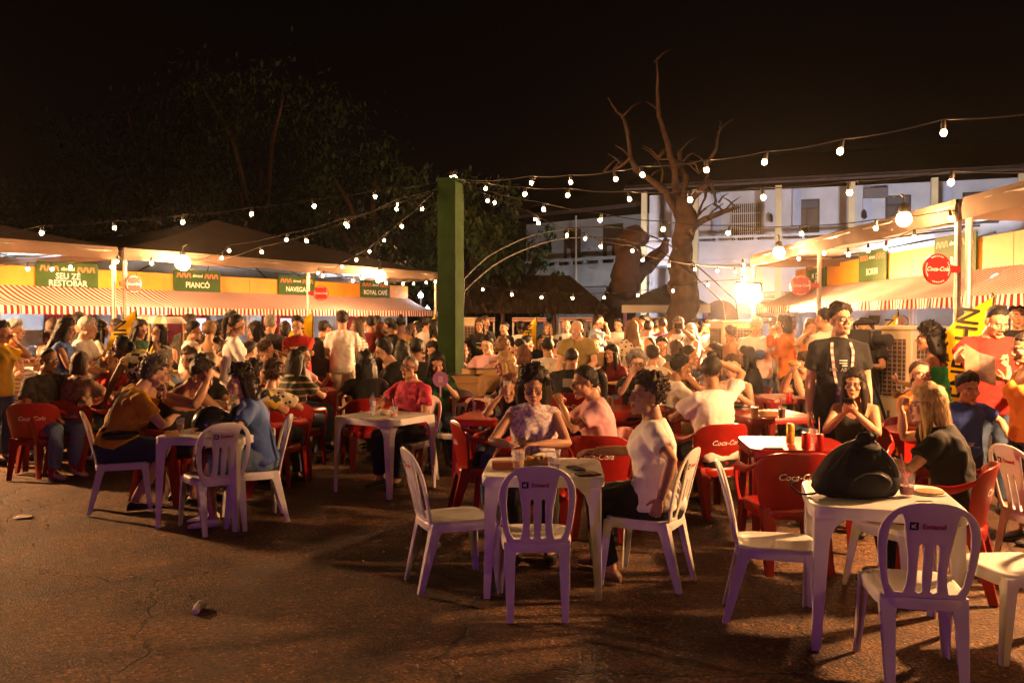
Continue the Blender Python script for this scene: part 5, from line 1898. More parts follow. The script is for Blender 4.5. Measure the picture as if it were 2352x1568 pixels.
    t1 = {'tank': .375, 'off': .375, 'halter': .35, 'dress': .40}.get(kind, .512)
    torso(mb, stations(t0, t1), g_)
    if sx == 'f':
        for q in (-1, 1):
            p, r, f_ = axes(.325)
            mb.sphere(p + r * (q * .066 * s_) + f_ * (.085 * s_), .058 * s_ * fat + g_, 12, 9)
    if kind in ('tee', 'shirt', 'polo'):
        for a in B.arm:
            armtube(mb, a, f1=.62, grow=.015, flare=.012)
    elif kind == 'long':
        for a in B.arm:
            armtube(mb, a, f1=1.9, grow=.013)
    elif kind == 'sleeveless':
        for a in B.arm:
            armtube(mb, a, f1=.08, grow=.010)
    elif kind in ('tank', 'dress', 'halter'):
        for q in (-1, 1):
            pts_ = []
            for t, lat, fw in ((.35, .085, .098), (.43, .085, .072), (.475, .082, .012), (.44, .088, -.075), (.35, .085, -.098)):
                p, r, f_ = axes(t)
                pts_.append(p + r * (q * lat * s_) + f_ * (fw * s_))
            mb.tube(smooth_path(pts_, 3), (.026, .014) if False else .017, 8)
    if kind in ('dress',):
        for l in B.leg:
            H_, K_, A_ = l
            mb.tube([H_, H_.lerp(K_, .5), H_.lerp(K_, .92)], [rl[0] + .03, rl[1] + .045, rl[2] + .065], 12)
        if pose == 'sit':
            mb.tube([Vector((0, .05, base.z)), Vector((0, .35, base.z - .02))], [(.15, .07), (.15, .06)], 14)
        else:
            mb.tube([base, Vector((0, 0, .55 * s_))], [(.17 * s_, .12 * s_), (.2 * s_, .15 * s_)], 16)
    cvox = vox * (1.05 if near else 1.1)
    B.raw_top = (mb, cvox, 2, 1.0)
    kind2, colr2 = bot.split(':')
    mb = MB()
    torso(mb, stations(-.115, .06 if kind2 != 'skirt' else .10), .013)
    f1 = {'long': 1.93, 'shorts': .80, 'crop': 1.55, 'skirt': .85, 'bermuda': 1.0}[kind2]
    for l in B.leg:
        legtube(mb, l, f1, .016, {'long': .020, 'shorts': .035, 'crop': .014, 'skirt': .05, 'bermuda': .035}[kind2])
    if kind2 == 'skirt' and pose == 'stand':
        mb.tube([base, Vector((0, 0, .60 * s_))], [(.17 * s_, .12 * s_), (.19 * s_, .15 * s_)], 16)
    B.raw_bot = (mb, cvox, 2, 1.0)
    B.axes = axes; B.spine = spine; B.base = base
    PEOPLE.append(B)
    return B


def finish_people():
    jobs = []
    for B in PEOPLE:
        jobs += [B.raw_body, B.raw_top, B.raw_bot]
    meshes = remesh(jobs)
    for i, B in enumerate(PEOPLE):
        mbody, mtop, mbot = meshes[3 * i:3 * i + 3]
        skm, lpm = skin(B.sk)
        hcol = B.hr.split(':')[1]; hm = hairmat(hcol)
        # body + head + hands in one mesh
        v, f = arrays(mbody); bpy.data.meshes.remove(mbody)
        mi = [0] * len(f)
        V = [v]; F = list(f); off = len(v)

        def put(vv, ff, mm, rot, pos, sc_=1.0, flip=False):
            nonlocal off
            q = vv.copy()
            if flip:
                q[:, 0] *= -1
            q = (q * sc_) @ np.array(rot).T + np.array(pos)
            V.append(q)
            F.extend([tuple((j + off) for j in (reversed(fc) if flip else fc)) for fc in ff])
            mi.extend(mm)
            off += len(q)
        hv, hf, hm_ = HEADS[(B.sx, B.near)]
        put(hv, hf, hm_, B.head_rot, B.head_pos, B.hs)
        # eyes and brows
        e = MB()
        for q in (-1, 1):
            e.k = 2; e.sphere((q * .031, .0775, .002), (.0132, .0115, .0085), 10, 7)
            e.k = 3; e.sphere((q * .031, .0850, .002), (.0048, .0045, .0052), 8, 6)
            e.k = 4; e.tube([(q * .014, .0945, .0195), (q * .031, .094, .0255), (q * .047, .082, .0205)], [.0022, .0028, .0015], 5)
            e.k = 0; e.tube([(q * .018, .0855, .008), (q * .031, .0905, .0105), (q * .045, .080, .007)], [.003, .0038, .003], 6)
        put(np.array(e.v), e.f, e.m, B.head_rot, B.head_pos, B.hs)
        for q, a in zip((1, -1), B.arm):
            S, E_, W_, fd, pd, shp, _ = a
            fa = (W_ - E_).normalized()
            y = (fd.normalized() * .62 + fa * .5).normalized()
            z = -pd; z = (z - y * z.dot(y))
            if z.length < .1:
                z = Vector((0, 0, 1)) - y * y.z
            z.normalize(); x = y.cross(z)
            rot = Matrix((x, y, z)).transposed()
            vv, ff = HANDS[(shp, B.near)]
            put(vv, ff, [0] * len(ff), rot, W_ + y * .012, .98 * (B.s_ if not B.child else .8) * (1.0 if B.sx == 'm' else .92), flip=(q < 0))
        me = bpy.data.meshes.new('person')
        me.from_pydata(np.concatenate(V).tolist(), [], F)
        for m in (skm, lpm, EYE, IRIS, hm):
            me.materials.append(m)
        me.polygons.foreach_set('material_index', mi)
        me.polygons.foreach_set('use_smooth', [True] * len(F))
        me.update()
        o = link('person', me, None, B.root, R(B.rz))
        B.obj = o
        tag(o, 'person ' + B.who, 'person', 'people in the night market crowd')
        # clothes
        for nm, m, spec, amp in (('trousers' if B.bot.split(':')[0] in ('long', 'crop') else 'skirt' if B.bot.startswith('skirt') else 'shorts', mbot, B.bot, .011), ({'tee': 'shirt', 'shirt': 'shirt', 'polo': 'shirt', 'long': 'shirt', 'dress': 'dress'}.get(B.top.split(':')[0], 'top'), mtop, B.top, .014)):
            vv = np.empty(len(m.vertices) * 3); m.vertices.foreach_get('co', vv); vv = vv.reshape(-1, 3)
            nn = np.empty(len(m.vertices) * 3); m.vertices.foreach_get('normal', nn); nn = nn.reshape(-1, 3)
            sq = vv * np.array((1, 1, .62))
            w = pnoise(sq, 15, i) * .55 + np.abs(pnoise(sq, 30, i + 3)) * 1.1 - .6 - np.abs(pnoise(vv * np.array((1, 1, 1.6)), 46, i + 9)) * .5 + pnoise(vv, 75, i + 5) * .16
            w = np.clip(w + .25, -.05, 2.2)
            vv = vv + nn * (w * amp)[:, None]
            m.vertices.foreach_set('co', vv.ravel())
            m.polygons.foreach_set('use_smooth', [True] * len(m.polygons))
            m.materials.clear(); m.materials.append(cloth(spec.split(':')[1]))
            m.name = nm; m.update()
            c = link(nm, m, o)
            if nm in ('shirt', 'top', 'dress'):
                B.top_obj = c
        # hair
        hst = B.hr.split(':')[0]
        hb = hair(hst, i * 7 + 3, B.near)
        mm = Matrix.Translation(B.head_pos) @ B.head_rot.to_4x4() @ Matrix.Diagonal((B.hs, B.hs, B.hs, 1))
        hb.v = [tuple(mm @ Vector(p)) for p in hb.v]
        obj('hair', hb, hm, o, smooth=180)
        if B.beard:
            bb = MB(); bb.sphere((0, .045, -.085), (.060, .060, .048), 16, 12)
            bb.v = [tuple(mm @ Vector(p)) for p in bb.v]
            obj('beard', bb, hairmat(B.beard), o, smooth=180)
        if B.glasses:
            gb = MB()
            for q in (-1, 1):
                P_ = [(q * .033 + math.cos(a) * .021, .0985 - abs(math.cos(a)) * .002, .001 + math.sin(a) * .0165) for a in np.linspace(0, 2 * math.pi, 13)]
                gb.k = 0; gb.tube(P_, .0018, 5, cap=False)
                gb.tube([(q * .053, .096, .006), (q * .076, .04, .006), (q * .079, -.01, .002)], .0016, 5)
                gb.k = 1; gb.add([(q * .033 + math.cos(a) * .020, .0985, .001 + math.sin(a) * .0155) for a in np.linspace(0, 2 * math.pi, 13)[:-1]], [tuple(range(12))])
            gb.k = 0; gb.tube([(-.013, .099, .005), (0, .103, .007), (.013, .099, .005)], .0018, 5)
            gb.v = [tuple(mm @ Vector(p)) for p in gb.v]
            lens = M('lens_dark', (.012, .011, .012), .35, spec=.15) if B.glasses == 'dark' else M('lens_clear', (.8, .8, .8), .03, alpha=.10)
            obj('glasses', gb, [M('glasses_frame', (.02, .016, .014), .3), lens], o, smooth=60)
        if B.shoes != 'none':
            sm_ = M('shoe_' + B.shoes, PAL.get(B.shoes, (.02, .02, .02)), .55, var=.1)
            for l in B.leg:
                A_ = l[2]; bz = A_.z
                rings = []
                for y, w_, h_, zz in ((-.062, .026, .05, .0), (-.035, .040, .085, .0), (.02, .042, .080, .0), (.07, .046, .062, 0), (.13, .047, .045, 0), (.175, .036, .035, 0), (.195, .014, .02, .004)):
                    ring = []
                    for j in range(12):
                        a = 2 * math.pi * j / 12
                        ring.append(Vector((A_.x + math.cos(a) * w_, A_.y + y, max(.001, (math.sin(a) * .5 + .5) ** .7 * h_ + zz + (bz - .08 if bz > .12 else 0)))))
                    rings.append(ring)
                k_ = .8 if B.child else 1.0
                obj('shoe', MB().loft(rings), sm_, o, smooth=70)
        if B.pose == 'sit' and B.chair:
            off = Matrix.Rotation(R(B.rz), 3, 'Z') @ Vector((0, .075, 0))
            short = B.who.split(',')[0]
            lab = B.clabel or (('white' if B.chair == 'white' else 'red') + ' chair under the person ' + short)
            (wchair if B.chair == 'white' else rchair)(B.root.x + off.x, B.root.y + off.y, B.rz, lab)
        if B.extra:
            B.extra(B, o)
from mathutils.bvhtree import BVHTree


def probe(B):
    """ray caster onto the front (or back) of a person's top, in body coordinates"""
    me = B.top_obj.data
    bv = BVHTree.FromPolygons([v.co.copy() for v in me.vertices], [tuple(p.vertices) for p in me.polygons])

    def hit(x, t, off=.005, rear=False):
        p, r, f_ = B.axes(t)
        o = p + r * x
        s = -1 if rear else 1
        h = bv.ray_cast(o + f_ * (.6 * s), -f_ * s)
        return (h[0] + f_ * (off * s)) if h[0] is not None else o + f_ * (.13 * s)
    return hit


def patch(hit, B, name, x0, x1, t0, t1, mat, parent, n=8, off=.005, rear=False):
    vs_ = [hit(x0 + (x1 - x0) * i / n, t0 + (t1 - t0) * j / n, off, rear) for j in range(n + 1) for i in range(n + 1)]
    mb = MB().add(vs_, [(j * (n + 1) + i, j * (n + 1) + i + 1, (j + 1) * (n + 1) + i + 1, (j + 1) * (n + 1) + i) for j in range(n) for i in range(n)])
    return obj(name, mb, mat, parent, smooth=180)


def ribbon(hit, pts_, w, mat, name, parent, off=.008, rear=False):
    vs_ = []; L_ = []
    for i in range(len(pts_) - 1):
        for q in range(6):
            k = q / 6
            L_.append((pts_[i][0] * (1 - k) + pts_[i + 1][0] * k, pts_[i][1] * (1 - k) + pts_[i + 1][1] * k))
    L_.append(pts_[-1])
    for x, t in L_:
        vs_ += [hit(x - w / 2, t, off, rear), hit(x + w / 2, t, off, rear)]
    mb = MB().add(vs_, [(2 * i, 2 * i + 1, 2 * i + 3, 2 * i + 2) for i in range(len(L_) - 1)])
    return obj(name, mb, mat, parent, smooth=180)


def ex_lanyard(B, o):
    hit = probe(B)
    lm = stripes('lanyard_print', (.62, .56, .5), (.45, .2, .25), .06, 2, .6)
    for s in (-1, 1):
        ribbon(hit, [(s * .075, .49), (s * .085, .42), (s * .075, .30), (s * .05, .16)], .022, lm, 'lanyard', o)
    cd_ = patch(hit, B, 'badge', -.055, .055, -.02, .13, M('badge_purple', (.10, .05, .14), .4), o, 3, .014)
    patch(hit, B, 'badge_photo', -.02, .02, .06, .11, M('badge_face', (.5, .22, .1), .5), cd_, 2, .018)
    pr = patch(hit, B, 'shirt_print', -.035, .03, .345, .352, logo_white, o, 2)
    patch(hit, B, 'print_line', -.035, .03, .325, .332, logo_white, pr, 2)
    patch(hit, B, 'print_line', -.035, .01, .305, .312, logo_white, pr, 2)
    text('MA  ABABE', .042, M('print_grey', (.30, .28, .28), .6), o, None, bold=.02, name='shirt_lettering', warp=lambda c: hit(-c.x, .275 + c.y, .008))


def ex_redprint(B, o):
    hit = probe(B)
    p = patch(hit, B, 'shirt_print', -.09, .09, .33, .36, logo_white, o, 6)
    patch(hit, B, 'print_figure', -.07, .05, .20, .31, M('print_pale', (.6, .45, .4), .7), p, 6, .006)
    patch(hit, B, 'print_figure', -.06, .07, .06, .12, M('print_pale', (.6, .45, .4), .7), p, 6, .006)


def ex_fruit(B, o):
    hit = probe(B)
    p = patch(hit, B, 'shirt_print', -.06, .05, .35, .36, logo_white, o, 4)
    patch(hit, B, 'print_fruit', -.05, .0, .24, .29, M('print_orange', (.55, .16, .03), .7), p, 4, .006)
    patch(hit, B, 'print_fruit', .0, .05, .26, .30, M('print_green', (.12, .3, .05), .7), p, 4, .006)


def ex_backprint(B, o):
    hit = probe(B)
    patch(hit, B, 'shirt_print', -.09, .09, .30, .40, M('print_greyish', (.30, .27, .25), .8), o, 5, .005, True)


def ex_strap_back(B, o):
    hit = probe(B)
    ribbon(hit, [(.10, .47), (.02, .33), (-.08, .16), (-.13, .05)], .028, cloth('black'), 'bag_strap', o, .008, True)


def ex_strap_front(B, o):
    hit = probe(B)
    ribbon(hit, [(-.08, .47), (0, .33), (.09, .16), (.13, .05)], .025, cloth('black'), 'bag_strap', o, .008)


def ex_backpack_straps(B, o):
    hit = probe(B)
    for s in (-1, 1):
        ribbon(hit, [(s * .10, .47), (s * .12, .36), (s * .13, .22)], .05, cloth('black'), 'backpack_strap', o, .012)


def ex_butterfly(B, o):
    hit = probe(B)
    rg = random.Random(2); p = None
    for k in range(9):
        x, t = rg.uniform(-.08, .06), rg.uniform(.02, .07)
        q = patch(hit, B, 'shirt_print', x, x + rg.uniform(.015, .04), t, t + rg.uniform(.004, .012), M('print_pale', (.6, .45, .4), .7), o, 2, .006)


def ex_cross_bag(B, o):
    """black sling bag on the side of the mustard T-shirt with its strap over the back"""
    hit = probe(B)
    st_ = ribbon(hit, [(.11, .47), (.10, .36), (.115, .22), (.12, .12)], .035, cloth('black'), 'bag_strap', o, .01, True)
    p, r, f_ = B.axes(.10)
    mb = MB()
    mb.tube(smooth_path([p + r * .15 + f_ * -.10 + Vector((0, 0, .0)), p + r * .20 + f_ * -.02 + Vector((0, 0, .03)), p + r * .205 + f_ * .08 + Vector((0, 0, .06)), p + r * .17 + f_ * .17 + Vector((0, 0, .10))], 4), [(.05, .02), (.075, .03), (.085, .038), (.09, .04), (.09, .042), (.09, .042), (.088, .04), (.08, .04), (.075, .038), (.065, .03), (.055, .025), (.045, .02), (.03, .012)], 12, up=(0, 0, 1))
    obj('sling_bag', mb, M('black_nylon', (.014, .014, .016), .55, var=.2, bump=.2, bs=50), o, smooth=60)


P = person
MENU = pt(2250, 842, 6.70)
# ---------------------------------------------------------------- foreground
P(360, 833, 'in mustard T-shirt with black sling bag, elbows on the left table', yaw=-66, sx='m', sk='a', hr='curly:salt', top='tee:mustard', bot='bermuda:navy', arms=('table_in', ((.02, .42, 1.02), (-.5, .4, -.9), (.2, -.2, .95), (.3, -.8, 0), 'grip')), lean=26, head=(-8, 6), near=1, chair='white', beard='salt', extra=ex_cross_bag, legs=((.12, .42, .16), (.14, .44, .50)))
P(551, 849, 'in blue V-neck T-shirt and denim skirt, beside the left table', yaw=112, sx='f', sk='a', hr='curlylong:dark', top='tee:blue', bot='bermuda:denim', arms=('table_in', 'table'), lean=12, head=(18, 4), d=7.0, near=1, chair='white', shoes='white')
P(1225, 853, 'in white lace sleeveless top, looking down at middle table', yaw=178, d=6.12, sx='f', sk='b', hr='curlylong:dark', top='sleeveless:lace', bot='long:black', arms=('table', 'table_in'), lean=10, head=(0, 20), near=1, glasses='clear')
P(1340, 848, 'in pink puff-sleeve blouse with clasped hands, facing left', yaw=100, d=6.75, sx='f', sk='b', hr='pony:black', top='tee:pink', bot='long:black', arms=(((.06, .36, .98), (.6, .2, -.9), (-.4, .3, .85), (-.8, 0, 0), 'grip'), ((-.02, .37, 1.0), (-.6, .2, -.9), (.4, .3, .85), (.8, 0, 0), 'grip')), lean=12, head=(0, 10), glasses='clear', near=1)
P(1490, 873, 'in pale beige T-shirt and black trousers, back turned at middle table', yaw=62, d=5.40, sx='f', sk='b', hr='curly:brown', top='tee:white', bot='long:black', arms=('table', (( -.30, -.12, .60), (-.8, -.6, .2), (0, .35, -.9), (.9, 0, 0), 'open')), lean=4, twist=20, head=(25, -4), fat=1.12, near=1, chair='white', legs=((.13, .42, .42), (.12, .40, .26)), shoes='brown')
P(1172, 868, 'in dark top drinking from an amber cup, behind the lace top', yaw=160, d=7.35, sx='f', sk='b', hr='long:red', top='tee:charcoal', bot='long:jeans', arms=('eat', 'table'), head=(0, 8), near=1)
P(1634, 824, 'in white T-shirt raising an arm over her hair, beside the middle table', yaw=20, d=7.35, sx='f', sk='c', hr='topbun:dark', top='tee:white', bot='long:black', arms=(((.10, .10, 1.30), (1, .2, .55), (-.7, -.2, .4), (-.6, 0, -.5), 'grip'), 'table'), lean=4, head=(-35, 6), near=1, fat=1.02)
P(943, 823, 'in crimson printed shirt and glasses, at the bottle table', yaw=146, d=8.75, sx='m', sk='c', hr='buzz:salt', top='shirt:redprint', bot='long:black', arms=('table', 'lap'), lean=4, head=(10, -8), near=1, glasses='clear', chair='white', fat=1.06)
P(1962, 854, 'in black tank top tapping a phone, with long straight dark hair', yaw=150, d=6.9, sx='f', sk='b', hr='long:dark', top='tank:black', bot='long:black', arms=('phone', 'phone'), lean=8, head=(-2, 6), near=1, glasses='clear', fat=1.05)
P(2129, 893, 'in black T-shirt with long blonde hair, back turned at right', yaw=58, d=5.3, sx='f', sk='a', hr='long:blonde', top='tee:black', bot='long:black', arms=('eat', 'table'), lean=14, head=(15, 6), near=1)
P(2113, 834, 'in orange blouse and glasses with tied brown hair, at right', yaw=-160, d=7.4, sx='f', sk='a', hr='pony:brown', top='tee:orange', bot='long:jeans', arms=('table', 'lap'), lean=2, head=(-25, -4), near=1, glasses='clear')
P(1928, 708, 'standing in black T-shirt and glasses wearing a printed lanyard', pose='stand', d=7.25, yaw=172, sx='m', sk='a', hr='crop:dark', top='tee:black', bot='long:black', arms=('hang', 'hang'), lean=1, head=(18, -6), near=1, glasses='dark', extra=ex_lanyard)
P(2298, 707, 'standing in red T-shirt reading a menu, by the yellow flag', pose='stand', d=7.2, yaw=160, sx='m', sk='b', hr='buzz:black', top='tee:red', bot='long:jeans', arms=(('at', tuple(MENU + Vector((-.11, .02, .06))), (.8, -.3, -.8), (-.5, .6, .5), (-.5, -.3, .4), 'grip'), 'holdlow'), lean=8, head=(20, 30), near=1, fat=1.12)
P(2224, 860, 'small in dark blue T-shirt, standing in shorts before the red T-shirt', pose='stand', d=6.75, yaw=178, sx='m', sk='b', hr='short:black', top='tee:royal', bot='bermuda:navy', arms=('hang', ((-.30, .12, .72), (-.8, -.5, 0), (-.4, .4, -.8), (.9, 0, 0), 'open')), head=(0, 4), near=1, child=True, extra=ex_butterfly)
P(2133, 752, 'standing in bright green strapless dress with curly black hair', pose='stand', d=8.0, yaw=55, sx='f', sk='c', hr='curlylong:black', top='off:green', bot='skirt:green', arms=('holdlow', 'hold'), head=(15, 4), near=1)
P(2352, 772, 'in orange top reaching left for the menu at right edge', pose='stand', d=6.35, yaw=95, sx='f', sk='b', hr='bun:dark', top='tank:orange', bot='shorts:navy', arms=(('at', tuple(MENU + Vector((.13, .0, .02))), (.6, -.2, -.9), (0, .9, .2), (-.5, 0, .5), 'grip'), ('at', tuple(MENU + Vector((.10, -.03, -.08))), (-.6, -.2, -.9), (0, .9, .2), (.5, 0, .5), 'grip')), head=(0, 8), near=1)
P(2341, 700, 'standing in black shirt behind the red T-shirt at right edge', pose='stand', d=9.0, yaw=150, sx='m', sk='c', hr='short:black', top='tee:black', bot='long:jeans', arms=('hang', 'hang'))
P(2246, 727, 'standing bald with glasses under the awning behind the yellow flag', pose='stand', d=10.2, yaw=165, sx='m', sk='a', hr='bald:grey', top='tee:white', bot='long:jeans', arms=('hang', 'hang'), glasses='clear')
P(1680, 819, 'in zebra striped off-shoulder top smiling over orange juice', yaw=140, d=9.0, sx='f', sk='a', hr='bun:brown', top='off:zebra', bot='long:jeans', arms=('table', 'cup'), lean=10, head=(10, 18), near=1)
P(1850, 818, 'in dark green shirt eating a sandwich, facing left', yaw=95, d=8.6, sx='m', sk='a', hr='short:brown', top='tee:darkgreen', bot='long:jeans', arms=('eat', 'eat'), lean=22, head=(0, 12), near=1)
P(1713, 801, 'in black top with glasses, profile to left under peach T-shirt', yaw=85, d=11.0, sx='f', sk='b', hr='long:black', top='tee:black', bot='long:jeans', arms=('eat', 'table'), glasses='clear')
P(1565, 823, 'in white T-shirt with short dark hair, side-on at red table', yaw=-85, d=8.9, sx='m', sk='d', hr='crop:black', top='tee:white', bot='long:khaki', arms=('table', 'table'), lean=6, head=(0, 8), near=1)
P(1463, 815, 'in black top with grey curls and glasses, chin on hand', yaw=172, d=9.4, sx='f', sk='a', hr='curly:grey', top='tee:black', bot='long:black', arms=('chin', 'table_in'), lean=10, head=(6, 0), near=1, glasses='clear')
P(1004, 815, 'in dark green top fanning with a purple fan, long black hair', yaw=-160, d=9.6, sx='f', sk='a', hr='long:black', top='tee:darkgreen', bot='long:jeans', arms=('table', 'phone'), lean=8, head=(-8, 22), near=1)
# ---------------------------------------------------------------- left side, seated
P(41, 806, 'in grey striped polo at the far left', yaw=-150, d=10.4, sx='m', sk='a', hr='short:black', top='polo:greystripe', bot='long:jeans', arms=('table', 'phone'), head=(-10, 6))
P(112, 803, 'in dark camouflage T-shirt and glasses at the left', yaw=-125, d=9.2, sx='m', sk='d', hr='buzz:black', top='tee:camo', bot='long:denim', arms=('lap', 'table'), lean=4, head=(5, 4), near=1, glasses='clear', shoes='pink')
P(186, 815, 'in tan printed top with brown bob, back to camera at left', yaw=-8, d=9.4, sx='f', sk='b', hr='bob:brown', top='tee:tanprint', bot='long:jeans', arms=('table', 'table'), fat=1.1)
P(259, 808, 'in red ruffled top behind the left red table', yaw=160, d=10.4, sx='f', sk='c', hr='bun:black', top='tee:red', bot='long:jeans', arms=('table', 'table_in'), fat=1.12, head=(10, -4))
P(282, 776, 'standing bent over the left red table in floral blouse', pose='stand', d=9.05, yaw=72, sx='f', sk='e', hr='pony:black', top='sleeveless:floral', bot='long:black', arms=(((.10, .62, .80), (.5, -.3, .4), (0, .9, -.2), (0, 0, -1), 'grip'), ((-.10, .60, .80), (-.5, -.3, .4), (0, .9, -.2), (0, 0, -1), 'grip')), lean=44, head=(0, -8), near=1, s=1.0)
P(375, 792, 'in dark shirt and glasses, half hidden behind grey hair', yaw=90, d=12.6, sx='m', sk='d', hr='short:black', top='tee:charcoal', arms=('table', 'table'), glasses='clear')
P(379, 810, 'with short grey hair in light shirt, back turned', yaw=-20, d=10.2, sx='m', sk='a', hr='short:grey', top='shirt:lightblue', arms=('table', 'table'))
P(432, 807, 'in black tank top with brown curls, facing camera at left', yaw=176, d=10.6, sx='f', sk='b', hr='curly:brown', top='tank:black', arms=('table', 'table'), glasses='clear')
P(458, 822, 'in black shirt behind the black tank top with shaved sides', yaw=-140, d=8.9, sx='m', sk='c', hr='crop:black', top='tee:black', arms=('table', 'table'), head=(0, 10))
P(470, 838, 'in black tank top with shaved sides, head bent over food', yaw=-108, d=7.75, sx='m', sk='c', hr='crop:dark', top='tank:black', bot='bermuda:black', arms=('eat', 'table'), lean=30, head=(0, 22), near=1)
P(496, 783, 'in white top with dark curls, behind the pulled-back hair', yaw=40, d=12.4, sx='f', sk='b', hr='curly:black', top='tee:white', arms=('table', 'table'))
P(514, 795, 'in navy top with hand at cheek, hair pulled back', yaw=-120, d=11.6, sx='f', sk='b', hr='topbun:brown', top='tank:navy', arms=('chin', 'table'), near=0)
P(574, 787, 'in green halter top with dark bun, back turned', yaw=-30, d=11.2, sx='f', sk='a', hr='bun:dark', top='halter:green', arms=('table', 'table'))
P(612, 783, 'in red strapless top lifting an elbow, bare shoulders', yaw=-45, d=11.9, sx='f', sk='b', hr='bun:brown', top='off:red', arms=('chin', 'table'))
P(585, 834, 'in colourful tropical shirt with short dark hair, back turned', yaw=-25, d=8.3, sx='m', sk='b', hr='crop:dark', top='shirt:tropical', arms=('table', 'table'), fat=1.1, near=1)
P(628, 841, 'in dotted cream top with brown curls beside the tropical shirt', yaw=-15, d=8.5, sx='f', sk='b', hr='curly:brown', top='tee:dots', arms=('table', 'table'), near=1)
P(681, 811, 'in green striped top with long dark hair and clip, back turned', yaw=-20, d=9.7, sx='f', sk='b', hr='long:dark', top='tee:greenstripe', bot='long:denim', arms=('table', 'table'), near=1)
P(696, 800, 'in pale pink T-shirt behind the green striped top', yaw=-110, d=10.9, sx='f', sk='b', hr='pony:dark', top='tee:pink', arms=('table', 'cup'), head=(0, 6))
P(728, 781, 'in dark top with black hair, back to camera under the flag', yaw=5, d=13.2, sx='f', sk='b', hr='long:black', top='tee:charcoal', arms=('table', 'table'))
P(760, 791, 'in dark blouse facing camera beside the white shorts', yaw=170, d=14.6, sx='f', sk='b', hr='bun:black', top='tee:navy', arms=('eat', 'table'))
P(838, 816, 'with long black curls in black top, right of the white shorts', yaw=20, d=9.7, sx='f', sk='c', hr='curlylong:black', top='tee:black', arms=('table', 'table'))
P(879, 787, 'in black polo with beard and glasses, leaning left over a table', yaw=105, d=11.2, sx='m', sk='a', hr='crop:black', top='polo:black', arms=('table', 'table_in'), lean=20, glasses='clear', beard='black', near=1)
P(925, 787, 'in dark top with long black hair, back turned near the pillar', yaw=-5, d=12.3, sx='f', sk='b', hr='long:black', top='tee:black', arms=('table', 'table'))
P(957, 784, 'in black T-shirt with short dark hair, back turned near the pillar', yaw=10, d=11.3, sx='m', sk='b', hr='short:black', top='tee:black', arms=('table', 'table'), fat=1.1)
P(992, 788, 'in pink top looking down, left of the pillar', yaw=175, d=13.0, sx='f', sk='a', hr='long:dark', top='tee:pink', arms=('table', 'phone'), head=(0, 20))
# ---------------------------------------------------------------- left side, standing
S = dict(pose='stand')
P(6, 745, 'standing in yellow top at the left edge, arm raised to the mouth', d=9.8, yaw=-100, sx='f', sk='b', hr='short:dark', top='tee:yellow', arms=('hang', 'mouth'), **S)
P(36, 742, 'standing in orange and white shirt with grey hair, holding food', d=11.0, yaw=-85, sx='f', sk='a', hr='crop:grey', top='tee:orange', arms=('hold', 'hold'), **S)
P(122, 738, 'standing in black strappy top with brown hair, back turned', d=11.2, yaw=30, sx='f', sk='a', hr='bob:brown', top='tank:black', bot='skirt:darkgreen', arms=('hold', 'hang'), **S)
P(158, 735, 'standing in blue sleeveless top with long dark hair, holding a phone', d=10.2, yaw=-70, sx='f', sk='b', hr='long:dark', top='sleeveless:bluedots', bot='long:royal', arms=('hold', 'hold'), head=(0, 18), near=1, **S)
P(181, 724, 'standing in dark shirt behind the white polo', d=13.0, yaw=0, sx='m', sk='b', hr='short:black', top='tee:charcoal', arms=('hang', 'hang'), **S)
P(203, 735, 'standing in white polo with white hair and round belly', d=10.6, yaw=-80, sx='m', sk='a', hr='short:white', top='polo:white', bot='long:khaki', arms=('holdlow', 'hold'), fat=1.25, head=(0, 8), near=1, **S)
P(232, 740, 'standing in cream top and peach skirt with long dark hair', d=12.0, yaw=-60, sx='f', sk='b', hr='long:black', top='tee:cream', bot='skirt:peach', arms=('hold', 'hold'), **S)
P(266, 738, 'standing in black top with brown hair, profile to left', d=12.0, yaw=85, sx='f', sk='d', hr='bob:brown', top='tee:black', bot='skirt:tan', arms=('holdlow', 'hang'), **S)
P(324, 738, 'standing in green jacket over white with glasses, looking down', d=11.4, yaw=-120, sx='f', sk='b', hr='long:dark', top='long:darkgreen', arms=('hold', 'hold'), head=(0, 16), glasses='clear', **S)
P(367, 750, 'standing in floral print top laughing by the food cart', d=11.0, yaw=150, sx='f', sk='b', hr='long:black', top='tee:tropical', arms=('hold', 'face'), head=(15, -12), **S)
P(436, 726, 'standing in dotted dark shirt with short hair, back turned', d=13.4, yaw=10, sx='m', sk='b', hr='short:dark', top='shirt:camo', arms=('hold', 'hang'), **S)
P(446, 745, 'standing in white shirt with black vest, facing right', d=12.2, yaw=-80, sx='m', sk='b', hr='crop:black', top='shirt:white', arms=('hold', 'hold'), **S)
P(481, 746, 'standing with light brown curls and headband in cream top', d=12.0, yaw=5, sx='f', sk='b', hr='curly:light', top='tank:cream', arms=('hold', 'hold'), **S)
P(507, 738, 'standing in coral top with short black hair', d=13.2, yaw=-80, sx='f', sk='b', hr='bob:black', top='tee:peach', arms=('hold', 'hang'), **S)
P(533, 719, 'standing tall with a black cap behind the white shirt', d=13.8, yaw=-70, sx='m', sk='b', hr='short:black', top='tee:charcoal', arms=('hang', 'hang'), **S)
P(545, 727, 'standing in white long-sleeved shirt with black shoulder bag and ponytail', d=10.8, yaw=-72, sx='f', sk='b', hr='pony:dark', top='long:white', bot='long:cream', arms=('hold', 'holdlow'), near=1, extra=ex_strap_back, **S)
P(586, 746, 'standing with dark curls in grey top, profile to left', d=12.4, yaw=80, sx='f', sk='b', hr='curlylong:dark', top='tee:grey', arms=('hold', 'hold'), **S)
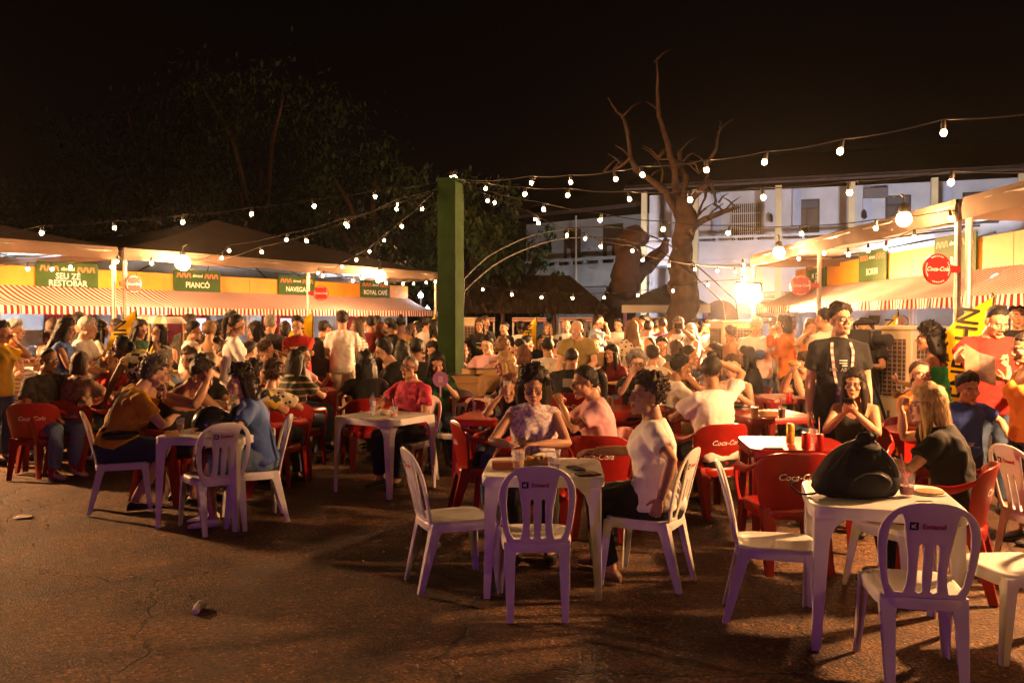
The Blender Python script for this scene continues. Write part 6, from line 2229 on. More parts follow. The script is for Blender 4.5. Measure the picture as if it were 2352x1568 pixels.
P(622, 729, 'standing in dark shirt with grey hair, back turned by the stall', d=13.2, yaw=-15, sx='m', sk='b', hr='short:grey', top='tee:charcoal', arms=('hold', 'hang'), fat=1.1, **S)
P(654, 742, 'standing in white top left of the red printed T-shirt', d=14.0, yaw=40, sx='f', sk='b', hr='bob:dark', top='tee:white', arms=('hold', 'hang'), **S)
P(683, 732, 'standing with crossed arms in red printed T-shirt before a flag', d=12.6, yaw=178, sx='m', sk='b', hr='short:black', top='tee:red', bot='long:black', arms=('cross', 'cross'), glasses='clear', near=1, extra=ex_redprint, **S)
P(708, 741, 'standing in black top beside the tent post near NAVEGAS', d=14.4, yaw=-60, sx='f', sk='b', hr='long:black', top='tee:black', arms=('hold', 'hang'), **S)
P(744, 742, 'standing with short dark hair in brown shirt, back turned', d=14.2, yaw=-25, sx='m', sk='b', hr='short:dark', top='tee:brown', arms=('hold', 'hang'), **S)
P(752, 748, 'standing in teal tank top with dark hair, smiling right', d=14.5, yaw=-150, sx='f', sk='b', hr='long:dark', top='tank:teal', arms=('hold', 'holdlow'), **S)
P(786, 720, 'standing in white T-shirt and white shorts, back to camera', d=13.2, yaw=12, sx='m', sk='a', hr='short:dark', top='tee:white', bot='shorts:cream', arms=('hang', 'holdlow'), near=1, shoes='white', legs=((.11, .02, -.06), (.10, .05, .10)), **S)
P(819, 737, 'standing in white striped top, profile to left', d=14.4, yaw=100, sx='f', sk='b', hr='long:brown', top='tee:greystripe', arms=('hold', 'hold'), **S)
P(833, 733, 'standing in yellow shirt reaching right', d=15.8, yaw=-70, sx='m', sk='b', hr='short:dark', top='tee:yellow', arms=('hold', 'hold'), **S)
P(853, 731, 'standing in dark red T-shirt, back turned before ROYAL CAFÉ', d=15.0, yaw=5, sx='m', sk='b', hr='short:black', top='tee:darkred', arms=('hold', 'hang'), **S)
P(866, 729, 'standing in grey shirt at the ROYAL CAFÉ counter', d=17.2, yaw=0, sx='m', sk='b', hr='short:black', top='tee:grey', arms=('hold', 'hang'), **S)
P(874, 743, 'standing with long red hair in white top, back turned', d=15.2, yaw=15, sx='f', sk='a', hr='long:red', top='tee:white', arms=('hold', 'hang'), **S)
P(893, 736, 'standing in black T-shirt with beard, profile to left', d=14.8, yaw=70, sx='m', sk='b', hr='short:black', top='tee:black', arms=('hold', 'hang'), beard='black', **S)
P(908, 743, 'standing in light shirt behind the yellow dress', d=17.0, yaw=0, sx='m', sk='b', hr='short:dark', top='tee:lightgrey', arms=('hang', 'hang'), **S)
P(921, 730, 'standing in yellow dress with dark top knot, back turned', d=14.9, yaw=8, sx='f', sk='b', hr='topbun:black', top='tank:yellow', bot='skirt:yellow', arms=('hold', 'hang'), **S)
P(945, 747, 'standing in light patterned blouse near the stall end', d=15.6, yaw=-60, sx='f', sk='b', hr='long:brown', top='tee:dots', arms=('hold', 'hold'), **S)
P(957, 742, 'standing with long dark hair in grey top near the stall end', d=17.0, yaw=60, sx='f', sk='b', hr='long:black', top='tee:grey', arms=('hold', 'hang'), **S)
P(982, 732, 'standing in pale grey T-shirt left of the pillar', d=16.2, yaw=-40, sx='m', sk='b', hr='short:black', top='tee:lightgrey', arms=('hold', 'hang'), **S)
P(995, 737, 'standing in black dress left of the pillar, profile to left', d=14.9, yaw=75, sx='f', sk='b', hr='long:black', top='dress:black', bot='skirt:black', arms=('holdlow', 'hold'), **S)
# ---------------------------------------------------------------- middle and right, standing
P(1102, 734, 'standing in black T-shirt with fruit print, hand on hip', d=15.2, yaw=175, sx='f', sk='b', hr='long:brown', top='tee:black', bot='long:black', arms=('hip', 'hang'), extra=ex_fruit, near=1, **S)
P(1115, 730, 'standing in dark grey shirt behind the fruit print', d=16.8, yaw=-140, sx='m', sk='b', hr='bob:brown', top='tee:charcoal', arms=('hang', 'hold'), **S)
P(1158, 742, 'standing in black V-neck dress, looking left', d=16.2, yaw=140, sx='f', sk='a', hr='bun:black', top='tee:black', bot='skirt:black', arms=('holdlow', 'hold'), **S)
P(1195, 742, 'standing in white shirt with black hair beside the middle flag', d=18.0, yaw=20, sx='m', sk='e', hr='short:black', top='shirt:white', arms=('hold', 'hang'), **S)
P(1257, 745, 'standing in white blouse in front of the spiky plant', d=18.0, yaw=150, sx='f', sk='b', hr='long:light', top='tee:white', arms=('hold', 'hold'), **S)
P(1300, 737, 'standing bald with beard, pale polo and backpack straps', d=16.0, yaw=178, sx='m', sk='a', hr='bald:grey', top='polo:lightgrey', arms=('hang', 'hang'), beard='grey', extra=ex_backpack_straps, fat=1.1, near=1, **S)
P(1314, 742, 'standing in beige top behind the backpack straps', d=18.2, yaw=170, sx='f', sk='b', hr='bob:dark', top='tee:beige', arms=('hang', 'hang'), **S)
P(1329, 737, 'standing in white top with dark hair before the stump tree', d=18.6, yaw=60, sx='f', sk='b', hr='long:black', top='tee:white', arms=('hold', 'hang'), **S)
P(1341, 740, 'standing in black top with long dark hair before the stump tree', d=17.4, yaw=-40, sx='f', sk='b', hr='long:dark', top='tee:black', arms=('hang', 'hold'), **S)
P(1375, 725, 'standing in light blue shirt with hand on chin', d=16.4, yaw=-100, sx='m', sk='a', hr='buzz:dark', top='shirt:lightblue', bot='long:jeans', arms=('mouth', 'cross'), near=1, **S)
P(1420, 735, 'standing in white shirt and glasses before green plant', d=17.4, yaw=150, sx='m', sk='b', hr='short:black', top='shirt:white', arms=('hold', 'cross'), glasses='clear', fat=1.1, **S)
P(1449, 740, 'standing in polka dot blouse with wavy light brown hair', d=12.9, yaw=25, sx='f', sk='a', hr='long:light', top='long:dots', bot='skirt:dots', arms=('holdlow', 'hold'), near=1, **S)
P(1478, 729, 'standing in beige T-shirt before the orange poster', d=16.4, yaw=120, sx='m', sk='b', hr='short:black', top='tee:beige', arms=('hang', 'hold'), **S)
P(1490, 742, 'standing in white T-shirt with black strap over the back', d=15.2, yaw=-30, sx='m', sk='b', hr='short:dark', top='tee:white', arms=('hold', 'hang'), extra=ex_strap_back, **S)
P(1508, 738, 'standing with dark curls in orange top beside the purple shirt', d=16.8, yaw=-40, sx='f', sk='c', hr='curly:black', top='tee:orange', arms=('hold', 'hang'), **S)
P(1521, 733, 'standing in purple sleeveless shirt, back turned at dead tree', d=15.4, yaw=12, sx='m', sk='b', hr='buzz:dark', top='tee:purple', arms=('hang', 'hold'), **S)
P(1558, 733, 'standing in white shirt photographing with camera to the eye', d=14.4, yaw=172, sx='m', sk='c', hr='short:salt', top='shirt:white', arms=('face', 'face'), extra=ex_strap_front, near=1, beard='salt', **S)
P(1584, 747, 'standing in white tank top with long grey hair', d=15.4, yaw=120, sx='f', sk='a', hr='long:grey', top='tank:white', arms=('hold', 'hold'), head=(0, 14), **S)
P(1597, 738, 'standing in dark shirt behind the white tank top', d=17.5, yaw=160, sx='m', sk='b', hr='short:black', top='tee:charcoal', arms=('hang', 'hang'), **S)
P(1622, 738, 'standing in white shirt glowing under the work light', d=16.6, yaw=150, sx='m', sk='b', hr='short:dark', top='tee:white', arms=('mouth', 'hang'), **S)
P(1642, 740, 'standing with white cap in white shirt near the far cooler', d=16.0, yaw=110, sx='m', sk='a', hr='short:white', top='tee:white', arms=('hold', 'hang'), **S)
P(1678, 752, 'standing in peach T-shirt, back turned below the work light', d=12.8, yaw=20, sx='m', sk='b', hr='short:brown', top='tee:peach', arms=('hold', 'hang'), near=1, **S)
P(1738, 735, 'standing large in pale striped shirt holding a blue cap', d=12.6, yaw=170, sx='m', sk='a', hr='short:white', top='shirt:white', bot='long:jeans', arms=('hold', 'cross'), fat=1.32, near=1, **S)
P(1778, 738, 'standing with dark curls behind the orange cardigan', d=13.8, yaw=30, sx='f', sk='b', hr='curly:dark', top='tee:grey', arms=('hold', 'hang'), **S)
P(1799, 728, 'standing in orange cardigan and black trousers, hand at mouth', d=12.2, yaw=70, sx='f', sk='b', hr='bob:dark', top='long:orange', bot='long:black', arms=('mouth', 'cross'), near=1, **S)
P(1818, 740, 'small standing in mint green outfit behind orange cardigan', d=13.2, yaw=-40, sx='f', sk='b', hr='bun:brown', top='tee:mint', bot='shorts:cream', arms=('hang', 'hang'), **S)
P(1864, 737, 'standing in orange top with light hair, touching the cheek', d=11.8, yaw=165, sx='f', sk='b', hr='long:light', top='tank:orange', arms=('face', 'hold'), near=1, **S)
P(1893, 710, 'standing in beige T-shirt with shaved head behind the lanyard', d=9.8, yaw=30, sx='m', sk='b', hr='buzz:black', top='tee:beige', arms=('hold', 'hang'), fat=1.15, **S)
P(1985, 738, 'standing in black shirt behind the video camera', d=10.6, yaw=150, sx='m', sk='c', hr='short:black', top='tee:black', arms=('hold', 'hold'), **S)
P(2072, 727, 'standing behind the large cooler in pale shirt', d=12.2, yaw=140, sx='m', sk='b', hr='bald:dark', top='tee:beige', arms=('hang', 'hang'), **S)
# ---------------------------------------------------------------- middle, seated
P(1118, 777, 'in pink polo and glasses, facing camera right of the pillar', yaw=165, d=13.6, sx='m', sk='a', hr='short:black', top='polo:pink', arms=('table', 'table_out'), glasses='clear')
P(1154, 783, 'with fluffy brown hair and yellow straps, back turned', yaw=0, d=12.2, sx='f', sk='b', hr='curly:light', top='halter:yellow', arms=('table', 'table'))
P(1158, 815, 'with long blonde hair in dark top, profile to left', yaw=100, d=9.3, sx='f', sk='a', hr='long:blonde', top='tee:charcoal', arms=('table', 'table_in'), head=(0, 8), near=1)
P(1204, 798, 'with reddish brown bob, back turned in grey top', yaw=-10, d=11.4, sx='f', sk='b', hr='bob:red', top='tee:grey', arms=('table', 'table'))
P(1193, 784, 'with black hair in beige top, looking left', yaw=80, d=14.0, sx='f', sk='b', hr='bob:black', top='tee:beige', arms=('table', 'table'))
P(1211, 776, 'in dark shirt with black hair, side-on in the far crowd', yaw=-80, d=15.0, sx='m', sk='b', hr='short:black', top='tee:black', arms=('table', 'table'))
P(1246, 772, 'in navy shirt with dark hair, far back row', yaw=170, d=16.5, sx='m', sk='c', hr='short:dark', top='tee:navy', arms=('table', 'table'))
P(1258, 782, 'in broad white shirt with dark hair, back turned', yaw=5, d=12.8, sx='m', sk='b', hr='short:black', top='shirt:white', arms=('table', 'table'), fat=1.2)
P(1276, 788, 'in brown top with short dark hair, facing right', yaw=-100, d=13.2, sx='f', sk='b', hr='crop:dark', top='tee:brown', arms=('table', 'chin'))
P(1294, 790, 'in cream shirt with grey hair, back turned', yaw=15, d=12.2, sx='m', sk='a', hr='short:grey', top='shirt:cream', arms=('table', 'table'), fat=1.1)
P(1314, 803, 'bald in black T-shirt with print on its back', yaw=-10, d=10.4, sx='m', sk='b', hr='bald:black', top='tee:black', arms=('table', 'table'), extra=ex_backprint, near=1, fat=1.1)
P(1324, 760, 'standing stooped and bald in olive shirt, hand on a table', pose='stand', d=11.6, yaw=170, sx='m', sk='a', hr='bald:white', top='shirt:olive', bot='long:charcoal', arms=(((.28, .32, .78), (.8, -.4, 0), (.1, .6, -.7), (0, 0, -1), 'open'), 'holdlow'), lean=24, head=(0, 30), near=1, s=1.02)
P(1368, 773, 'in tan shirt with short grey hair, far back', yaw=150, d=15.5, sx='m', sk='b', hr='short:grey', top='tee:tan', arms=('table', 'table'))
P(1404, 796, 'in dark red top with black hair beside the polka dots', yaw=140, d=12.0, sx='f', sk='b', hr='long:black', top='tee:darkred', arms=('table', 'table'))
P(1488, 778, 'bald in white T-shirt, looking down to the left', yaw=120, d=13.4, sx='m', sk='b', hr='bald:dark', top='tee:white', arms=('table', 'table'), head=(0, 18))
P(1500, 800, 'in white T-shirt with cropped dark hair right of grey curls', yaw=-20, d=11.4, sx='m', sk='b', hr='short:dark', top='tee:cream', arms=('table', 'table'))
P(1520, 778, 'in dark shirt facing camera under the purple shirt', yaw=175, d=13.8, sx='m', sk='b', hr='short:black', top='tee:charcoal', arms=('table', 'table'))
P(1553, 787, 'with brown hair in tan top, back turned', yaw=20, d=12.6, sx='f', sk='b', hr='bob:brown', top='tee:tan', arms=('table', 'table'))
P(1584, 798, 'with pulled-back dark hair in brown strapless top, profile to right', yaw=-95, d=11.0, sx='f', sk='c', hr='bun:dark', top='off:brown', arms=('table', 'table'), near=1)
P(1640, 792, 'in grey top facing left behind the raised arm', yaw=95, d=12.6, sx='f', sk='b', hr='bob:dark', top='tee:grey', arms=('eat', 'table'))
P(1440, 786, 'in orange shirt with dark hair behind the grey curls', yaw=-160, d=13.0, sx='m', sk='c', hr='short:black', top='tee:orange', arms=('table', 'table'))
P(1062, 792, 'in beige top half hidden behind the pillar', yaw=-70, d=14.0, sx='f', sk='b', hr='long:red', top='tee:beige', arms=('table', 'table'))
P(1345, 800, 'in white blouse with dark bun, left of the olive shirt table', yaw=-30, d=13.0, sx='f', sk='b', hr='bun:dark', top='tee:white', arms=('table', 'table'))
finish_people()


# ================================================================== things on tables, in hands and on the ground
clear_cup = M('clear_plastic', (.85, .83, .8), .10, alpha=.16, spec=.6)
paper_white = M('paper_white', (.72, .68, .62), .8, var=.06)
bread = M('bread', (.46, .24, .08), .8, var=.25, vs=30, bump=.3)
kraft = M('kraft_card', (.36, .20, .09), .8, var=.1)
black_glass = M('phone_glass', (.01, .01, .012), .12)
black_nylon = M('black_nylon', (.014, .014, .016), .55, var=.2, bump=.2, bs=50)


def cup(p, label, liquid=None, lc=(.6, .25, .03), h=.115, r=.036, straw=None, group='plastic cups on the tables'):
    t = empty('plastic_cup', tuple(p), random.uniform(0, 6))
    tag(t, label, 'cup', group)
    obj('wall', MB().lathe([(r * .74, 0.001), (r * .78, .004), (r * .98, h - .006), (r * 1.06, h), (r * .98, h - .003), (r * .72, .008)], 16, cap=True), clear_cup, t, smooth=60)
    if liquid:
        obj('drink', MB().lathe([(0, .009), (r * .72, .009), (r * (.74 + .22 * liquid), h * liquid), (0, h * liquid)], 14), M('drink_%d' % int(sum(lc) * 1000), lc, .25, var=.1), t, smooth=60)
    if straw:
        obj('straw', MB().tube([(r * .4, 0, .01), (-r * .7, .005, h * 1.75)], .0038, 6), M('straw_' + straw, PAL[straw], .4), t)
    return t


def can(p, label, c, h=.123, r=.031, cap_c=(.5, .48, .45)):
    t = empty('drink_can', tuple(p), random.uniform(0, 6))
    tag(t, label, 'can', 'drink cans')
    obj('body', MB().lathe([(r * .75, 0), (r * .98, .006), (r, .012), (r, h - .014), (r * .82, h - .003)], 18), M('can_%d' % int(c[0] * 999 + c[1] * 99), c, .3, .5, var=.3, vs=50), t, smooth=60)
    obj('lid', MB().lathe([(0, h - .006), (r * .8, h - .006), (r * .84, h), (r * .80, h + .001)], 18), M('can_metal', cap_c, .3, .9), t, smooth=60)
    return t


def on(px, py, z=TAB_H):
    """point on a level surface of height z under a photo position"""
    u = (px - 1176) / 1960.0; v = (784 - py) / 1960.0
    wy = math.cos(PITCH) + math.sin(PITCH) * v; wz = -math.sin(PITCH) + math.cos(PITCH) * v
    s = (z - CAM_H) / wz
    return Vector((u * s, wy * s, z))


def tray(p, deg, label, c=kraft, s=(.20, .12), food=True):
    t = empty('food_boat', tuple(p), R(deg)); tag(t, label, 'food tray', 'paper food trays')
    a, b2 = s[0] / 2, s[1] / 2
    rings = [[Vector((x * k, y * k, z)) for x, y in ((-a, -b2), (a, -b2), (a, b2), (-a, b2))] for k, z in ((.8, .002), (1.0, .038), (.97, .038), (.78, .006))]
    obj('paper', MB().loft(rings), c, t, smooth=20)
    if food:
        mb = MB(); rg = random.Random(int(p[0] * 1000))
        for k in range(9):
            mb.sphere((rg.uniform(-a, a) * .6, rg.uniform(-b2, b2) * .5, .03 + rg.uniform(0, .012)), (rg.uniform(.014, .03), rg.uniform(.012, .02), .014), 8, 6)
        obj('food', mb, bread, t, smooth=180)
    return t


def phone(p, rot, label):
    t = empty('phone', tuple(p)); t.rotation_euler = rot; tag(t, label, 'phone')
    obj('case', MB().box((0, 0, .004), (.072, .15, .008)), black_nylon, t, bevel=.003)
    obj('screen', MB().box((0, 0, .0088), (.066, .142, .0012)), black_glass, t)
    return t


# --- left table
hm_ = empty('helmet', tuple(on(480, 1000) + Vector((0, .05, 0))), R(-70)); tag(hm_, 'black motorcycle helmet on the left white table', 'helmet')
sh = MB()
vs_, rings = [], []
for i in range(13):
    th = math.pi * .60 * i / 12 + .001
    rings.append([Vector((math.sin(th) * math.cos(a) * .135, math.sin(th) * math.sin(a) * (.165 if math.sin(a) > 0 else .15), .10 + math.cos(th) * .135 - .018 * (i / 12))) for a in np.linspace(0, 2 * math.pi, 25)[:-1]])
obj('shell', sh.loft(rings), M('helmet_black', (.012, .012, .013), .25, coat=.4), hm_, smooth=60)
obj('visor', MB().tube(smooth_path([(-.125, .05, .13), (-.08, .14, .135), (0, .172, .135), (.08, .14, .135), (.125, .05, .13)]), (.05, .008) and .004, 6), dark_steel, hm_)
vb = MB(); P_ = [(math.sin(a) * .140, math.cos(a) * .168, z) for z in (.075, .165) for a in np.linspace(-1.15, 1.15, 12)]
vb.add(P_, [(i, i + 1, i + 13, i + 12) for i in range(11)])
obj('face_shield', vb, M('smoked_visor', (.05, .05, .05), .1, alpha=.75), hm_, smooth=180)
cup(on(414, 990), 'clear cup with amber drink beside the black helmet', .55, (.6, .35, .08))
tray(on(397, 1002), 20, 'small food tray before the mustard T-shirt', s=(.12, .09))
bg = empty('small_bag', (-2.42, 6.86, .425), R(20)); tag(bg, 'dark red bag lying on the empty white chair at left', 'bag')
obj('body', MB().sphere((0, 0, .10), (.15, .09, .11), 16, 10), M('bag_dark_red', (.10, .012, .014), .6, var=.3, bump=.3, bs=25), bg, smooth=180)
obj('handle', MB().tube(smooth_path([(-.07, 0, .19), (-.04, 0, .24), (.04, 0, .24), (.07, 0, .19)]), .008, 6), black_nylon, bg, smooth=180)
# --- bottle table
bt = empty('water_bottle', tuple(on(856, 955))); tag(bt, 'clear water bottle with blue cap on white table', 'bottle')
obj('shell', MB().lathe([(.026, 0), (.031, .008), (.031, .055), (.028, .075), (.031, .095), (.031, .15), (.024, .18), (.012, .20), (.012, .21)], 18), clear_cup, bt, smooth=60)
obj('water', MB().lathe([(.024, .004), (.029, .01), (.029, .05), (.026, .075), (.029, .095)], 16), M('water', (.8, .8, .8), .05, alpha=.3), bt, smooth=60)
obj('label_band', MB().lathe([(.0316, .10), (.0316, .145)], 18, cap=False), M('bottle_label', (.45, .45, .6), .5), bt)
obj('cap', MB().lathe([(.0135, .208), (.0135, .224), (.0, .225)], 12), M('cap_blue', (.03, .05, .4), .4), bt)
cup(on(905, 957), 'clear cup with straw and caipirinha on the bottle table', .3, (.5, .12, .03), h=.10, r=.04, straw='pink')
bw = empty('food_bowl', tuple(on(884, 952))); tag(bw, 'clear plastic bowl with snacks on the bottle table', 'bowl')
obj('wall', MB().lathe([(.05, 0), (.055, .004), (.068, .055), (.066, .055), (.05, .008)], 18), clear_cup, bw, smooth=60)
obj('snacks', MB().sphere((0, 0, .02), (.05, .05, .022), 12, 8), M('snacks', (.55, .35, .08), .8, var=.3, vs=40), bw)
mn = obj('menu_sheet', MB().box((0, 0, .003), (.20, .15, .003)), kraft, loc=on(870, 965), rz=R(25)); tag(mn, 'brown menu sheet lying on the bottle table', 'menu')
# --- middle table
bx = obj('snack_box', MB().box((0, 0, .022), (.13, .075, .044)), M('box_orange', (.42, .13, .03), .7, var=.2), loc=on(1154, 1075), rz=R(4), bevel=.004); tag(bx, 'small orange snack box on the middle table', 'box')
cup(on(1191, 1080), 'clear cup with pale beer at left on the middle table', .5, (.55, .30, .06), h=.125, r=.042)
cup(on(1272, 1078), 'clear cup with foam in the centre of the middle table', .35, (.6, .5, .4), h=.125, r=.044)
tray(on(1228, 1066), 8, 'kraft food boat with napkins on the middle table', s=(.24, .13))
for k, (px, py, a, lab) in enumerate(((1240, 1060, 30, 'folded white napkin beside the food boat'), (1262, 1054, -25, 'white paper strip leaning on the food boat'))):
    n_ = obj('napkin', MB().add([(-.05, -.02, .045), (.05, -.02, .05), (.05, .02, .052), (-.05, .02, .046), (0, .0, .062)], [(0, 1, 4), (1, 2, 4), (2, 3, 4), (3, 0, 4)]), paper_white, loc=on(px, py), rz=R(a), smooth=0)
    tag(n_, lab, 'napkin')
phone(on(1350, 1090), (0, 0, R(-70)), 'red-edged phone near the right corner of the middle table')
phone(on(1322, 1076), (0, 0, R(20)), 'black phone beside the cups on the middle table')
# --- backpack table
bp_ = empty('drawstring_backpack', tuple(on(1975, 1140) + Vector((0, .05, 0)))); tag(bp_, 'slumped black drawstring backpack on the right white table', 'backpack')
mb = MB(); rings = []
for i, (z, rx, ry, ox, oy) in enumerate(((0.002, .13, .10, 0, 0), (.012, .175, .125, 0, 0), (.05, .20, .14, 0, 0), (.10, .198, .138, .0, 0), (.15, .185, .128, .004, .005), (.20, .158, .110, .012, .01), (.24, .122, .088, .024, .012), (.27, .082, .062, .036, .012), (.285, .045, .036, .046, .01), (.305, .055, .045, .056, .006), (.325, .05, .03, .064, .002), (.33, .02, .015, .066, .0))):
    ring = []
    for j in range(40):
        a = 2 * math.pi * j / 40
        k = 1 + (.02 + .055 * min(1, i / 7)) * math.sin(a * 9 + i * .35) * .6 + .03 * math.sin(a * 4 + i * .9) + .02 * math.sin(a * 17 + i)
        ring.append(Vector((ox + math.cos(a) * rx * k + (.03 * (1 - z / .3) * math.cos(a) if z < .12 else 0), oy + math.sin(a) * ry * k, z + .006 * math.sin(a * 5 + i))))
    rings.append(ring)
obj('sack', mb.loft(rings), M('backpack_black', (.012, .012, .013), .78, var=.25, bump=.5, bs=26, spec=.3), bp_, smooth=180)
obj('pocket', MB().sphere((.03, -.115, .085), (.11, .03, .065), 16, 10), M('backpack_black', (.010, .010, .011)), bp_, smooth=180)
for q, (a, b2) in enumerate((((.04, .0, .31), (-.20, -.03, .05)), ((.05, -.01, .30), (.19, -.05, .06)))):
    m_ = [(a[0] * (1 - f) + b2[0] * f + (-1 if q == 0 else 1) * .035 * math.sin(math.pi * f), a[1] * (1 - f) + b2[1] * f - .05 * math.sin(math.pi * f), a[2] * (1 - f) + b2[2] * f) for f in np.linspace(0, 1, 8)]
    obj('strap', MB().tube(m_, [(.017, .004)] * len(m_), 8, up=(0, -1, 0.3)), M('strap_web', (.03, .03, .032), .8), bp_, smooth=180)
obj('zip', MB().tube(smooth_path([(-.07, -.138, .10), (-.02, -.146, .135), (.06, -.145, .135), (.12, -.132, .10)]), .0035, 6), M('zip_grey', (.10, .10, .10), .4, .5), bp_, smooth=180)
obj('top_flap', MB().sphere((.035, -.02, .262), (.085, .075, .022), 16, 8, rot=Matrix.Rotation(R(18), 3, 'X')), M('backpack_black', (.012, .012, .013)), bp_, smooth=180)
obj('cord', MB().tube(smooth_path([(-.18, -.05, .04), (-.24, -.03, .012), (-.30, .0, .008), (-.34, .03, .05), (-.30, .04, .06)]), .006, 6), black_nylon, bp_, smooth=180)
cup(on(2082, 1138), 'clear cup with red drink and pink straw beside the backpack', .42, (.35, .05, .02), h=.125, r=.044, straw='pink')
pl_ = empty('flat_bread', tuple(on(2135, 1132))); tag(pl_, 'round flat bread on a paper disc beside the backpack', 'bread')
obj('disc', MB().lathe([(0, .001), (.085, .001), (.085, .004), (0, .004)], 24), paper_white, pl_)
obj('crust', MB().lathe([(0, .005), (.07, .005), (.074, .012), (.05, .017), (0, .018)], 20), bread, pl_, smooth=60)
kn = obj('plastic_knife', MB().box((0, 0, .004), (.10, .012, .004), top=.7), black_nylon, loc=on(2122, 1152), rz=R(5)); tag(kn, 'small black plastic knife beside the cup with red drink', 'knife')
# --- can table
can(on(1815, 1018), 'tall golden beer can on the red table', (.55, .36, .04), h=.15)
can(on(1851, 1032), 'left red cola can on the red table', (.42, .01, .01))
can(on(1882, 1036), 'right red cola can with straw on the red table', (.42, .01, .01))
obj('straw', MB().tube([(0, 0, .09), (-.008, .01, .24)], .0038, 6), M('straw_pink', PAL['pink'], .4), bpy.data.objects['drink_can.002'])
cup(on(1868, 1020), 'clear cup behind the red cola cans', None)
phone(on(1775, 1030), (0, 0, R(75)), 'black phone lying on the red table beside the golden can')
# --- juice table
cup(on(1733, 962), 'clear cup full of orange juice with straw', .85, (.75, .30, .02), h=.13, r=.042, straw='white')
cup(on(1796, 962), 'clear cup of iced amber drink on the juice table', .8, (.45, .12, .02), h=.12, r=.04, straw='pink')
tray(on(1765, 955), 0, 'paper tray between the two juice cups')
can(on(1812, 926), 'red cola can in front of the sandwich', (.42, .01, .01))
# --- cups further back
for (px, py, lq, c_, lab) in ((1158, 948, .9, (.6, .25, .03), 'amber cup on the red table behind the lace top'), (1402, 932, .8, (.55, .42, .08), 'pale beer cup behind the pink blouse'), (1120, 935, .5, (.5, .2, .05), 'half full cup by the rear edge of the table behind lace top'),
                              (1318, 868, .6, (.5, .3, .1), 'small cup before the olive shirt'), (1440, 872, .7, (.6, .4, .1), 'small cup before the grey curls'), (1475, 880, .6, (.6, .5, .4), 'small milky cup right of the grey curls'), (718, 905, .6, (.5, .3, .1), 'small cup behind the green striped top'),
                              (905, 868, .6, (.5, .3, .1), 'small cup before the black polo'), (1250, 852, .5, (.5, .3, .1), 'small cup in the far middle crowd'), (215, 905, .6, (.5, .3, .1), 'small cup before the camouflage T-shirt'), (470, 905, .6, (.5, .3, .1), 'small cup before the black tank top with curls'), (1760, 878, .6, (.5, .3, .1), 'small cup before the black top with glasses')):
    cup(on(px, py), lab, lq, c_)
b2_ = empty('water_bottle', tuple(on(238, 902))); tag(b2_, 'clear water bottle before the red ruffled top', 'bottle')
obj('shell', MB().lathe([(.026, 0), (.031, .008), (.031, .15), (.024, .18), (.012, .20), (.012, .21)], 14), clear_cup, b2_, smooth=60)
obj('cap', MB().lathe([(.0135, .208), (.0135, .224), (.0, .225)], 10), M('cap_blue', (.03, .05, .4), .4), b2_)
for px, py, lab in ((270, 908, 'paper tray under the hands of the floral blouse'), (1395, 866, 'paper tray before the dark red top'), (735, 900, 'paper tray beside the pale pink T-shirt'), (1840, 905, 'paper tray under the sandwich')):
    tray(on(px, py), 15, lab)
# --- handbag on the red chair
hb = empty('handbag', (-.22, 7.26, .425), R(15)); tag(hb, 'shiny black handbag on the seat of the red armchair', 'handbag')
obj('body', MB().box((0, 0, .06), (.28, .13, .12), top=.72), M('patent_black', (.010, .010, .010), .18, bump=.1, bs=20), hb, bevel=.03, seg=3)
obj('handle', MB().tube(smooth_path([(-.09, 0, .11), (-.07, -.02, .16), (.05, -.02, .165), (.09, 0, .11)]), .006, 6), black_nylon, hb, smooth=180)


# --- things in hands
def hand(B, i, k=.10):
    S_, E_, W_, fd, pd, shp, _ = B.arm[i]
    y = (fd.normalized() * .62 + (W_ - E_).normalized() * .5).normalized()
    p = W_ + y * k + pd.normalized() * .02
    return Matrix.Rotation(R(B.rz), 3, 'Z') @ p + B.root


def who(s):
    return next(B for B in PEOPLE if B.who.startswith(s))


B = who('in black tank top tapping'); p = (hand(B, 0) + hand(B, 1)) / 2
phone(p, (R(35), 0, R(B.rz)), 'dark phone in both hands of the black tank top')
B = who('in white lace'); phone(hand(B, 0, .09), (R(20), R(10), R(B.rz + 25)), 'black phone in the hand of the white lace top')
B = who('standing in blue sleeveless'); phone((hand(B, 0) + hand(B, 1)) / 2, (R(50), 0, R(B.rz)), 'phone held by the blue sleeveless top')
B = who('standing in red T-shirt'); p = hand(B, 0, .11)
me_ = empty('menu_card', tuple(MENU), R(-20)); tag(me_, 'folded salmon menu card held by the red T-shirt', 'menu')
for s_ in (-1, 1):
    vs_ = [(0, 0, .0), (s_ * .10, -.06 * s_ - .03, .035 * -s_), (s_ * .10, -.05 * s_, .24 - .05 * s_), (0, .02, .22)]
    obj('page', MB().add([Vector(v) - Vector((0, 0, .11)) for v in vs_], [(0, 1, 2, 3)]), M('menu_salmon', (.52, .26, .17), .7, var=.25, vs=14) if s_ < 0 else M('menu_print', (.55, .42, .36), .7, var=.3, vs=25), me_, smooth=0)
B = who('in dark green top fanning')
fn = empty('hand_fan', tuple(pt(1012, 905, 9.15)), R(10)); tag(fn, 'purple oval hand fan before the long black hair', 'fan')
obj('blade', MB().lathe([(0, -.003), (.085, -.003), (.085, .003), (0, .003)], 22), M('fan_purple', (.26, .10, .28), .6, var=.15), fn).rotation_euler = (R(90), 0, 0)
bpy.data.objects[fn.children[0].name].location = (0, 0, .16)
obj('thumb_print', MB().box((0, -.006, .16), (.05, .002, .07)), M('fan_pale', (.40, .28, .42), .6), fn)
obj('handle', MB().box((0, 0, .03), (.018, .006, .12)), M('fan_pale', (.40, .28, .42), .6), fn)
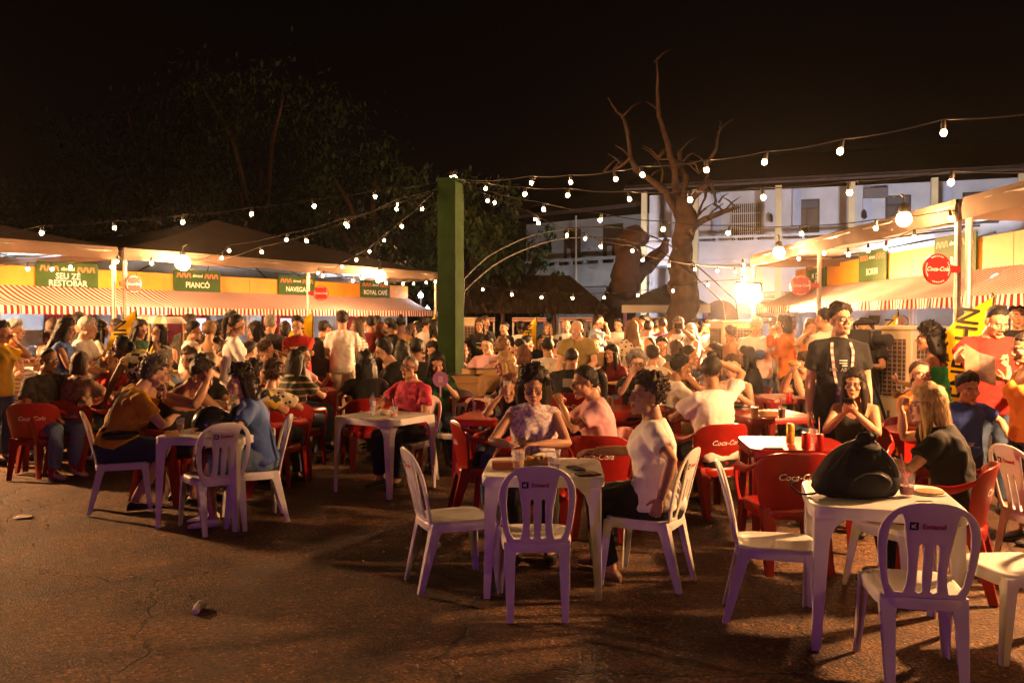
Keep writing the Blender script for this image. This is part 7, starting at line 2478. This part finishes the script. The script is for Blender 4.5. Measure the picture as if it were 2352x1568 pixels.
B = who('standing large'); cp_ = empty('baseball_cap', tuple(hand(B, 0, .12)), R(160)); tag(cp_, 'blue cap held before the pale striped shirt', 'cap')
obj('crown', MB().sphere((0, 0, 0), (.085, .10, .075), 14, 8), cloth('blue'), cp_, smooth=180)
obj('peak', MB().sphere((0, .10, -.03), (.075, .07, .012), 12, 6), cloth('blue'), cp_, smooth=180)
B = who('standing tall with a black cap')
w_ = Matrix.Rotation(R(B.rz), 3, 'Z') @ B.head_pos + B.root
cp_ = empty('baseball_cap', tuple(w_ + Vector((0, 0, .055))), R(B.rz)); tag(cp_, 'black cap worn by the tall person behind the white shirt', 'cap')
obj('crown', MB().sphere((0, -.012, 0), (.092, .112, .085), 16, 10), cloth('black'), cp_, smooth=180)
obj('peak', MB().sphere((0, .12, -.01), (.07, .07, .012), 12, 6), cloth('black'), cp_, smooth=180)
B = who('standing with white cap')
w_ = Matrix.Rotation(R(B.rz), 3, 'Z') @ B.head_pos + B.root
cp_ = empty('baseball_cap', tuple(w_ + Vector((0, 0, .055))), R(B.rz)); tag(cp_, 'white cap on the head near the far cooler', 'cap')
obj('crown', MB().sphere((0, -.012, 0), (.092, .112, .085), 16, 10), cloth('white'), cp_, smooth=180)
obj('peak', MB().sphere((0, .12, -.01), (.07, .07, .012), 12, 6), cloth('white'), cp_, smooth=180)
B = who('standing in white shirt photographing')
w_ = Matrix.Rotation(R(B.rz), 3, 'Z') @ (B.head_pos + Vector((0, .13, 0))) + B.root
ph = empty('photo_camera', tuple(w_), R(B.rz)); tag(ph, 'black photo camera held up to the eye in the far crowd', 'camera')
obj('body', MB().box((0, 0, 0), (.14, .06, .09)), black_nylon, ph, bevel=.012)
obj('lens', MB().tube([(0, .03, 0), (0, .12, 0)], .036, 14), black_rubber, ph)
for nm, cc in (('in dark top drinking', (.55, .24, .03)), ('in zebra striped', (.75, .30, .02)), ('standing in teal', (.5, .3, .1)), ('standing in white blouse', (.6, .5, .3))):
    B = who(nm); i_ = 1 if 'zebra' in nm else 0
    cup(hand(B, i_, .09) - Vector((0, 0, .06)), 'cup held by the person ' + B.who.split(',')[0], .7, cc)
B = who('in dark green shirt eating')
sw = empty('sandwich', tuple((hand(B, 0) + hand(B, 1)) / 2), R(B.rz)); tag(sw, 'sandwich in paper wrap held by the dark green shirt', 'sandwich')
obj('bun', MB().sphere((0, .02, .0), (.065, .05, .035), 14, 9), bread, sw, smooth=180)
obj('wrap', MB().lathe([(.03, -.05), (.062, .0), (.066, .012)], 12, cap=False), paper_white, sw, smooth=0)

# video camera on a tripod under the right tent
q = pt(1984, 750, 9.2)
vc = empty('video_camera', (q.x, q.y, 0), R(200)); tag(vc, 'black video camera on a tripod behind the lanyard', 'video camera')
zc = 1.45
obj('body', MB().box((0, 0, zc), (.16, .38, .22)), black_nylon, vc, bevel=.02)
obj('lens', MB().tube([(0, .19, zc), (0, .36, zc)], [.06, .07], 16), black_rubber, vc)
obj('handle', MB().tube(smooth_path([(0, -.14, zc + .11), (0, -.12, zc + .19), (0, .10, zc + .20), (0, .14, zc + .11)]), .014, 7), black_rubber, vc)
obj('microphone', MB().tube([(.09, -.05, zc + .17), (.09, .28, zc + .18)], .02, 10), M('mic_foam', (.02, .02, .02), .9, bump=.3, bs=120), vc)
obj('monitor', MB().box((-.12, .02, zc + .22), (.14, .02, .09), rot=Matrix.Rotation(R(-15), 3, 'X')), black_glass, vc)
for a in (0.5, 2.6, 4.7):
    obj('leg', MB().tube([(0, 0, zc - .12), (math.cos(a) * .42, math.sin(a) * .42, 0)], .016, 7), black_rubber, vc)

# --- litter
nk = obj('napkin', MB().add([(-.07, -.05, .004), (.06, -.06, .008), (.07, .04, .004), (-.05, .05, .006), (0, 0, .022)], [(0, 1, 4), (1, 2, 4), (2, 3, 4), (3, 0, 4)]), paper_white, loc=gnd(52, 1187), rz=R(20), smooth=0)
tag(nk, 'flat white napkin lying on the ground at far left', 'napkin')
cr = obj('crushed_cup', MB().tube(smooth_path([(0, -.03, .012), (0, .02, .017), (.0, .07, .019), (.04, .085, .017)]), [.014, .02, .022, .024, .023, .022, .024, .023, .022, .022, .024, .026, .024, .02, .015, .01][:16], 9), M('crumpled_clear', (.7, .66, .6), .25, var=.3, vs=60, bump=.6, bs=60), loc=gnd(452, 1405), rz=R(10), smooth=25)
tag(cr, 'crumpled plastic cup lying on the dark foreground asphalt', 'litter')
lt = MB(); rg = random.Random(11)
for k in range(420):
    x, y = rg.uniform(-4.5, 4.5), rg.uniform(2.8, 12)
    s_ = rg.choice((.004, .005, .006, .008, .012)); a = rg.uniform(0, 6)
    lt.box((x, y, s_ * .4), (s_ * 2, s_ * 1.3, s_ * .8), rot=Matrix.Rotation(a, 3, 'Z'), top=.6)
tag(obj('grit', lt, M('grit_pale', (.26, .22, .17), .8, var=.5, vs=300), smooth=0), 'pale grit and crumbs scattered over the asphalt', 'grit', kind='stuff')


# ================================================================== thin night haze and cooking smoke, added for halos round the lamps
hz = MB().box((0, 21, 5.75), (92, 84, 13.5))
ho = obj('haze', hz, [], smooth=0)
hm2 = bpy.data.materials.new('thin_haze'); hm2.use_nodes = True
nt = hm2.node_tree
for n in list(nt.nodes):
    nt.nodes.remove(n)
out = nt.nodes.new('ShaderNodeOutputMaterial'); pv = nt.nodes.new('ShaderNodeVolumePrincipled')
pv.inputs['Color'].default_value = (.9, .88, .85, 1); pv.inputs['Density'].default_value = 0.0005; pv.inputs['Anisotropy'].default_value = 0.95
hm2.cycles.homogeneous_volume = True
hm2.cycles.volume_sampling = 'EQUIANGULAR'
nt.links.new(pv.outputs['Volume'], out.inputs['Volume'])
ho.data.materials.clear(); ho.data.materials.append(hm2)
tag(ho, 'thin warm haze added to give the lamps soft halos', 'haze', kind='stuff')
